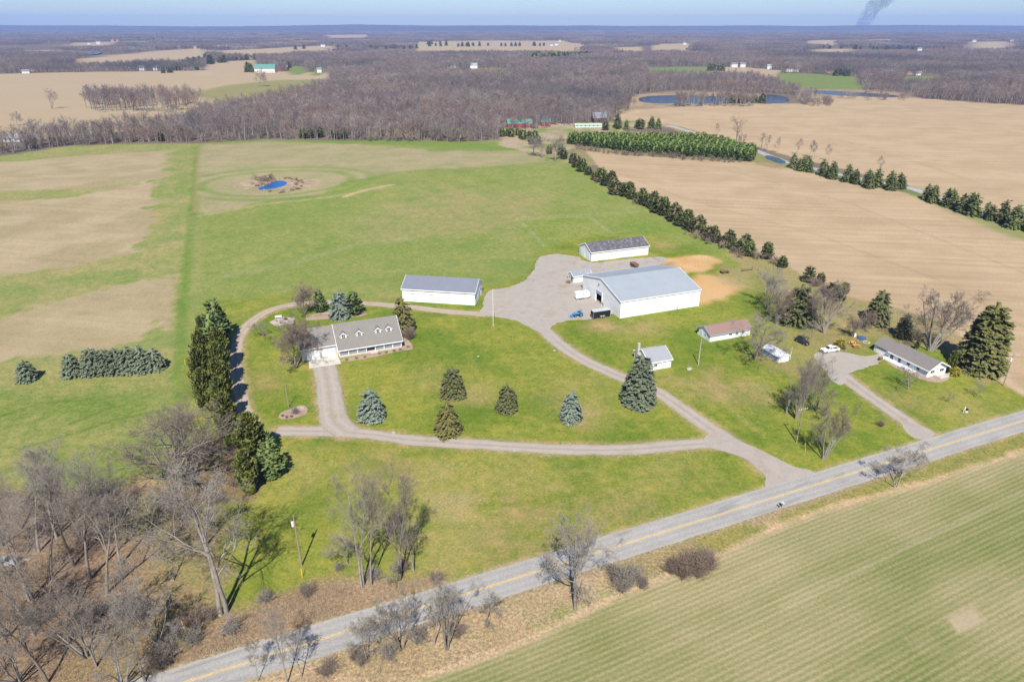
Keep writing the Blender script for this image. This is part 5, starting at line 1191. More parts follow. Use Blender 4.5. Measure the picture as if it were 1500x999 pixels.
wire('thin power line from the driveway pole across the neighbour\'s lawn', t2, t3, 1.6)
wire('thin power line from the driveway pole to the yard light pole', t2, t4, 1.0)
wire('thin power line leaving the transformer pole towards the bare wood', t1, (-120, 92, 11), 1.5)
wire('thin power line from the transformer pole to the farmhouse', t1, (-45, 184, 4.5), 2.0)
def guy(label, px, py, h, lean):
    c = P(px, py); o = thing('guy_guard', label, 'marker', c)
    MB().tube([(0, 0, -.1), (lean, .3, h)], .06, 8).build('sleeve', M_ylw, o)
    MB().tube([(lean, .3, h), (lean * 1.5, .5, h * 1.45)], .012, 4).build('guy_wire', M_steel, o)
guy('yellow guy wire guard below the transformer pole', 443, 846, 1.9, -.1)
guy('yellow guy wire guard beside the driveway pole', 1179.5, 661, 2.2, -.25)
guy('yellow marker leaning in the brush by the wood', 271.5, 926, 2.2, -.3)
for k, px in enumerate((271.5, 275.0)):
    c = P(px, 534); o = tag(MB().tube([(0, 0, -.1), (-.05 + .1 * k, 0, 1.5)], .06, 8).build('marker_post', M_ylw), 'short yellow marker post on the grass strip west of the cedar windbreak', 'marker', 'pair of yellow marker posts'); o.location = c
# mailboxes across the road
c = P(1142, 745); o = thing('mailbox', 'dark mailbox on a short post at the road edge', 'mailbox', c, rad(24))
MB().box(-.06, .06, -.06, .06, -.1, 1.0).build('post', M_poleg, o); MB().prism([(-.16, 1.003), (.16, 1.003), (.16, 1.2), (.1, 1.3), (-.1, 1.3), (-.16, 1.2)], -.3, .3, 'y').build('box', M_black, o)
c = P(1145.5, 743); o = thing('mailbox', 'white mailbox next to the dark one at the road edge', 'mailbox', c, rad(24))
MB().box(-.06, .06, -.06, .06, -.1, 1.0).build('post', M_poleg, o); MB().prism([(-.16, 1.003), (.16, 1.003), (.16, 1.2), (.1, 1.3), (-.1, 1.3), (-.16, 1.2)], -.3, .3, 'y').build('box', M_fencepale, o)
# picnic tables
def picnic(label, px, py, rz):
    c = P(px, py); o = thing('picnic_table', label, 'table', c, rad(rz))
    MB().box(-1.1, 1.1, -.42, .42, .74, .80).build('tabletop', M_orange, o)
    for s_ in (-1, 1):
        MB().box(-1.1, 1.1, s_ * .85 - .16, s_ * .85 + .16, .43, .48).build('bench', M_orange, o)
        MB().tube([(s_ * .8, -.95, 0), (s_ * .8, -.25, .74)], .06, 4).tube([(s_ * .8, .95, 0), (s_ * .8, .25, .74)], .06, 4).tube([(s_ * .8, -.95, .39), (s_ * .8, .95, .39)], .05, 4).build('leg', M_orange, o)
picnic('orange wooden picnic table closer to the golden bush', 1248, 504, 60); picnic('orange wooden picnic table closer to the ranch house', 1254, 509, 5)
c = P(1289, 528.5); o = thing('charcoal_grill', 'dark barrel grill at the corner of the ranch driveway', 'grill', c)
MB().tube([(-.5, 0, .9), (.5, 0, .9)], .38, 12).build('drum', M_rust, o)
mb = MB()
for x in (-.4, .4):
    for y in (-.25, .25): mb.tube([(x, y, 0), (x, y * .7, .65)], .035, 6)
mb.build('stand', M_black, o)
c = P(1412, 604); o = thing('lawn_windmill', 'small white and dark garden ornament on the neighbour\'s lawn', 'ornament', c)
MB().tube([(-.25, 0, 0), (0, 0, 1.7)], .05, 6).tube([(.25, 0, 0), (0, 0, 1.7)], .05, 6).tube([(0, .25, 0), (0, 0, 1.7)], .05, 6).build('stand', M_ivory, o)
MB().tube([(.55, -.05, .8), (.55, .05, .8)], .4, 12).build('disc', M_black, o); MB().box(.3, .8, -.2, .2, 0, .45).build('base', M_bluelap, o)
c = P(1251, 493); tag(MB().box(-.5, .5, -.3, .3, 0, .9).blob((0, 0, 1.0), (.5, .3, .2), 1, 2, .05).build('propane_tank', M_ivory, None, c, .3), 'white propane tank by the dark shrub near the picnic tables', 'tank')
c = P(1262, 497); tag(MB().prism([(-1.2, 0), (1.2, 0), (.9, .9), (-.9, .9)], -.8, .8, 'y').build('covered_boat', mat('blue_tarp', (0.06, 0.10, 0.22), 0.5, 0.1), None, c, .4, bevel=.1), 'dark blue tarp covered heap beside the bare crabapple', 'tarp')
c = P(1310, 501); mb = MB()
for k in range(12): a = k * .5236; mb.blob((math.cos(a) * .9, math.sin(a) * .9, .1), (.3, .3, .22), k, 1, .2)
tag(mb.build('fire_ring', M_stone, None, P(1269, 502)), 'round stone fire ring on the grass behind the ranch house', 'fire ring')
c = P(1007, 389)
c = P(1061, 400); o = thing('hay_wagon', 'rusty dark farm implement standing in the dirt paddock', 'implement', c, .3)
MB().box(-1.7, 1.7, -.8, .8, .7, .95).build('bed', M_rust, o)
for x in (-1.1, 1.1):
    for s_ in (-1, 1): wheel(o, x, s_ * .95, .42, .2, s_, M_rust)
MB().tube([(1.7, 0, .75), (3.4, 0, .4)], .06).build('drawbar', M_rust, o); mb = MB()
for x in (-1.5, -.5, .5, 1.5): mb.tube([(x, .7, .953), (x, .7, 1.9)], .05, 5)
mb.build('stakes', M_rust, o)
c = P(929, 391); o = thing('manure_spreader', 'dark red farm implement behind the largest barn', 'implement', c, .35)
MB().prism([(-.9, .8), (.9, .8), (1.1, 1.6), (-1.1, 1.6)], -2.0, 2.0, 'y').build('hopper', M_rust, o)
for s_ in (-1, 1): wheel(o, s_ * 1.1, 0, .5, .25, s_, M_rust)
c = P(1094, 397); tag(MB().box(-2.5, 2.5, -.1, .1, .5, .6).box(-2.5, 2.5, -.1, .1, 1.0, 1.1).box(-2.5, -2.4, -.1, .1, 0, 1.3).box(2.4, 2.5, -.1, .1, 0, 1.3).build('pipe_gate', M_rust, None, c, .3), 'rusty pipe gate at the edge of the dirt paddock', 'gate')
# patio furniture behind the house
c = P(408, 466.5); o = thing('patio_bench', 'white bench on the patio behind the farmhouse', 'bench', c, .3)
MB().box(-1.1, 1.1, -.3, .3, .42, .5).build('seat', M_fencepale, o); MB().box(-1.1, 1.1, .25, .33, .5, 1.0).build('backrest', M_fencepale, o)
for x in (-.95, .95): MB().box(x - .06, x + .06, -.25, .25, 0, .42).build('leg', M_fencepale, o)
c = P(418, 469); o = thing('patio_table', 'dark round table on the patio behind the farmhouse', 'table', c)
MB().tube([(0, 0, .70), (0, 0, .76)], .7, 16).build('tabletop', M_rust, o); MB().tube([(0, 0, 0), (0, 0, .7)], .06).build('leg', M_black, o)
# stones on the lawns, stump
for k, (px, py, s_, lb_) in enumerate(((576, 634, .45, 'pale stone at the lower edge of the oval lawn near the blue spruce'), (700.5, 522.5, .4, 'small white stone in the middle of the oval lawn'), (753, 661, .5, 'pale stone on the outer edge of the lower drive'), (812, 514, .5, 'pale stone at the edge of the driveway bend'), (1010, 541, .9, 'flat pale stone slab near the yard light pole'), (443, 598, .6, 'largest pale stone in the round bed by the house drive'))):
    tag(MB().blob((0, 0, .12), (s_, s_ * .8, s_ * .5), k, 2, .18).build('stone', M_stone, None, P(px, py), k), lb_, 'stone', 'stones on the lawns')
# --- fences
def fence(name, label, px, posts_m, h, rails, mpost, mrail, pr=.07, rr_=.03, grp=None):
    pts = [Vector(P(*q)) for q in px]; root = thing(name, label, 'fence', pts[0], 0, grp); o0 = pts[0]
    for a, b_ in zip(pts[:-1], pts[1:]):
        L = (b_ - a).length; n = max(1, int(L / posts_m))
        for k in range(n + 1):
            p = a.lerp(b_, k / n) - o0; MB().tube([p, p + Vector((0, 0, h))], pr, 6).build('post', mpost, root)
        for z in rails: MB().tube([a - o0 + Vector((0, 0, z)), b_ - o0 + Vector((0, 0, z))], rr_, 4).build('rail', mrail, root)
fence('pasture_fence', 'thin white pasture fence across the green behind the barns', [(755, 322.5), (800, 320), (862, 317), (935, 312.5)], 9, 1.3, (0.7, 1.25), M_fencewood, M_fencepale, .05, .010)
fence('cross_fence', 'thin white cross fence running down to the old long barn', [(862, 317), (880, 331), (893, 341)], 9, 1.3, (0.7, 1.25), M_fencewood, M_fencepale, .05, .010)
fence('paddock_fence', 'thin fence from the pasture corner down to the gravel yard', [(757, 323), (776, 337), (796, 361)], 8, 1.3, (0.7, 1.2), M_fencewood, M_fencepale, .06, .010)
fence('rail_fence', 'low weathered rail fence round the back lawn of the farmhouse', [(449, 466), (470, 462.5), (492, 462), (515, 461.5), (534, 460)], 3, 1.1, (0.45, 0.95), M_fencewood, M_fencewood, .08, .05)
fence('stable_fence', 'grey plank fence at the far end of the old long barn', [(952, 376), (966, 383)], 2.5, 1.3, (0.5, 1.1), M_fencewood, M_fencewood, .08, .06)

# ------------------------------------------------------------------ conifers
SPR = [conifer(31 + k, 9.0, 3.55, M_spruce, 'spruce', 320, 6, .7) for k in range(3)]
SPR_O = conifer(35, 9.0, 3.7, M_olive, 'spruce', 300, 6, .62)
SPR_B = [conifer(41 + k, 8.0, 3.1, M_blue, 'spruce', 300, 6, .66) for k in range(2)]
SPR_G = conifer(46, 15.0, 4.6, M_blued, 'spruce', 520, 8, .85)
SPR_BIG = conifer(47, 22.0, 7.0, M_bigspruce, 'spruce', 640, 10, 1.5)
ROWS_ = [conifer(51 + k, 7.0, 2.7, M_blued, 'spruce', 260, 5, .62) for k in range(3)]
PINE = [conifer(61 + k, 11.0, 3.4, M_pine, 'pine', 260, 6, .85) for k in range(2)]
CED = [conifer(66 + k, 10.0, 3.1, M_cedar, 'column', 330, 5, .8) for k in range(2)]
DARKP = [conifer(71 + k, 10.0, 3.3, M_dark, 'pine', 230, 5, .8) for k in range(2)]
REDC = [conifer(76 + k, 6.0, 2.4, M_redcedar, 'round', 170, 4, .65) for k in range(2)]
def one(m): return m[1]
LOWP = [conifer(81 + k, 9.0, 2.6, M_plant, 'pine', 110, 3, 1.0)[1] for k in range(3)]
LOWD = [conifer(86 + k, 7.0, 2.7, M_dark, 'pine', 120, 4, .85)[1] for k in range(3)]
LOWR = [conifer(91 + k, 6.0, 2.5, M_redcedar, 'round', 110, 4, .8)[1] for k in range(2)]
LOWS = [conifer(95 + k, 9.0, 2.9, M_dark, 'spruce', 130, 4, .85)[1] for k in range(3)]
def con(name, label, bx, by, ty, meshes, hm, wide=1.0, group=None, cat='spruce'):
    b = P(bx, by); h = HT(b, ty)
    return plant(name, label, cat, b, meshes, hm, h, None, group, wide)
G_LAWN = 'spruces standing on the oval lawn'
con('blue_spruce', 'pale blue spruce on the oval lawn, nearest the house drive', 545, 613, 566, SPR_B[0], 8.0, 1.05, G_LAWN)
con('spruce_tree', 'dark green spruce on the oval lawn, nearest the farmhouse porch', 664, 579, 535, SPR[0], 9.0, 1.08, G_LAWN)
con('spruce_tree', 'olive spruce on the oval lawn directly above the lower drive', 656, 635, 586, SPR_O, 9.0, 1.0, G_LAWN)
con('spruce_tree', 'small dark spruce in the centre of the oval lawn', 743, 601, 560, SPR[2], 9.0, 1.0, G_LAWN)
con('blue_spruce', 'slim grey-blue spruce on the oval lawn east of its centre', 836, 615, 570, SPR_B[1], 8.0, .9, G_LAWN)
con('spruce_tree', 'tallest lawn spruce, grey-green, in front of the chimney outbuilding', 935, 591, 514, SPR_G, 15.0, 1.05, G_LAWN)
con('spruce_tree', 'lone grey-green spruce on the hay field, apart from the short row', 41, 557, 525, ROWS_[0], 7.0, 1.15, 'spruces on the hay field')
for k, (bx, by, ty) in enumerate(((108, 550, 516), (139, 547, 507), (157, 546, 509), (174, 545, 507), (191, 544, 505), (208, 543, 503), (228, 541, 507))):
    con('spruce_tree', 'grey-green spruce, %s from the west end of the short row on the hay field' % ordn(k), bx, by, ty, ROWS_[k % 3], 7.0, 1.1, 'spruces on the hay field')
wb = [(322, 500, 440, PINE[0], 11.0, 1.0, 'tall pine at the far end of the windbreak by the curved drive'), (318, 522, 458, PINE[1], 11.0, .95, 'pine standing second in the windbreak from its far end'),
      (303, 520, 468, CED[0], 10.0, .62, 'yellow-green cedar on the field side of the windbreak near its far end'), (327, 545, 485, CED[1], 10.0, .8, 'cedar on the drive side of the windbreak, third from its far end'),
      (302, 552, 490, CED[1], 10.0, .72, 'yellow-green cedar on the field side in the middle of the windbreak'), (326, 570, 507, CED[0], 10.0, .8, 'dark cedar beside the curved drive in the middle of the windbreak'),
      (300, 582, 515, CED[0], 10.0, .75, 'broad yellow-green cedar just past the middle of the windbreak'), (328, 597, 530, CED[1], 10.0, .8, 'dark cedar beside the dirt track bend in the windbreak'),
      (306, 610, 545, CED[1], 10.0, .72, 'cedar on the field side, third from the near end of the windbreak'), (330, 625, 558, CED[0], 10.0, .68, 'dark cedar on the drive side, second from the near end of the windbreak'),
      (338, 648, 580, CED[0], 10.0, .8, 'dark cedar at the near end of the windbreak behind the old bare tree')]
for bx, by, ty, ms, hm, wd, lb_ in wb: con('windbreak_conifer', lb_, bx, by, ty - 4, ms, hm, wd * .92, 'windbreak conifers by the curved drive', 'conifer')
con('juniper_tree', 'broad olive juniper beside the end of the lower drive', 373, 676, 606, CED[1], 10.0, .95, 'conifers at the end of the lower drive', 'conifer')
con('pine_tree', 'small dark pine behind the broad olive juniper', 393, 668, 630, PINE[0], 11.0, 1.0, 'conifers at the end of the lower drive', 'pine')
con('pine_tree', 'grey-green bushy pine in front of the broad olive juniper', 400, 697, 641, PINE[0], 11.0, 1.0, 'conifers at the end of the lower drive', 'pine')
con('juniper_tree', 'bright green dense juniper nearest the old bare tree', 366, 722, 660, CED[0], 10.0, .78, 'conifers at the end of the lower drive', 'conifer')
con('spruce_tree', 'tall olive spruce at the east gable of the farmhouse', 591, 487, 431, SPR_O, 9.0, .85)
con('pine_tree', 'small dark pine behind the farmhouse next to a bare tree', 470, 456, 424, PINE[1], 11.0, 1.0, 'conifers behind the farmhouse', 'pine')
con('blue_spruce', 'blue-grey spruce behind the farmhouse by the rail fence', 499, 465, 423, SPR_B[0], 8.0, 1.0, 'conifers behind the farmhouse')
con('pine_tree', 'dark dense pine behind the farmhouse beside the blue-grey spruce', 519, 460, 426, PINE[0], 11.0, 1.25, 'conifers behind the farmhouse', 'pine')
con('spruce_tree', 'biggest spruce, broad and yellow-green, behind the ranch house', 1434, 541, 436, SPR_BIG, 22.0, .98)
con('spruce_tree', 'dense green conifer on the field edge behind the dark shrubs', 1284, 474, 421, SPR[2], 9.0, .9)
con('spruce_tree', 'small conifer casting a dark shadow behind the ranch house garage', 1322, 494, 456, SPR[0], 9.0, .85)
con('pine_tree', 'dark ragged spruce beside the bare trees east of the brown roofed outbuilding', 1167, 474, 413, SPR[1], 9.0, 1.05)
con('pine_tree', 'olive conifer half behind the ragged dark spruce', 1184, 470, 432, SPR_O, 9.0, .75, None, 'conifer')
con('arborvitae', 'slim yellow-green arborvitae at the corner of the ranch house', 1391, 546, 514, CED[0], 10.0, .62, None, 'arborvitae')
con('arborvitae', 'small green arborvitae behind the ranch house roof', 1342, 512, 500, CED[1], 10.0, 1.0, None, 'arborvitae')
for px, py, h, lb_ in ((1398, 550, 2.2, 'round golden shrub at the front corner of the ranch house'), (1231, 507, 2.4, 'golden upright shrub behind the white pickup')):
    tag(link('golden_shrub', conifer(98, 2.4, 1.5, M_gold, 'round', 130, 3, .4)[1], None, P(px, py)), lb_, 'shrub')
# hedgerow of conifers between the pasture and the stubble
HEDGE = [(838, 240), (846, 246), (853, 252), (862, 256), (870, 263), (879, 267), (888, 272), (897, 278), (900, 284), (909, 282), (916, 288), (925, 291), (933, 296), (941, 299), (949, 303), (957, 307), (965, 311), (973, 315), (981, 321), (988, 325), (998, 330), (1007, 336), (1018, 341), (1029, 347), (1040, 352), (1051, 356), (1062, 361), (1073, 366), (1085, 370), (1098, 374), (1122, 379), (1145, 391)]
for k, (bx, by) in enumerate(HEDGE):
    b = P(bx + rr.uniform(-2, 2), by + rr.uniform(-1, 1)); h = rr.uniform(5.6, 10.2) if k < 20 else rr.uniform(4.6, 8.2)
    red = k in (0, 1, 7, 8, 19, 22, 24, 25, 26); ms = (REDC[k % 2], 6.0) if red else (DARKP[k % 2], 10.0)
    plant('hedgerow_conifer', '%s conifer, %s from the far end of the pasture hedgerow' % ('olive-brown' if red else 'dark green', ordn(k)), 'conifer', b, ms[0], ms[1], h, None, 'conifer hedgerow beside the stubble field', rr.uniform(1.05, 1.35) if red else rr.uniform(1.15, 1.6))
    if k % 2 == 0 and 2 < k < 29:
        b2 = P(bx + rr.uniform(4, 9), by - rr.uniform(2, 4))
        plant('hedgerow_conifer', 'conifer on the stubble side, behind the %s hedgerow conifer from the far end' % ordn(k), 'conifer', b2, DARKP[(k // 2) % 2], 10.0, rr.uniform(6.5, 8.5), None, 'conifer hedgerow beside the stubble field', 1.4)
for k, (bx, by, h) in enumerate(((1184, 413, 6.5), (1201, 416, 4.6), (1216, 434, 5.5), (1228, 440, 6.2), (1236, 430, 4.5))):
    plant('hedgerow_conifer', 'brownish conifer, %s of the loose group past the end of the hedgerow' % ordn(k), 'conifer', P(bx, by), REDC[k % 2], 6.0, h, None, 'loose conifers past the hedgerow')
# conifer rows along the far road
def rowtrees(pts, n, label, grp, hs, meshes, hm, jit=1.2):
    W = [Vector(P(*p)) for p in pts]; seg = [(b_ - a).length for a, b_ in zip(W[:-1], W[1:])]; tot = sum(seg)
    for k in range(n):
        q = (k + rr.uniform(.2, .8)) / n * tot; i = 0
        while q > seg[i]: q -= seg[i]; i += 1
        p = W[i].lerp(W[i + 1], q / seg[i]); x, y = p.x + rr.uniform(-jit, jit), p.y + rr.uniform(-jit, jit) * 2
        plant('conifer', label % ordn(k), 'conifer', (x, y, z1(x, y)), meshes[k % len(meshes)], hm, rr.uniform(*hs), None, grp, 1.0)
rowtrees([(1156, 247), (1200, 256), (1250, 270), (1290, 278), (1322, 273)], 22, 'dark conifer, %s from the west in the row by the far road', 'first conifer row along the far road', (7.5, 12.5), LOWS, 9.0, 3)
rowtrees([(1350, 292), (1400, 306), (1450, 322), (1510, 340), (1560, 356)], 22, 'dark conifer, %s from the west in the eastern row by the far road', 'second conifer row along the far road', (8, 13.0), LOWS, 9.0, 2.5)
rowtrees([(738, 199), (752, 200), (764, 201), (776, 205), (786, 212)], 16, 'dark pine, %s from the wood in the clump in front of the red barn', 'pine clump by the red barn', (7.0, 9.5), LOWD, 7.0, 4)
rowtrees([(800, 222), (815, 228), (832, 236)], 5, 'dark pine, %s from the bare grey trees at the top of the hedgerow', 'pines at the top of the hedgerow', (6, 8), LOWD, 7.0, 3)
rowtrees([(890, 190), (930, 189), (975, 190)], 10, 'mixed conifer, %s from the dark brown house along the far road', 'conifers by the dark brown house', (6, 12), LOWR + LOWS, 7.0, 6)
# pine plantation
PL = wpoly([(836, 212), (960, 227), (1040, 232), (1104, 237), (1104, 226), (1010, 204), (960, 198), (850, 193), (824, 196)])
xs = [p[0] for p in PL]; ys = [p[1] for p in PL]; pl = []
ca_, sa_ = math.cos(rad(-22)), math.sin(rad(-22))
for iu in range(-60, 60):
    for iv in range(-60, 60):
        x = (xs[0] + xs[3]) / 2 + (iu * 5.3) * ca_ - iv * 5.0 * sa_; y = (ys[0] + ys[3]) / 2 + iu * 5.3 * sa_ + iv * 5.0 * ca_
        if sdist(PL, np.array([x]), np.array([y]))[0] > 0: pl.append((x + rr.uniform(-.8, .8), y + rr.uniform(-.8, .8)))
pl.sort(key=lambda p: p[1]); pl = pl[:298]
print('plantation', len(pl))
for k, (x, y) in enumerate(pl):
    plant('plantation_pine', 'green pine standing in the dense pine plantation beyond the pasture', 'pine', (x, y, z1(x, y)), LOWP[k % 3], 9.0, rr.uniform(8.2, 9.8), None, 'pines of the plantation', 1.5)
# far evergreens
def clump(px, py, n, sx, sy, h, label, ms=LOWS, wide=1.3):
    c = P(px, py)
    for k in range(n):
        x = c[0] + rr.gauss(0, sx); y = c[1] + rr.gauss(0, sy); z = z1(x, y)
        plant('evergreen_tree', label, 'evergreen', (x, y, z), ms[k % len(ms)], 9.0 if ms is LOWS else 7.0, h * rr.uniform(.75, 1.15), None, label, wide)
clump(798, 92, 14, 22, 25, 24, 'dark evergreen in the round clump deep in the big wood', LOWD)
clump(845, 86, 16, 45, 14, 20, 'dark evergreen in the long clump deep in the big wood', LOWD)
clump(1082, 150, 13, 12, 8, 13, 'dark evergreen among the bare trees at the lake')
clump(297, 95, 12, 8, 60, 22, 'evergreen beside the far dirt lane')
clump(345, 88, 14, 40, 20, 18, 'evergreen in the windbreak beyond the far lane')
clump(262, 103, 5, 14, 14, 20, 'evergreen in the copse at the far tan field')
clump(245, 107, 3, 6, 6, 16, 'evergreen at the back corner of the far tan field')
clump(367, 106, 3, 4, 5, 20, 'evergreen on the west side of the far green roofed barn')
clump(425, 100, 5, 14, 6, 20, 'evergreen east of the far green roofed barn')
clump(1226, 111, 8, 14, 12, 16, 'evergreen at the far green meadow')
clump(1160, 84, 18, 60, 20, 15, 'evergreen in the long row on the far wooded rise')
clump(1240, 86, 8, 20, 20, 18, 'evergreen on the far wooded rise past the meadow')
clump(1340, 96, 14, 50, 30, 16, 'evergreen scattered through the wood past the stubble')
clump(640, 66, 5, 60, 60, 24, 'evergreen at the far tan strip')
clump(725, 68, 22, 150, 60, 20, 'evergreen in the dark band past the tan strips')
clump(945, 58, 26, 260, 90, 20, 'evergreen in the dark band on the far east rise')
clump(160, 60, 26, 260, 90, 20, 'evergreen in the dark band on the far west plain')
clump(905, 82, 8, 16, 12, 17, 'evergreen in the small copse over the lake')
clump(1290, 72, 20, 120, 60, 18, 'evergreen scattered on the far eastern woods')
clump(540, 72, 16, 120, 50, 18, 'evergreen scattered north of the white woodland house')
clump(1045, 104, 7, 14, 10, 15, 'evergreen at the tan strip by the far meadow')
for (px, py) in ((452, 203), (500, 203), (478, 202)): clump(px, py, 2, 3, 3, 9, 'small dark cedar at the edge of the wood by the pasture', LOWD, 1.0)
clump(238, 207, 1, 1, 1, 8, 'small brownish cedar in the brushy hedgerow', LOWR, 1.0)

# ------------------------------------------------------------------ bare trees
BT = {
 'old': (bare_tree(101, 14, clear=.14, limbs=18, limb_ang=(30, 70), limb_ratio=.82, up=.12, dens=1.0, tr=.048, twig=.019, trunk_len=.7, lean=.03), 14),
 'oak': (bare_tree(102, 12, clear=.28, limbs=12, limb_ang=(45, 80), limb_ratio=.6, up=.06, dens=1.0, tr=.034, twig=.022, wob=.24), 12),
 'tall': (bare_tree(103, 18, clear=.42, limbs=10, limb_ang=(22, 48), limb_ratio=.40, up=.14, dens=.78, tr=.021, twig=.02), 18),
 'tall2': (bare_tree(104, 18, clear=.5, limbs=9, limb_ang=(25, 50), limb_ratio=.36, up=.14, dens=.78, tr=.020, twig=.02, lean=.16), 18),
 'vase': (bare_tree(105, 14, stems=4, clear=.30, limbs=14, limb_ang=(18, 42), limb_ratio=.5, up=.10, dens=.85, tr=.035, twig=.02, stem_spread=.2), 14),
 'round': (bare_tree(106, 10, stems=3, clear=.18, limbs=14, limb_ang=(30, 65), limb_ratio=.55, up=.06, dens=1.0, tr=.03, twig=.02, stem_spread=.2), 10),
 'thin': (bare_tree(107, 8, clear=.3, limbs=8, limb_ang=(25, 50), limb_ratio=.4, up=.12, dens=.7, tr=.016, twig=.016), 8),
 'twin': (bare_tree(108, 14, stems=2, clear=.35, limbs=12, limb_ang=(25, 50), limb_ratio=.42, up=.14, dens=.8, tr=.024, twig=.018, stem_spread=.035), 14),
 'dense': (bare_tree(109, 9, stems=6, clear=.12, limbs=24, limb_ang=(22, 55), limb_ratio=.55, up=.06, dens=1.15, tr=.028, twig=.02, stem_spread=.22, twigmat=M_twigred), 9),
 'fan': (bare_tree(111, 14, stems=7, clear=.22, limbs=30, limb_ang=(15, 42), limb_ratio=.5, up=.10, dens=.9, tr=.058, twig=.026, stem_spread=.34), 14),
 'weep': (bare_tree(110, 5, clear=.35, limbs=9, limb_ang=(40, 75), limb_ratio=.6, up=.02, dens=.8, tr=.03, twig=.014, droop=.12), 5)}
def bare(kind, label, bx, by, ty, wide=1.0, group=None, cat='bare tree', name='bare_tree', h=None):
    b = P(bx, by); ms, hm = BT[kind]; h = h or HT(b, ty)
    return plant(name, label, cat, b, ms, hm, h, None, group, wide)
GW = 'bare trees of the small wood'; GR = 'bare trees along the road'; GY_ = 'bare trees between the two drives'
bare('old', 'big old bare tree with a short trunk and wide grey crown beside the junipers', 267, 716, 586, 1.3)
bare('twin', 'tall double-trunked bare tree on the grass edge west of the transformer pole', 328, 897, 690, 1.25)
bare('round', 'medium bare tree between the big old tree and the double-trunked tree', 300, 800, 712, .9)
for k, (bx, by, ty, kd, lb_) in enumerate((
  (83, 787, 640, 'tall', 'tall bare tree at the back of the small wood by the hay field'), (31, 775, 655, 'tall2', 'tall bare tree at the west back corner of the small wood'),
  (157, 869, 692, 'tall2', 'leaning tall bare tree at the east side of the small wood, long shadow behind'), (177, 828, 688, 'tall', 'slender tall bare tree at the east corner of the small wood near the clearing'),
  (133, 848, 678, 'tall', 'bare tree in the east half of the small wood between two leaning trees'), (75, 847, 690, 'tall2', 'bare tree in the middle of the small wood in front of the gravel track'),
  (108, 828, 655, 'tall', 'bare tree right in the middle of the small wood'), (57, 808, 650, 'tall2', 'bare tree standing just east of the silver-grey car'),
  (12, 845, 700, 'tall', 'bare tree just in front of the silver-grey car'), (3, 800, 690, 'tall2', 'bare tree behind the silver-grey car'),
  (160, 815, 700, 'thin', 'thin young bare tree at the back east of the small wood'), (45, 880, 740, 'twin', 'double bare tree south of the silver-grey car'),
  (127, 962, 845, 'vase', 'grey forked bare tree with a dead branch in the front of the small wood'), (70, 1000, 845, 'tall', 'leaning bare tree with a thick trunk in the front corner of the small wood'),
  (213, 998, 868, 'tall2', 'slender bare tree in the brush near the road end'), (142, 975, 880, 'twin', 'pale forked bare tree just in front of the dead branch tree'),
  (28, 1000, 890, 'vase', 'many-stemmed pale bare tree in the front west corner of the small wood'), (231, 944, 858, 'round', 'low bare tree by the leaning yellow marker'),
  (15, 930, 800, 'tall2', 'bare tree at the west side in front of the double bare tree'), (190, 905, 800, 'thin', 'thin bare sapling in the grassy gap of the small wood'), (255, 850, 760, 'thin', 'thin bare sapling in the clearing behind the leaning yellow marker'),
  (50, 930, 790, 'tall', 'tall bare tree between the double bare tree and the leaning thick trunk'), (105, 905, 770, 'tall2', 'tall bare tree behind the dead branch tree'), 
  (120, 790, 665, 'tall2', 'tall bare tree at the back centre of the small wood'), (150, 785, 680, 'tall', 'tall bare tree at the back near the leaf pile of the small wood'), (180, 1005, 900, 'vase', 'forked bare tree at the very front of the small wood'))):
    bare(kd, lb_, bx, by, ty, 1.0, GW)
for (bx, by, ty, kd, wd, lb_) in (
  (378, 998, 938, 'thin', 1.0, 'dead thin tree with a knot at the near road edge, westmost of the row'), (421, 1000, 892, 'tall', .7, 'tall slender bare tree at the near road edge with a forked shadow on the asphalt'),
  (443, 990, 904, 'thin', .9, 'thin bare tree just east of the tall slender one at the near road edge'), (538, 970, 912, 'oak', .8, 'short gnarled broken bare tree at the near road edge'),
  (589, 952, 866, 'round', .85, 'clump of thick bare stems at the near road edge'), (636, 944, 866, 'thin', 1.1, 'small bare tree between the thick stemmed clump and the leafless maple'),
  (655, 952, 852, 'vase', .75, 'leafless maple at the near road edge, crown over the asphalt'), (711, 920, 857, 'thin', 1.2, 'small leaning bare tree standing alone at the near road edge'),
  (843, 893, 770, 'oak', .85, 'broad round-crowned bare tree on the near verge overhanging the road'), (1311, 713, 648, 'round', 1.0, 'lone bare tree on the near verge opposite the neighbour\'s drive'),
  (532, 860, 692, 'twin', .85, 'tall pale bare tree west in the pair on the far verge of the road'), (544, 857, 706, 'tall', .7, 'bare tree standing close behind the pale tall tree on the far verge'),
  (588, 849, 692, 'twin', .8, 'tall bare tree east in the pair on the far verge of the road'), (581, 862, 812, 'thin', 1.0, 'small bare sapling in front of the tall pair on the far verge'),
  (510, 826, 770, 'thin', 1.6, 'whitish spreading bare branches beside the tall pair on the far verge'), (607, 838, 740, 'thin', 1.1, 'slim bare tree behind the tall pair on the far verge')):
    bare(kd, lb_, bx, by, ty, wd, GR)
for (bx, by, ty, kd, wd, lb_) in (
  (1165.5, 614, 520, 'fan', .55, 'tall bare tree nearest the crossarm pole among the cut trunks'), (1187, 600, 530, 'vase', .8, 'tall bare tree in the middle of the group between the two drives'),
  (1195, 602, 524, 'twin', .95, 'tall bare tree closest to the neighbour\'s drive'), (1201, 614, 560, 'thin', 1.2, 'bent bare tree on the drive side of the group'),
  (1156, 603, 566, 'thin', 1.0, 'bare tree at the shed side of the group between the two drives'), (1176, 592, 535, 'tall', .95, 'bare tree at the back of the group between the two drives'),
  (1206, 673, 585, 'fan', .62, 'forked bare tree at the road side, below the group between the two drives')):
    bare(kd, lb_, bx, by, ty, wd, GY_)
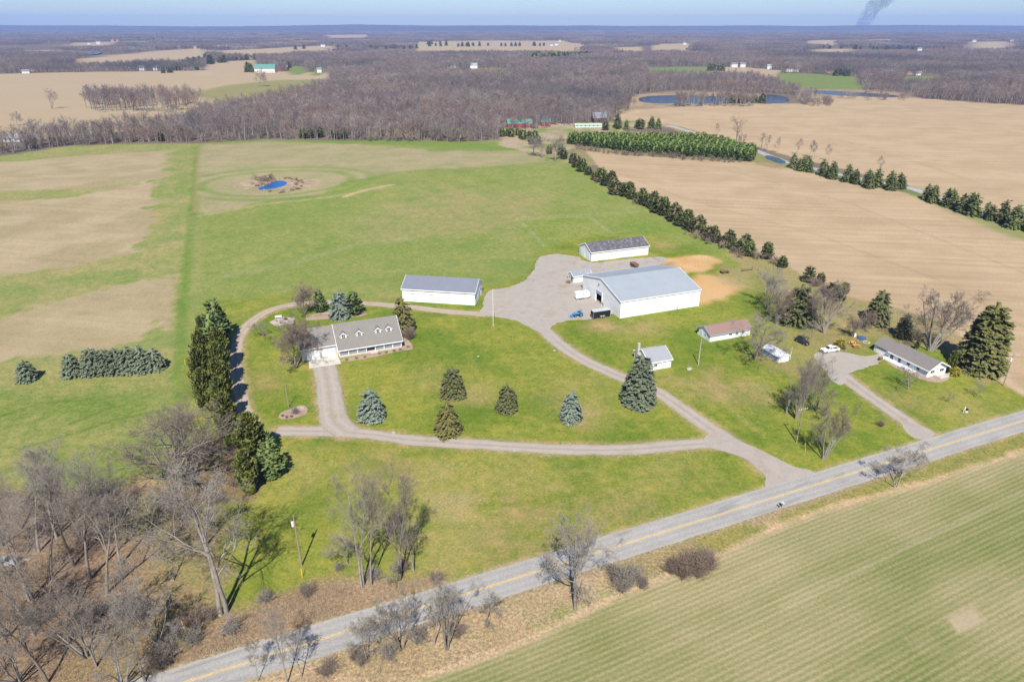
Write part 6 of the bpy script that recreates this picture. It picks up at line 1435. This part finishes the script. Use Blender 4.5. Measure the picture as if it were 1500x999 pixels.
mbk = [(1169, 606, 5.5), (1152, 604, 3.8)]
for k, (bx, by, h) in enumerate(mbk):
    tag(MB().tube([(0, 0, -.1), (.1, .05, h * .6), (.15, 0, h)], [.32, .26, .2], 9).tube([(.12, 0, h * .7), (.7, .2, h * .95)], [.12, .06], 6).build('cut_trunk', M_bark, None, P(bx, by)), ('taller' if k == 0 else 'shorter') + ' cut-off dead trunk among the bare trees between the two drives', 'dead trunk')
bare('oak', 'spreading bare oak with dark low branches beside the tiny white shed', 1106, 528, 456, 1.2)
bare('fan', 'big twin-trunked pale bare tree near the white pickup', 1207, 488, 410, .85)
bare('thin', 'small leaning pale bare tree beside the dark car', 1189, 504, 462, 1.4)
bare('round', 'large rounded bare tree by the dirt paddock north of the brown roofed outbuilding', 1124, 454, 388, 1.15)
bare('dense', 'brown bare tree at the end of the brown roofed outbuilding', 1137, 476, 425, .9)
bare('fan', 'big vase-shaped bare tree rising behind the ranch house', 1362, 514, 420, 1.0)
bare('weep', 'small weeping bare tree on the lawn in front of the ranch house', 1330.5, 571, 536, .95)
bare('weep', 'small bare fruit tree on the lawn toward the dark utility pole', 1430.5, 583, 560, .8)
bare('weep', 'lowest bare fruit tree on the neighbour\'s lawn', 1389, 590, 575, .9)
bare('dense', 'dense reddish-brown bare tree covering the garage corner of the farmhouse', 433, 540, 466, 1.0)
bare('dense', 'reddish-brown bare tree at the bend of the curved drive behind the farmhouse', 446, 462, 417, 1.0)
bare('weep', 'small pale bare tree inside the bend of the curved drive', 386.6, 494, 468, 1.25)
bare('dense', 'dark low crabapple near the orange picnic tables', 1250, 494, 464, 1.0)
bare('dense', 'greyish crabapple behind the dark low one', 1268, 484, 456, 1.1)
for k, (bx, by, ty, kd) in enumerate(((782, 228, 196, 'round'), (795, 231, 196, 'vase'), (813, 236, 197, 'round'), (655, 208, 178, 'oak'), (672, 209, 183, 'round'), (640, 207, 182, 'round'))):
    bare(kd, 'bare grey tree, %s of the loose trees where pasture meets the wood' % ordn(k), bx, by, ty, 1.0, 'loose bare trees at the top of the pasture')
for k, (bx, by, ty) in enumerate(((1049, 199, 178), (1123, 221, 194), (1139, 224, 197), (1166, 227, 199), (1185, 231, 201), (1193, 232, 204), (1214, 236, 208), (1290, 256, 225))):
    bare('thin', 'thin bare roadside tree, %s from the plantation along the far road' % ordn(k), bx, by, ty, 1.0, 'thin bare trees along the far road')
bare('oak', 'lone spreading bare tree in front of the far green roofed barn', 381, 127, 101, 1.0)
bare('vase', 'paired bare trees standing alone in the far tan field', 76, 160, 128, .9)
bare('oak', 'small lone bare tree in the far tan field near the hedgerow', 25, 184, 164, 1.0)
# shrubs
BU = {'grey': bush_mesh(201, 3.0, 2.2, M_twig, 60), 'red': bush_mesh(202, 3.0, 2.4, M_twigred, 70), 'tan': bush_mesh(203, 2.2, 2.0, M_twigtan, 60), 'big': bush_mesh(204, 4.5, 3.6, M_twigred, 110, k1=9, k2=6)}
def shrub(kind, label, bx, by, h, wide=1.0, group=None):
    hm = {'grey': 3.0, 'red': 3.0, 'tan': 2.2, 'big': 4.5}[kind]
    return plant('shrub', label, 'shrub', P(bx, by), BU[kind], hm, h, None, group, wide)
GV = 'shrubs along the road verge'
for kd, bx, by, h, wd, lb_ in (('big', 1020, 840, 4.6, 1.05, 'large rounded brown shrub on the near verge'), ('red', 998, 843, 4.0, .9, 'dark shrub leaning on the large rounded brown shrub'), ('grey', 911, 864, 4.8, .85, 'upright grey shrub on the near verge beside the broad bare tree'),
  ('grey', 928, 850, 3.6, .9, 'thin shrub between the upright grey shrub and the large brown one'), ('grey', 530, 972, 2.2, 1.0, 'low grey bramble by the gnarled broken tree'), ('red', 520, 965, 1.8, 1.0, 'low reddish bramble by the gnarled broken tree'),
  ('red', 286, 915, 3.0, 1.2, 'dark brown brush pile near the double-trunked tree'), ('grey', 258, 928, 2.6, 1.1, 'grey fallen brush beside the leaning yellow marker'), ('red', 310, 905, 2.2, 1.2, 'brown brush behind the dark brush pile'),
  ('red', 590, 835, 2.4, 1.1, 'brown brush under the tall pair on the far verge'), ('grey', 548, 848, 2.4, 1.2, 'grey brush between the tall pair on the far verge'), ('grey', 497, 834, 1.6, 1.1, 'low whitish brush beside the far verge trees'),
  ('red', 340, 690, 2.6, 1.2, 'reddish brush between the old tree and the junipers'), ('red', 310, 735, 2.6, 1.3, 'reddish brush at the foot of the old bare tree'), ('grey', 250, 738, 2.4, 1.3, 'grey brush west of the old bare tree'), ('red', 345, 712, 2.2, 1.1, 'brown brush by the bright green juniper'), ('big', 1036, 832, 3.8, .9, 'rounded brown shrub on the east side of the largest verge shrub'), ('red', 985, 838, 3.0, 1.0, 'small brown shrub at the west edge of the verge thicket'), ('grey', 900, 848, 3.2, .9, 'grey sapling clump at the road edge behind the upright grey shrub'), ('grey', 940, 860, 2.6, .9, 'low grey shrub in front of the thin verge shrub'), ('grey', 612, 938, 2.6, 1.2, 'grey brush between the stemmed clump and the leafless maple'), ('red', 670, 930, 2.2, 1.2, 'brown brush east of the leafless maple'), ('grey', 570, 962, 2.4, 1.2, 'grey brush west of the stemmed clump'), ('red', 480, 985, 2.2, 1.3, 'brown brush at the near road edge east of the thin trees'), ('red', 450, 870, 2.0, 1.3, 'brown brush on the far verge below the transformer pole'), ('grey', 390, 880, 2.2, 1.3, 'grey brush on the far verge east of the double-trunked tree'), ('red', 640, 852, 2.0, 1.2, 'brown brush at the east end of the far verge'), ('grey', 340, 925, 2.6, 1.2, 'grey brush on the far verge near the dark brush pile'),
  ('big', 270, 760, 3.4, 1.0, 'big greyish thicket south of the old bare tree'), ('red', 150, 900, 2.6, 1.4, 'brown brush in the middle of the small wood'), ('grey', 100, 880, 2.4, 1.5, 'grey brush among the trunks of the small wood'), ('red', 60, 910, 2.6, 1.4, 'brown brush near the double bare tree'), ('grey', 240, 965, 3.0, 1.4, 'grey brush near the road end of the small wood'), ('red', 205, 905, 2.2, 1.4, 'low brown brush by the grassy gap'), ('grey', 285, 940, 2.8, 1.2, 'tangled grey brush beside the dark brown brush pile'), ('big', 230, 980, 3.4, 1.0, 'large brown thicket at the road end of the small wood')):
    shrub(kd, lb_, bx, by, h, wd, GV)
for kd, bx, by, h, wd, lb_ in (('red', 1290, 624, 1.6, 1.1, 'small round dark shrub on the lawn by the neighbour\'s drive'), ('red', 600, 497, 4.2, .85, 'dark brown shrub below the olive spruce at the farmhouse gable'), ('grey', 433, 606, 2.0, 1.0, 'grey shrub in the round bed by the house drive'),
  ('red', 1236, 512, 1.2, 1.0, 'tiny brown shrub in front of the golden upright shrub'), ('tan', 833, 415, 1.6, 1.1, 'brown weeds at the wall of the small shed'), ('red', 1195, 420, 3.2, 1.1, 'pinkish-brown thicket past the hedgerow'), ('red', 1209, 428, 3.2, 1.1, 'pinkish-brown thicket beside the loose conifers'), ('grey', 1330, 560, 0.9, 1.0, 'low shrub in the bed along the ranch house')):
    shrub(kd, lb_, bx, by, h, wd)
for k, (bx, by) in enumerate(((508, 528), (522, 526), (534, 524), (556, 519), (566, 517), (577, 515), (586, 513), (598, 509))):
    shrub('tan', 'small tan bedding shrub, %s from the garage along the porch bed' % ordn(k), bx, by, 0.9, .9, 'bedding shrubs along the porch')
for k, (bx, by) in enumerate(((414, 610), (420, 612), (427, 611))):
    shrub('red', 'tiny dark shrub, %s in the round bed by the house drive' % ordn(k), bx, by, .7, 1.0, 'tiny shrubs in the round bed')
LOWB = [far_tree(301 + k, 3.4, 1.3, M_twigred if k != 1 else M_woodtan, 5, .1, True, 6, .08) for k in range(3)]
for k in range(34):     # brush strip in front of the plantation
    q = k / 33; px = 846 + q * 232; py = 219 + 20 * q ** .8 + rr.uniform(-1.5, 1)
    b = P(px, py); plant('shrub', 'purple-brown shrub in the low strip along the front of the pine plantation', 'shrub', b, LOWB[0 if k % 4 else 2], 3.4, rr.uniform(2.6, 4.0), None, 'shrubs along the plantation', 1.5)
HB = [(1008, 344), (1020, 349), (1034, 354), (1044, 359), (1058, 364), (1070, 371), (1086, 376), (905, 288), (930, 300), (870, 268), (1104, 379), (1130, 388)]
for k, (bx, by) in enumerate(HB):
    plant('shrub', 'bare brown shrub, %s counted along the foot of the conifer hedgerow' % ordn(k), 'shrub', P(bx + 3, by), LOWB[k % 3], 3.4, rr.uniform(2.6, 4.2), None, 'bare shrubs along the hedgerow', 1.3)
for k in range(22):
    a = rr.uniform(0, 6.28); b = P(407 + 34 * math.cos(a) * rr.uniform(.75, 1.15), 271.5 + 11 * math.sin(a) * rr.uniform(.85, 1.15))
    plant('reeds', 'dry tan reed clump in the rim of the field pond', 'reeds', b, BU['tan'], 2.2, rr.uniform(.8, 1.7), None, 'reed clumps round the pond', 1.5)
M_rimstone = mat('rim_stone', (0.24, 0.19, 0.155), 0.9, 0.3, 1.5)
# pond rim: stones and dead cattails
for k in range(16):
    a = rr.uniform(0, 6.28); b = P(407 + 34 * math.cos(a) * rr.uniform(.6, 1.1), 271.5 + 11 * math.sin(a) * rr.uniform(.75, 1.1))
    tag(MB().blob((0, 0, .2), (rr.uniform(.4, 1.1), rr.uniform(.4, .9), rr.uniform(.3, .6)), k, 2, .2).build('boulder', M_rimstone, None, b, rr.uniform(0, 3)), 'grey-tan boulder on the rim of the field pond', 'boulder', 'boulders round the pond')
for k, (bx, by, h, kd) in enumerate(((376, 263, 3.0, 0), (383, 266, 3.2, 2), (390, 268, 3.4, 0), (396, 264, 3.8, 2), (399, 268, 2.8, 0), (386, 271, 2.6, 0), (392, 265, 3.4, 0), (393, 274, 2.2, 2), (370, 270, 1.6, 1), (380, 273, 1.4, 1), (436, 264, 2.0, 1), (443, 268, 2.2, 2), (430, 277, 1.4, 1), (415, 280, 1.3, 2), (424, 262, 1.4, 1))):
    plant('shrub', 'dark scrubby bush, %s round the rim of the field pond' % ordn(k), 'shrub', P(bx, by), LOWB[kd], 3.4, h, None, 'scrub round the pond', 1.5)
lay_ = None

# ------------------------------------------------------------------ woods: the front trees one by one, the rest as one mass
FT = [far_tree(401 + k, 15.0, (1.0, .85, 1.15, .95, 1.1)[k], M_wood, 9, (.35, .42, .28, .38, .3)[k]) for k in range(5)]
FTAN = [far_tree(411 + k, 8.0, 1.0, M_woodtan, 6, .1, True, 7, .12) for k in range(2)]
FBU = [far_tree(421 + k, 8.0, 1.15, M_wood, 6, .1, True, 7, .11) for k in range(2)]
fieldpolys = [wpoly(p) for p in list(FIELDS.values()) + list(FIELDS_GREEN.values()) + [UP_STUB, MID_STUB, PASTURE, HAY,
   [(736, 214), (735, 190), (775, 193), (830, 184), (900, 183), (935, 176), (985, 182), (1115, 222), (1110, 245), (840, 245)],
   [(926, 146), (945, 136), (1000, 133), (1060, 136), (1112, 137), (1112, 158), (926, 160)], [(1104, 153), (1118, 136), (1160, 140), (1172, 152), (1130, 154)], [(1172, 136), (1200, 130), (1262, 133), (1326, 137), (1326, 146), (1172, 145)],
   [(70, 85), (118, 75), (156, 76), (152, 84)], [(650, 104), (705, 104), (705, 112), (650, 112)], [(0, 204), (44, 204), (44, 214), (0, 216)]]]
def clear_of(x, y, marg=2.0):
    ok = np.ones(len(x), bool)
    for p in fieldpolys:
        pa = np.array(p); m_ = (x > pa[:, 0].min() - 5) & (x < pa[:, 0].max() + 5) & (y > pa[:, 1].min() - 5) & (y < pa[:, 1].max() + 5) & ok
        if m_.any():
            s_ = sdist(p, x[m_], y[m_]); idx = np.where(m_)[0]; ok[idx[s_ > -marg]] = False
    return ok
rw = np.random.RandomState(77)
step = 6.6
yy, xx = np.meshgrid(np.arange(545, 2300, step), np.arange(-1850, 1850, step), indexing='ij')
xx = xx.ravel() + rw.uniform(-2.9, 2.9, xx.size); yy = yy.ravel() + rw.uniform(-2.9, 2.9, yy.size)
k_ = (np.abs(xx) < yy * 0.80 + 30); xx, yy = xx[k_], yy[k_]
gap = fbm(xx, yy, 90, 61, 3); k_ = (gap > 0.30) | (yy < 900); xx, yy, gap = xx[k_], yy[k_], gap[k_]
ok = clear_of(xx, yy); xx, yy = xx[ok], yy[ok]
# hedgerow brush between the hay field and the tan fields
hp = [Vector(P(*q)) for q in ((-60, 231), (0, 224), (60, 216), (110, 210), (200, 206), (290, 204))]
WL = wpoly([(114, 158), (150, 166), (290, 164), (296, 152), (240, 148), (130, 150)])
def wood_obj(name, label, cat, x, y, me, hm, h, grp): plant(name, label, cat, (x, y, z1(x, y)), me, hm, h, None, grp)
n_h = 0
for a, b_ in zip(hp[:-1], hp[1:]):
    L = (b_ - a).length
    for k in range(int(L / 3.6)):
        p = a.lerp(b_, rr.random()); x, y = p.x, p.y + rr.uniform(-14, 14); n_h += 1
        wood_obj('hedgerow_tree', 'bare brushy tree in the wide hedgerow at the top of the hay field', 'bare tree', x, y, rr.choice(FBU + [FTAN[0]]), 8.0, rr.uniform(5, 11), 'brushy hedgerow trees')
pts = []
while len(pts) < 150:
    x = rr.uniform(min(p[0] for p in WL), max(p[0] for p in WL)); y = rr.uniform(min(p[1] for p in WL), max(p[1] for p in WL))
    if sdist(WL, np.array([x]), np.array([y]))[0] > 0: pts.append((x, y))
for k, (x, y) in enumerate(pts): wood_obj('woodlot_tree', 'tall bare tree in the small woodlot island on the far tan field', 'bare tree', x, y, FT[k % 5], 15.0, rr.uniform(16, 23), 'woodlot island trees')
# tan thicket in front of the wood
for k in range(60):
    q = rr.random(); b = P(540 + 150 * q, 208 - rr.uniform(0, 9)); wood_obj('thicket_tree', 'pale tan willow shrub in the thicket at the top of the pasture', 'shrub', b[0], b[1], FTAN[k % 2], 8.0, rr.uniform(6, 9.5), 'tan willow thicket')
# trees between the lakes and in front of them
for k in range(80):
    b = P(rr.uniform(990, 1105), 157 - rr.uniform(0, 5)); wood_obj('lakeside_tree', 'bare tree in the stand on the near shore of the lake', 'bare tree', b[0], b[1], FT[k % 5], 15.0, rr.uniform(12, 17), 'lakeside trees')
for k in range(34):
    b = P(rr.uniform(1178, 1218) if k < 18 else rr.uniform(1230, 1330), (156 if k < 18 else 148) - rr.uniform(0, 5)); wood_obj('lakeside_tree', 'bare bushy tree in the clump between lake and stubble', 'bare tree', b[0], b[1], FBU[k % 2], 8.0, rr.uniform(7, 10), 'lakeside clump')
order = np.argsort(np.hypot(xx, yy)); front = order[:290]; back = order[290:]
for k in front:
    wood_obj('woodland_tree', 'bare grey-brown tree at the front edge of the big wood', 'bare tree', xx[k], yy[k], FT[k % 5] if rr.random() < .85 else FBU[k % 2], 15.0 if k % 7 else 12, rr.uniform(10, 16), 'trees at the front edge of the wood')
print('hedge', n_h, 'wood', len(back))
protos = [o for o in COL.objects if o.name.startswith('woodland_tree')]
byme = {}
for o in protos: byme.setdefault(o.data.name, o)
def patch(seed, size=110, n=150):
    rng = np.random.RandomState(seed); A = TreeMesh()
    p = np.concatenate([rng.uniform(-size / 2, size / 2, (n, 2)), np.zeros((n, 1))], 1); h = rng.uniform(10, 17, n)
    for ang in (0, 1.57):                     # short leaning trunk blades crossed at right angles
        d = unit(np.concatenate([rng.normal(size=(n, 2)) * .05, np.ones((n, 1))], 1))
        A.blades(p, d, h, np.full(n, .5), rng)
    q = np.repeat(p, 26, 0); hh = np.repeat(h, 26)
    q = q + np.stack([0 * hh, 0 * hh, hh * rng.uniform(.22, .75, len(hh))], 1)
    d = unit(rng.normal(size=q.shape) * np.array([1, 1, .4]) + np.array([0, 0, .75]))
    A.blades(q, d, hh * rng.uniform(.22, .42, len(hh)), np.full(len(q), .55), rng)
    return A.mesh('woodland_patch', [M_wood])
PM = [patch(501 + k) for k in range(3)]
def scatter(name, pos, var, rot, scl, sources, srcname):
    """one object that stands for the mass of the wood: trees placed on its points"""
    me = D.meshes.new(name); me.vertices.add(len(pos)); me.vertices.foreach_set('co', pos.astype(np.float32).ravel())
    for an, arr, ty in (('variant', var, 'INT'), ('turn', rot, 'FLOAT'), ('size', scl, 'FLOAT')):
        at = me.attributes.new(an, ty, 'POINT'); at.data.foreach_set('value', arr.astype(np.int32 if ty == 'INT' else np.float32))
    o = link(name, me); tag(o, kind='stuff')
    ng = D.node_groups.new(name, 'GeometryNodeTree')
    ng.interface.new_socket('Geometry', in_out='INPUT', socket_type='NodeSocketGeometry'); ng.interface.new_socket('Geometry', in_out='OUTPUT', socket_type='NodeSocketGeometry')
    gi = ng.nodes.new('NodeGroupInput'); go = ng.nodes.new('NodeGroupOutput')
    jn = ng.nodes.new('GeometryNodeJoinGeometry')
    for s_ in reversed(sources):
        oi = ng.nodes.new('GeometryNodeObjectInfo'); oi.transform_space = 'ORIGINAL'; oi.inputs['Object'].default_value = s_; oi.inputs['As Instance'].default_value = True
        ng.links.new(oi.outputs['Geometry'], jn.inputs[0])
    ip = ng.nodes.new('GeometryNodeInstanceOnPoints'); ip.inputs['Pick Instance'].default_value = True
    def na(nm, ty):
        n_ = ng.nodes.new('GeometryNodeInputNamedAttribute'); n_.data_type = ty; n_.inputs['Name'].default_value = nm
        return [q for q in n_.outputs if q.enabled][0]
    cx = ng.nodes.new('ShaderNodeCombineXYZ'); ng.links.new(na('turn', 'FLOAT'), cx.inputs[2])
    ng.links.new(gi.outputs[0], ip.inputs['Points']); ng.links.new(jn.outputs[0], ip.inputs['Instance'])
    ng.links.new(na('variant', 'INT'), ip.inputs['Instance Index']); ng.links.new(cx.outputs[0], ip.inputs['Rotation']); ng.links.new(na('size', 'FLOAT'), ip.inputs['Scale'])
    ng.links.new(ip.outputs[0], go.inputs[0])
    md = o.modifiers.new('trees', 'NODES'); md.node_group = ng
    return o
bx_, by_ = xx[back], yy[back]
src = [byme[m_.name] for m_ in FT if m_.name in byme]
pos = np.stack([bx_, by_, Z(bx_, by_)], 1)
stand = fbm(bx_, by_, 120, 91, 3)
scl = rw.uniform(.55, 1.15, len(pos)) * (.72 + .65 * stand)
w_ = scatter('woodland', pos, rw.randint(0, len(src), len(pos)), rw.uniform(0, 6.28, len(pos)), scl, src, 'w')
# far woods: patches of trees out to the horizon
step = 100
yy, xx = np.meshgrid(np.arange(2320, 11800, step), np.arange(-9400, 9400, step), indexing='ij')
xx = xx.ravel() + rw.uniform(-25, 25, xx.size); yy = yy.ravel() + rw.uniform(-25, 25, yy.size)
k_ = np.abs(xx) < yy * .79 + 100; xx, yy = xx[k_], yy[k_]
ok = clear_of(xx, yy, 30) & (fbm(xx, yy, 700, 33, 3) > .33); xx, yy = xx[ok], yy[ok]
order = np.argsort(yy); xx, yy = xx[order], yy[order]
psrc = []
for k, m_ in enumerate(PM):
    o = link('woodland_patch', m_, None, (xx[k], yy[k], z1(xx[k], yy[k]))); tag(o, kind='stuff'); psrc.append(o)
pos = np.stack([xx[3:], yy[3:], Z(xx[3:], yy[3:]) + 0 * yy[3:]], 1)
scatter('far_woodland', pos, rw.randint(0, 3, len(pos)), rw.uniform(0, 6.28, len(pos)), rw.uniform(.9, 1.12, len(pos)), psrc, 'p')
print('patches', len(pos))
# ------------------------------------------------------------------ far houses, each a small gabled house
FH = [(28, 61, 'w'), (33, 62, 'w'), (47, 61, 'r'), (62, 62, 'w'), (72, 63, 'w'), (132, 72, 'w'), (139, 72, 'w'), (165, 62, 'o'), (172, 62, 'o'), (130, 66, 'w'), (144, 65, 'g'), (234, 66, 'w'), (242, 67, 'w'), (262, 72, 'w'), (286, 72, 'o'), (320, 71, 'w'), (330, 70, 'w'), (372, 66, 'w'), (395, 69, 'w'), (38, 108, 'w'), (46, 105, 'w'), (208, 104, 'w'), (228, 104, 'w'), (455, 80, 'w'),
      (468, 107, 'w'), (486, 106, 'w'), (500, 106, 'w'), (510, 106, 'g'), (525, 105, 'w'), (473, 69, 'w'), (808, 68, 'w'), (815, 67, 'w'), (820, 62, 'y'), (790, 47, 'w'), (798, 47, 'w'), (810, 47, 'w'), (835, 45, 'w'), (866, 45, 'w'), (892, 45, 'w'), (1054, 69, 'w'), (1070, 71, 'w'), (1107, 46, 'w'), (902, 62, 'w'), (1076, 99, 'w'), (1088, 99, 'w'), (1127, 102, 'g'), (1155, 106, 'b'), (1164, 106, 'w'), (1180, 104, 'r'), (1214, 108, 'o'), (1272, 107, 'g'), (1282, 107, 'w'), (1331, 110, 'o'), (1345, 111, 'w'), (1347, 75, 'w'), (1247, 88, 'w'), (1260, 88, 'w'), (1300, 87, 'w'), (1427, 62, 'w'), (1482, 62, 'w'), (1487, 78, 'w'), (1253, 88, 'g'), (1012, 66, 'o'), (1003, 66, 'w')]
M_farwall = mat('far_pale_wall', (0.52, 0.51, 0.49), .8)
C_ = {'w': ('white', M_farwall, M_rslate), 'r': ('reddish', M_redbarn, M_shing2), 'o': ('orange-brown', mat('far_brown', (0.40, 0.22, 0.12), .8), M_shing), 'g': ('grey', M_greypanel, M_shinggrey), 'b': ('blue-green roofed', M_lap, M_greenroof), 'y': ('yellowish', mat('far_yellow', (0.55, .48, .28), .8), M_shing)}
for k, (px, py, c) in enumerate(FH):
    b = P(px, py); nm, wm, rm = C_[c]; s_ = 0.62 + b[1] / 5000 * .55; zb = 3.5 if b[1] > 1500 else 1.0
    L, W, e, r = rr.uniform(11, 20) * s_, 9 * s_, 4.5 * s_, 8 * s_
    zone = 'on the west horizon' if px < 300 else 'west of the big wood' if px < 560 else 'beyond the tan strips' if px < 950 else 'by the far green meadow' if px < 1200 else 'in the wood past the stubble'
    near = 'far' if b[1] < 2500 else 'very far'
    mb = MB().prism([(0, -1), (W, -1), (W, zb + e), (W / 2, zb + r), (0, zb + e)], -L / 2, L / 2, 'x')
    o = mb.build('far_house', wm, None, b, rr.uniform(-.5, .5))
    tag(o, '%s %s house %s' % (near, nm, zone), 'house', '%s %s houses %s' % (near, nm, zone))
    MB().prism([(y, z + zb) for y, z in chevron(W, e, r, .5, .5)], -L / 2 - .5, L / 2 + .5, 'x').build('roof', rm, o)
# ------------------------------------------------------------------ dry weeds and brush on the verges
rs = np.random.RandomState(8)
def weeds(name, polys, n, h, wd, mt, seed):
    rng = np.random.RandomState(seed); A = TreeMesh(); P_ = []
    for poly, cnt in zip(polys, n):
        pw = wpoly(poly); pa = np.array(pw); x = rng.uniform(pa[:, 0].min(), pa[:, 0].max(), cnt * 6); y = rng.uniform(pa[:, 1].min(), pa[:, 1].max(), cnt * 6)
        k = sdist(pw, x, y) > 0.3; x, y = x[k], y[k]; d = fbm(x, y, 5, seed, 3); k = rng.rand(len(x)) < np.clip((d - .3) * 3, .05, 1)
        x, y = x[k][:cnt], y[k][:cnt]
        k = np.abs(y - road_y(x)) > 4.1
        P_.append(np.stack([x[k], y[k], Z(x[k], y[k])], 1))
    p = np.concatenate(P_); hh = h * rng.uniform(.4, 1.3, len(p))
    b = 7
    q = np.repeat(p, b, 0) + np.concatenate([rng.normal(size=(len(p) * b, 2)) * .16, np.zeros((len(p) * b, 1))], 1)
    d = unit(np.concatenate([rng.normal(size=(len(q), 2)) * .42, np.ones((len(q), 1))], 1)); L = np.repeat(hh, b) * rng.uniform(.6, 1.2, len(q))
    A.blades(q, d, L, np.full(len(q), wd), rng)
    tag(link(name, A.mesh(name, [mt])), kind='stuff')
weeds('dry_weeds', [[(230, 1010), (330, 910), (430, 872), (510, 848), (640, 850), (640, 872), (560, 905), (380, 965), (300, 1000)], [(330, 1030), (500, 968), (700, 905), (900, 840), (1040, 795), (1050, 812), (900, 872), (750, 945), (600, 998), (480, 1050)]], (5200, 6000), .55, .032, M_weed, 3)
weeds('dead_brush', [[(-60, 850), (60, 800), (200, 790), (300, 880), (300, 960), (150, 1000), (-60, 1000)], [(260, 720), (350, 650), (395, 690), (350, 735)]], (2600, 500), .8, .04, leafmat('dead_brush_stems', (0.20, 0.14, 0.10), (0.33, 0.25, 0.18)), 5)

# ------------------------------------------------------------------ smoke on the horizon and the hazy air
m, t, b = nodes('smoke'); t.nodes.remove(b)
vol = N(t, 'ShaderNodeVolumePrincipled'); vol.inputs['Color'].default_value = (0.25, 0.29, 0.38, 1); sm_n = noise(t, N(t, 'ShaderNodeTexCoord').outputs['Object'], 0.0075, 4, 0.6)
sm_z = N(t, 'ShaderNodeSeparateXYZ'); t.links.new(N(t, 'ShaderNodeTexCoord').outputs['Object'], sm_z.inputs[0])
t.links.new(math_(t, 'MULTIPLY', mapr(t, sm_n, 0.36, 0.66, 0, 0.0068), mapr(t, sm_z.outputs[2], 60, 620, 1.0, 0.35)), vol.inputs['Density'])
t.links.new(vol.outputs[0], t.nodes['Material Output'].inputs['Volume'])
d0 = 14600.0; sx0 = (1268 - 750) / 1000 / 1.0
def sky_pt(px, py, dist):
    d = sP * 1000 + cP * (py - 499.5); f = cP * 1000 - sP * (py - 499.5); return Vector(((px - 750) / f * dist, dist, CAM_H - d / f * dist))
cl = [(1260, 46, 70), (1264, 37, 110), (1268, 29, 125), (1274, 20, 130), (1281, 11, 150), (1290, 3, 190), (1302, -8, 170), (1318, -20, 220), (1340, -34, 260)]
cl = [(a_, b_, c_ * 1.25) for a_, b_, c_ in cl]; V = []; F = []; S = 20
for k, (px, py, r) in enumerate(cl):
    for j in range(3):
        if k == len(cl) - 1 and j: break
        nx_ = cl[min(k + 1, len(cl) - 1)]; q = j / 3
        c = sky_pt(px + (nx_[0] - px) * q, py + (nx_[1] - py) * q, d0); r2 = r + (nx_[2] - r) * q
        for i in range(S):
            a = i / S * 6.283; rr2 = r2 * (.72 + .6 * fbm(np.array([a * 3.0 + 40]), np.array([(k * 3 + j) * .55]), 1.0, 7, 3)[0])
            V.append((c.x + math.cos(a) * rr2, c.y + math.sin(a) * rr2, c.z + 26 * math.sin(a * 2 + k)))
n_ = len(V) // S
for k in range(n_ - 1):
    for i in range(S): F.append([k * S + i, k * S + (i + 1) % S, (k + 1) * S + (i + 1) % S, (k + 1) * S + i])
F += [list(reversed(range(S))), [(n_ - 1) * S + i for i in range(S)]]
me = D.meshes.new('smoke'); me.from_pydata(V, [], F); me.materials.append(m)
for p in me.polygons: p.use_smooth = True
tag(link('smoke', me), kind='stuff')
m, t, b = nodes('haze'); t.nodes.remove(b)
vol = N(t, 'ShaderNodeVolumePrincipled'); vol.inputs['Color'].default_value = (0.36, 0.54, 1.0, 1); vol.inputs['Density'].default_value = HAZE_DENSITY
t.links.new(vol.outputs[0], t.nodes['Material Output'].inputs['Volume']); m.cycles.homogeneous_volume = True
tag(MB().box(-14500, 14500, -600, 14200, -60, 240).build('haze', m), kind='stuff')
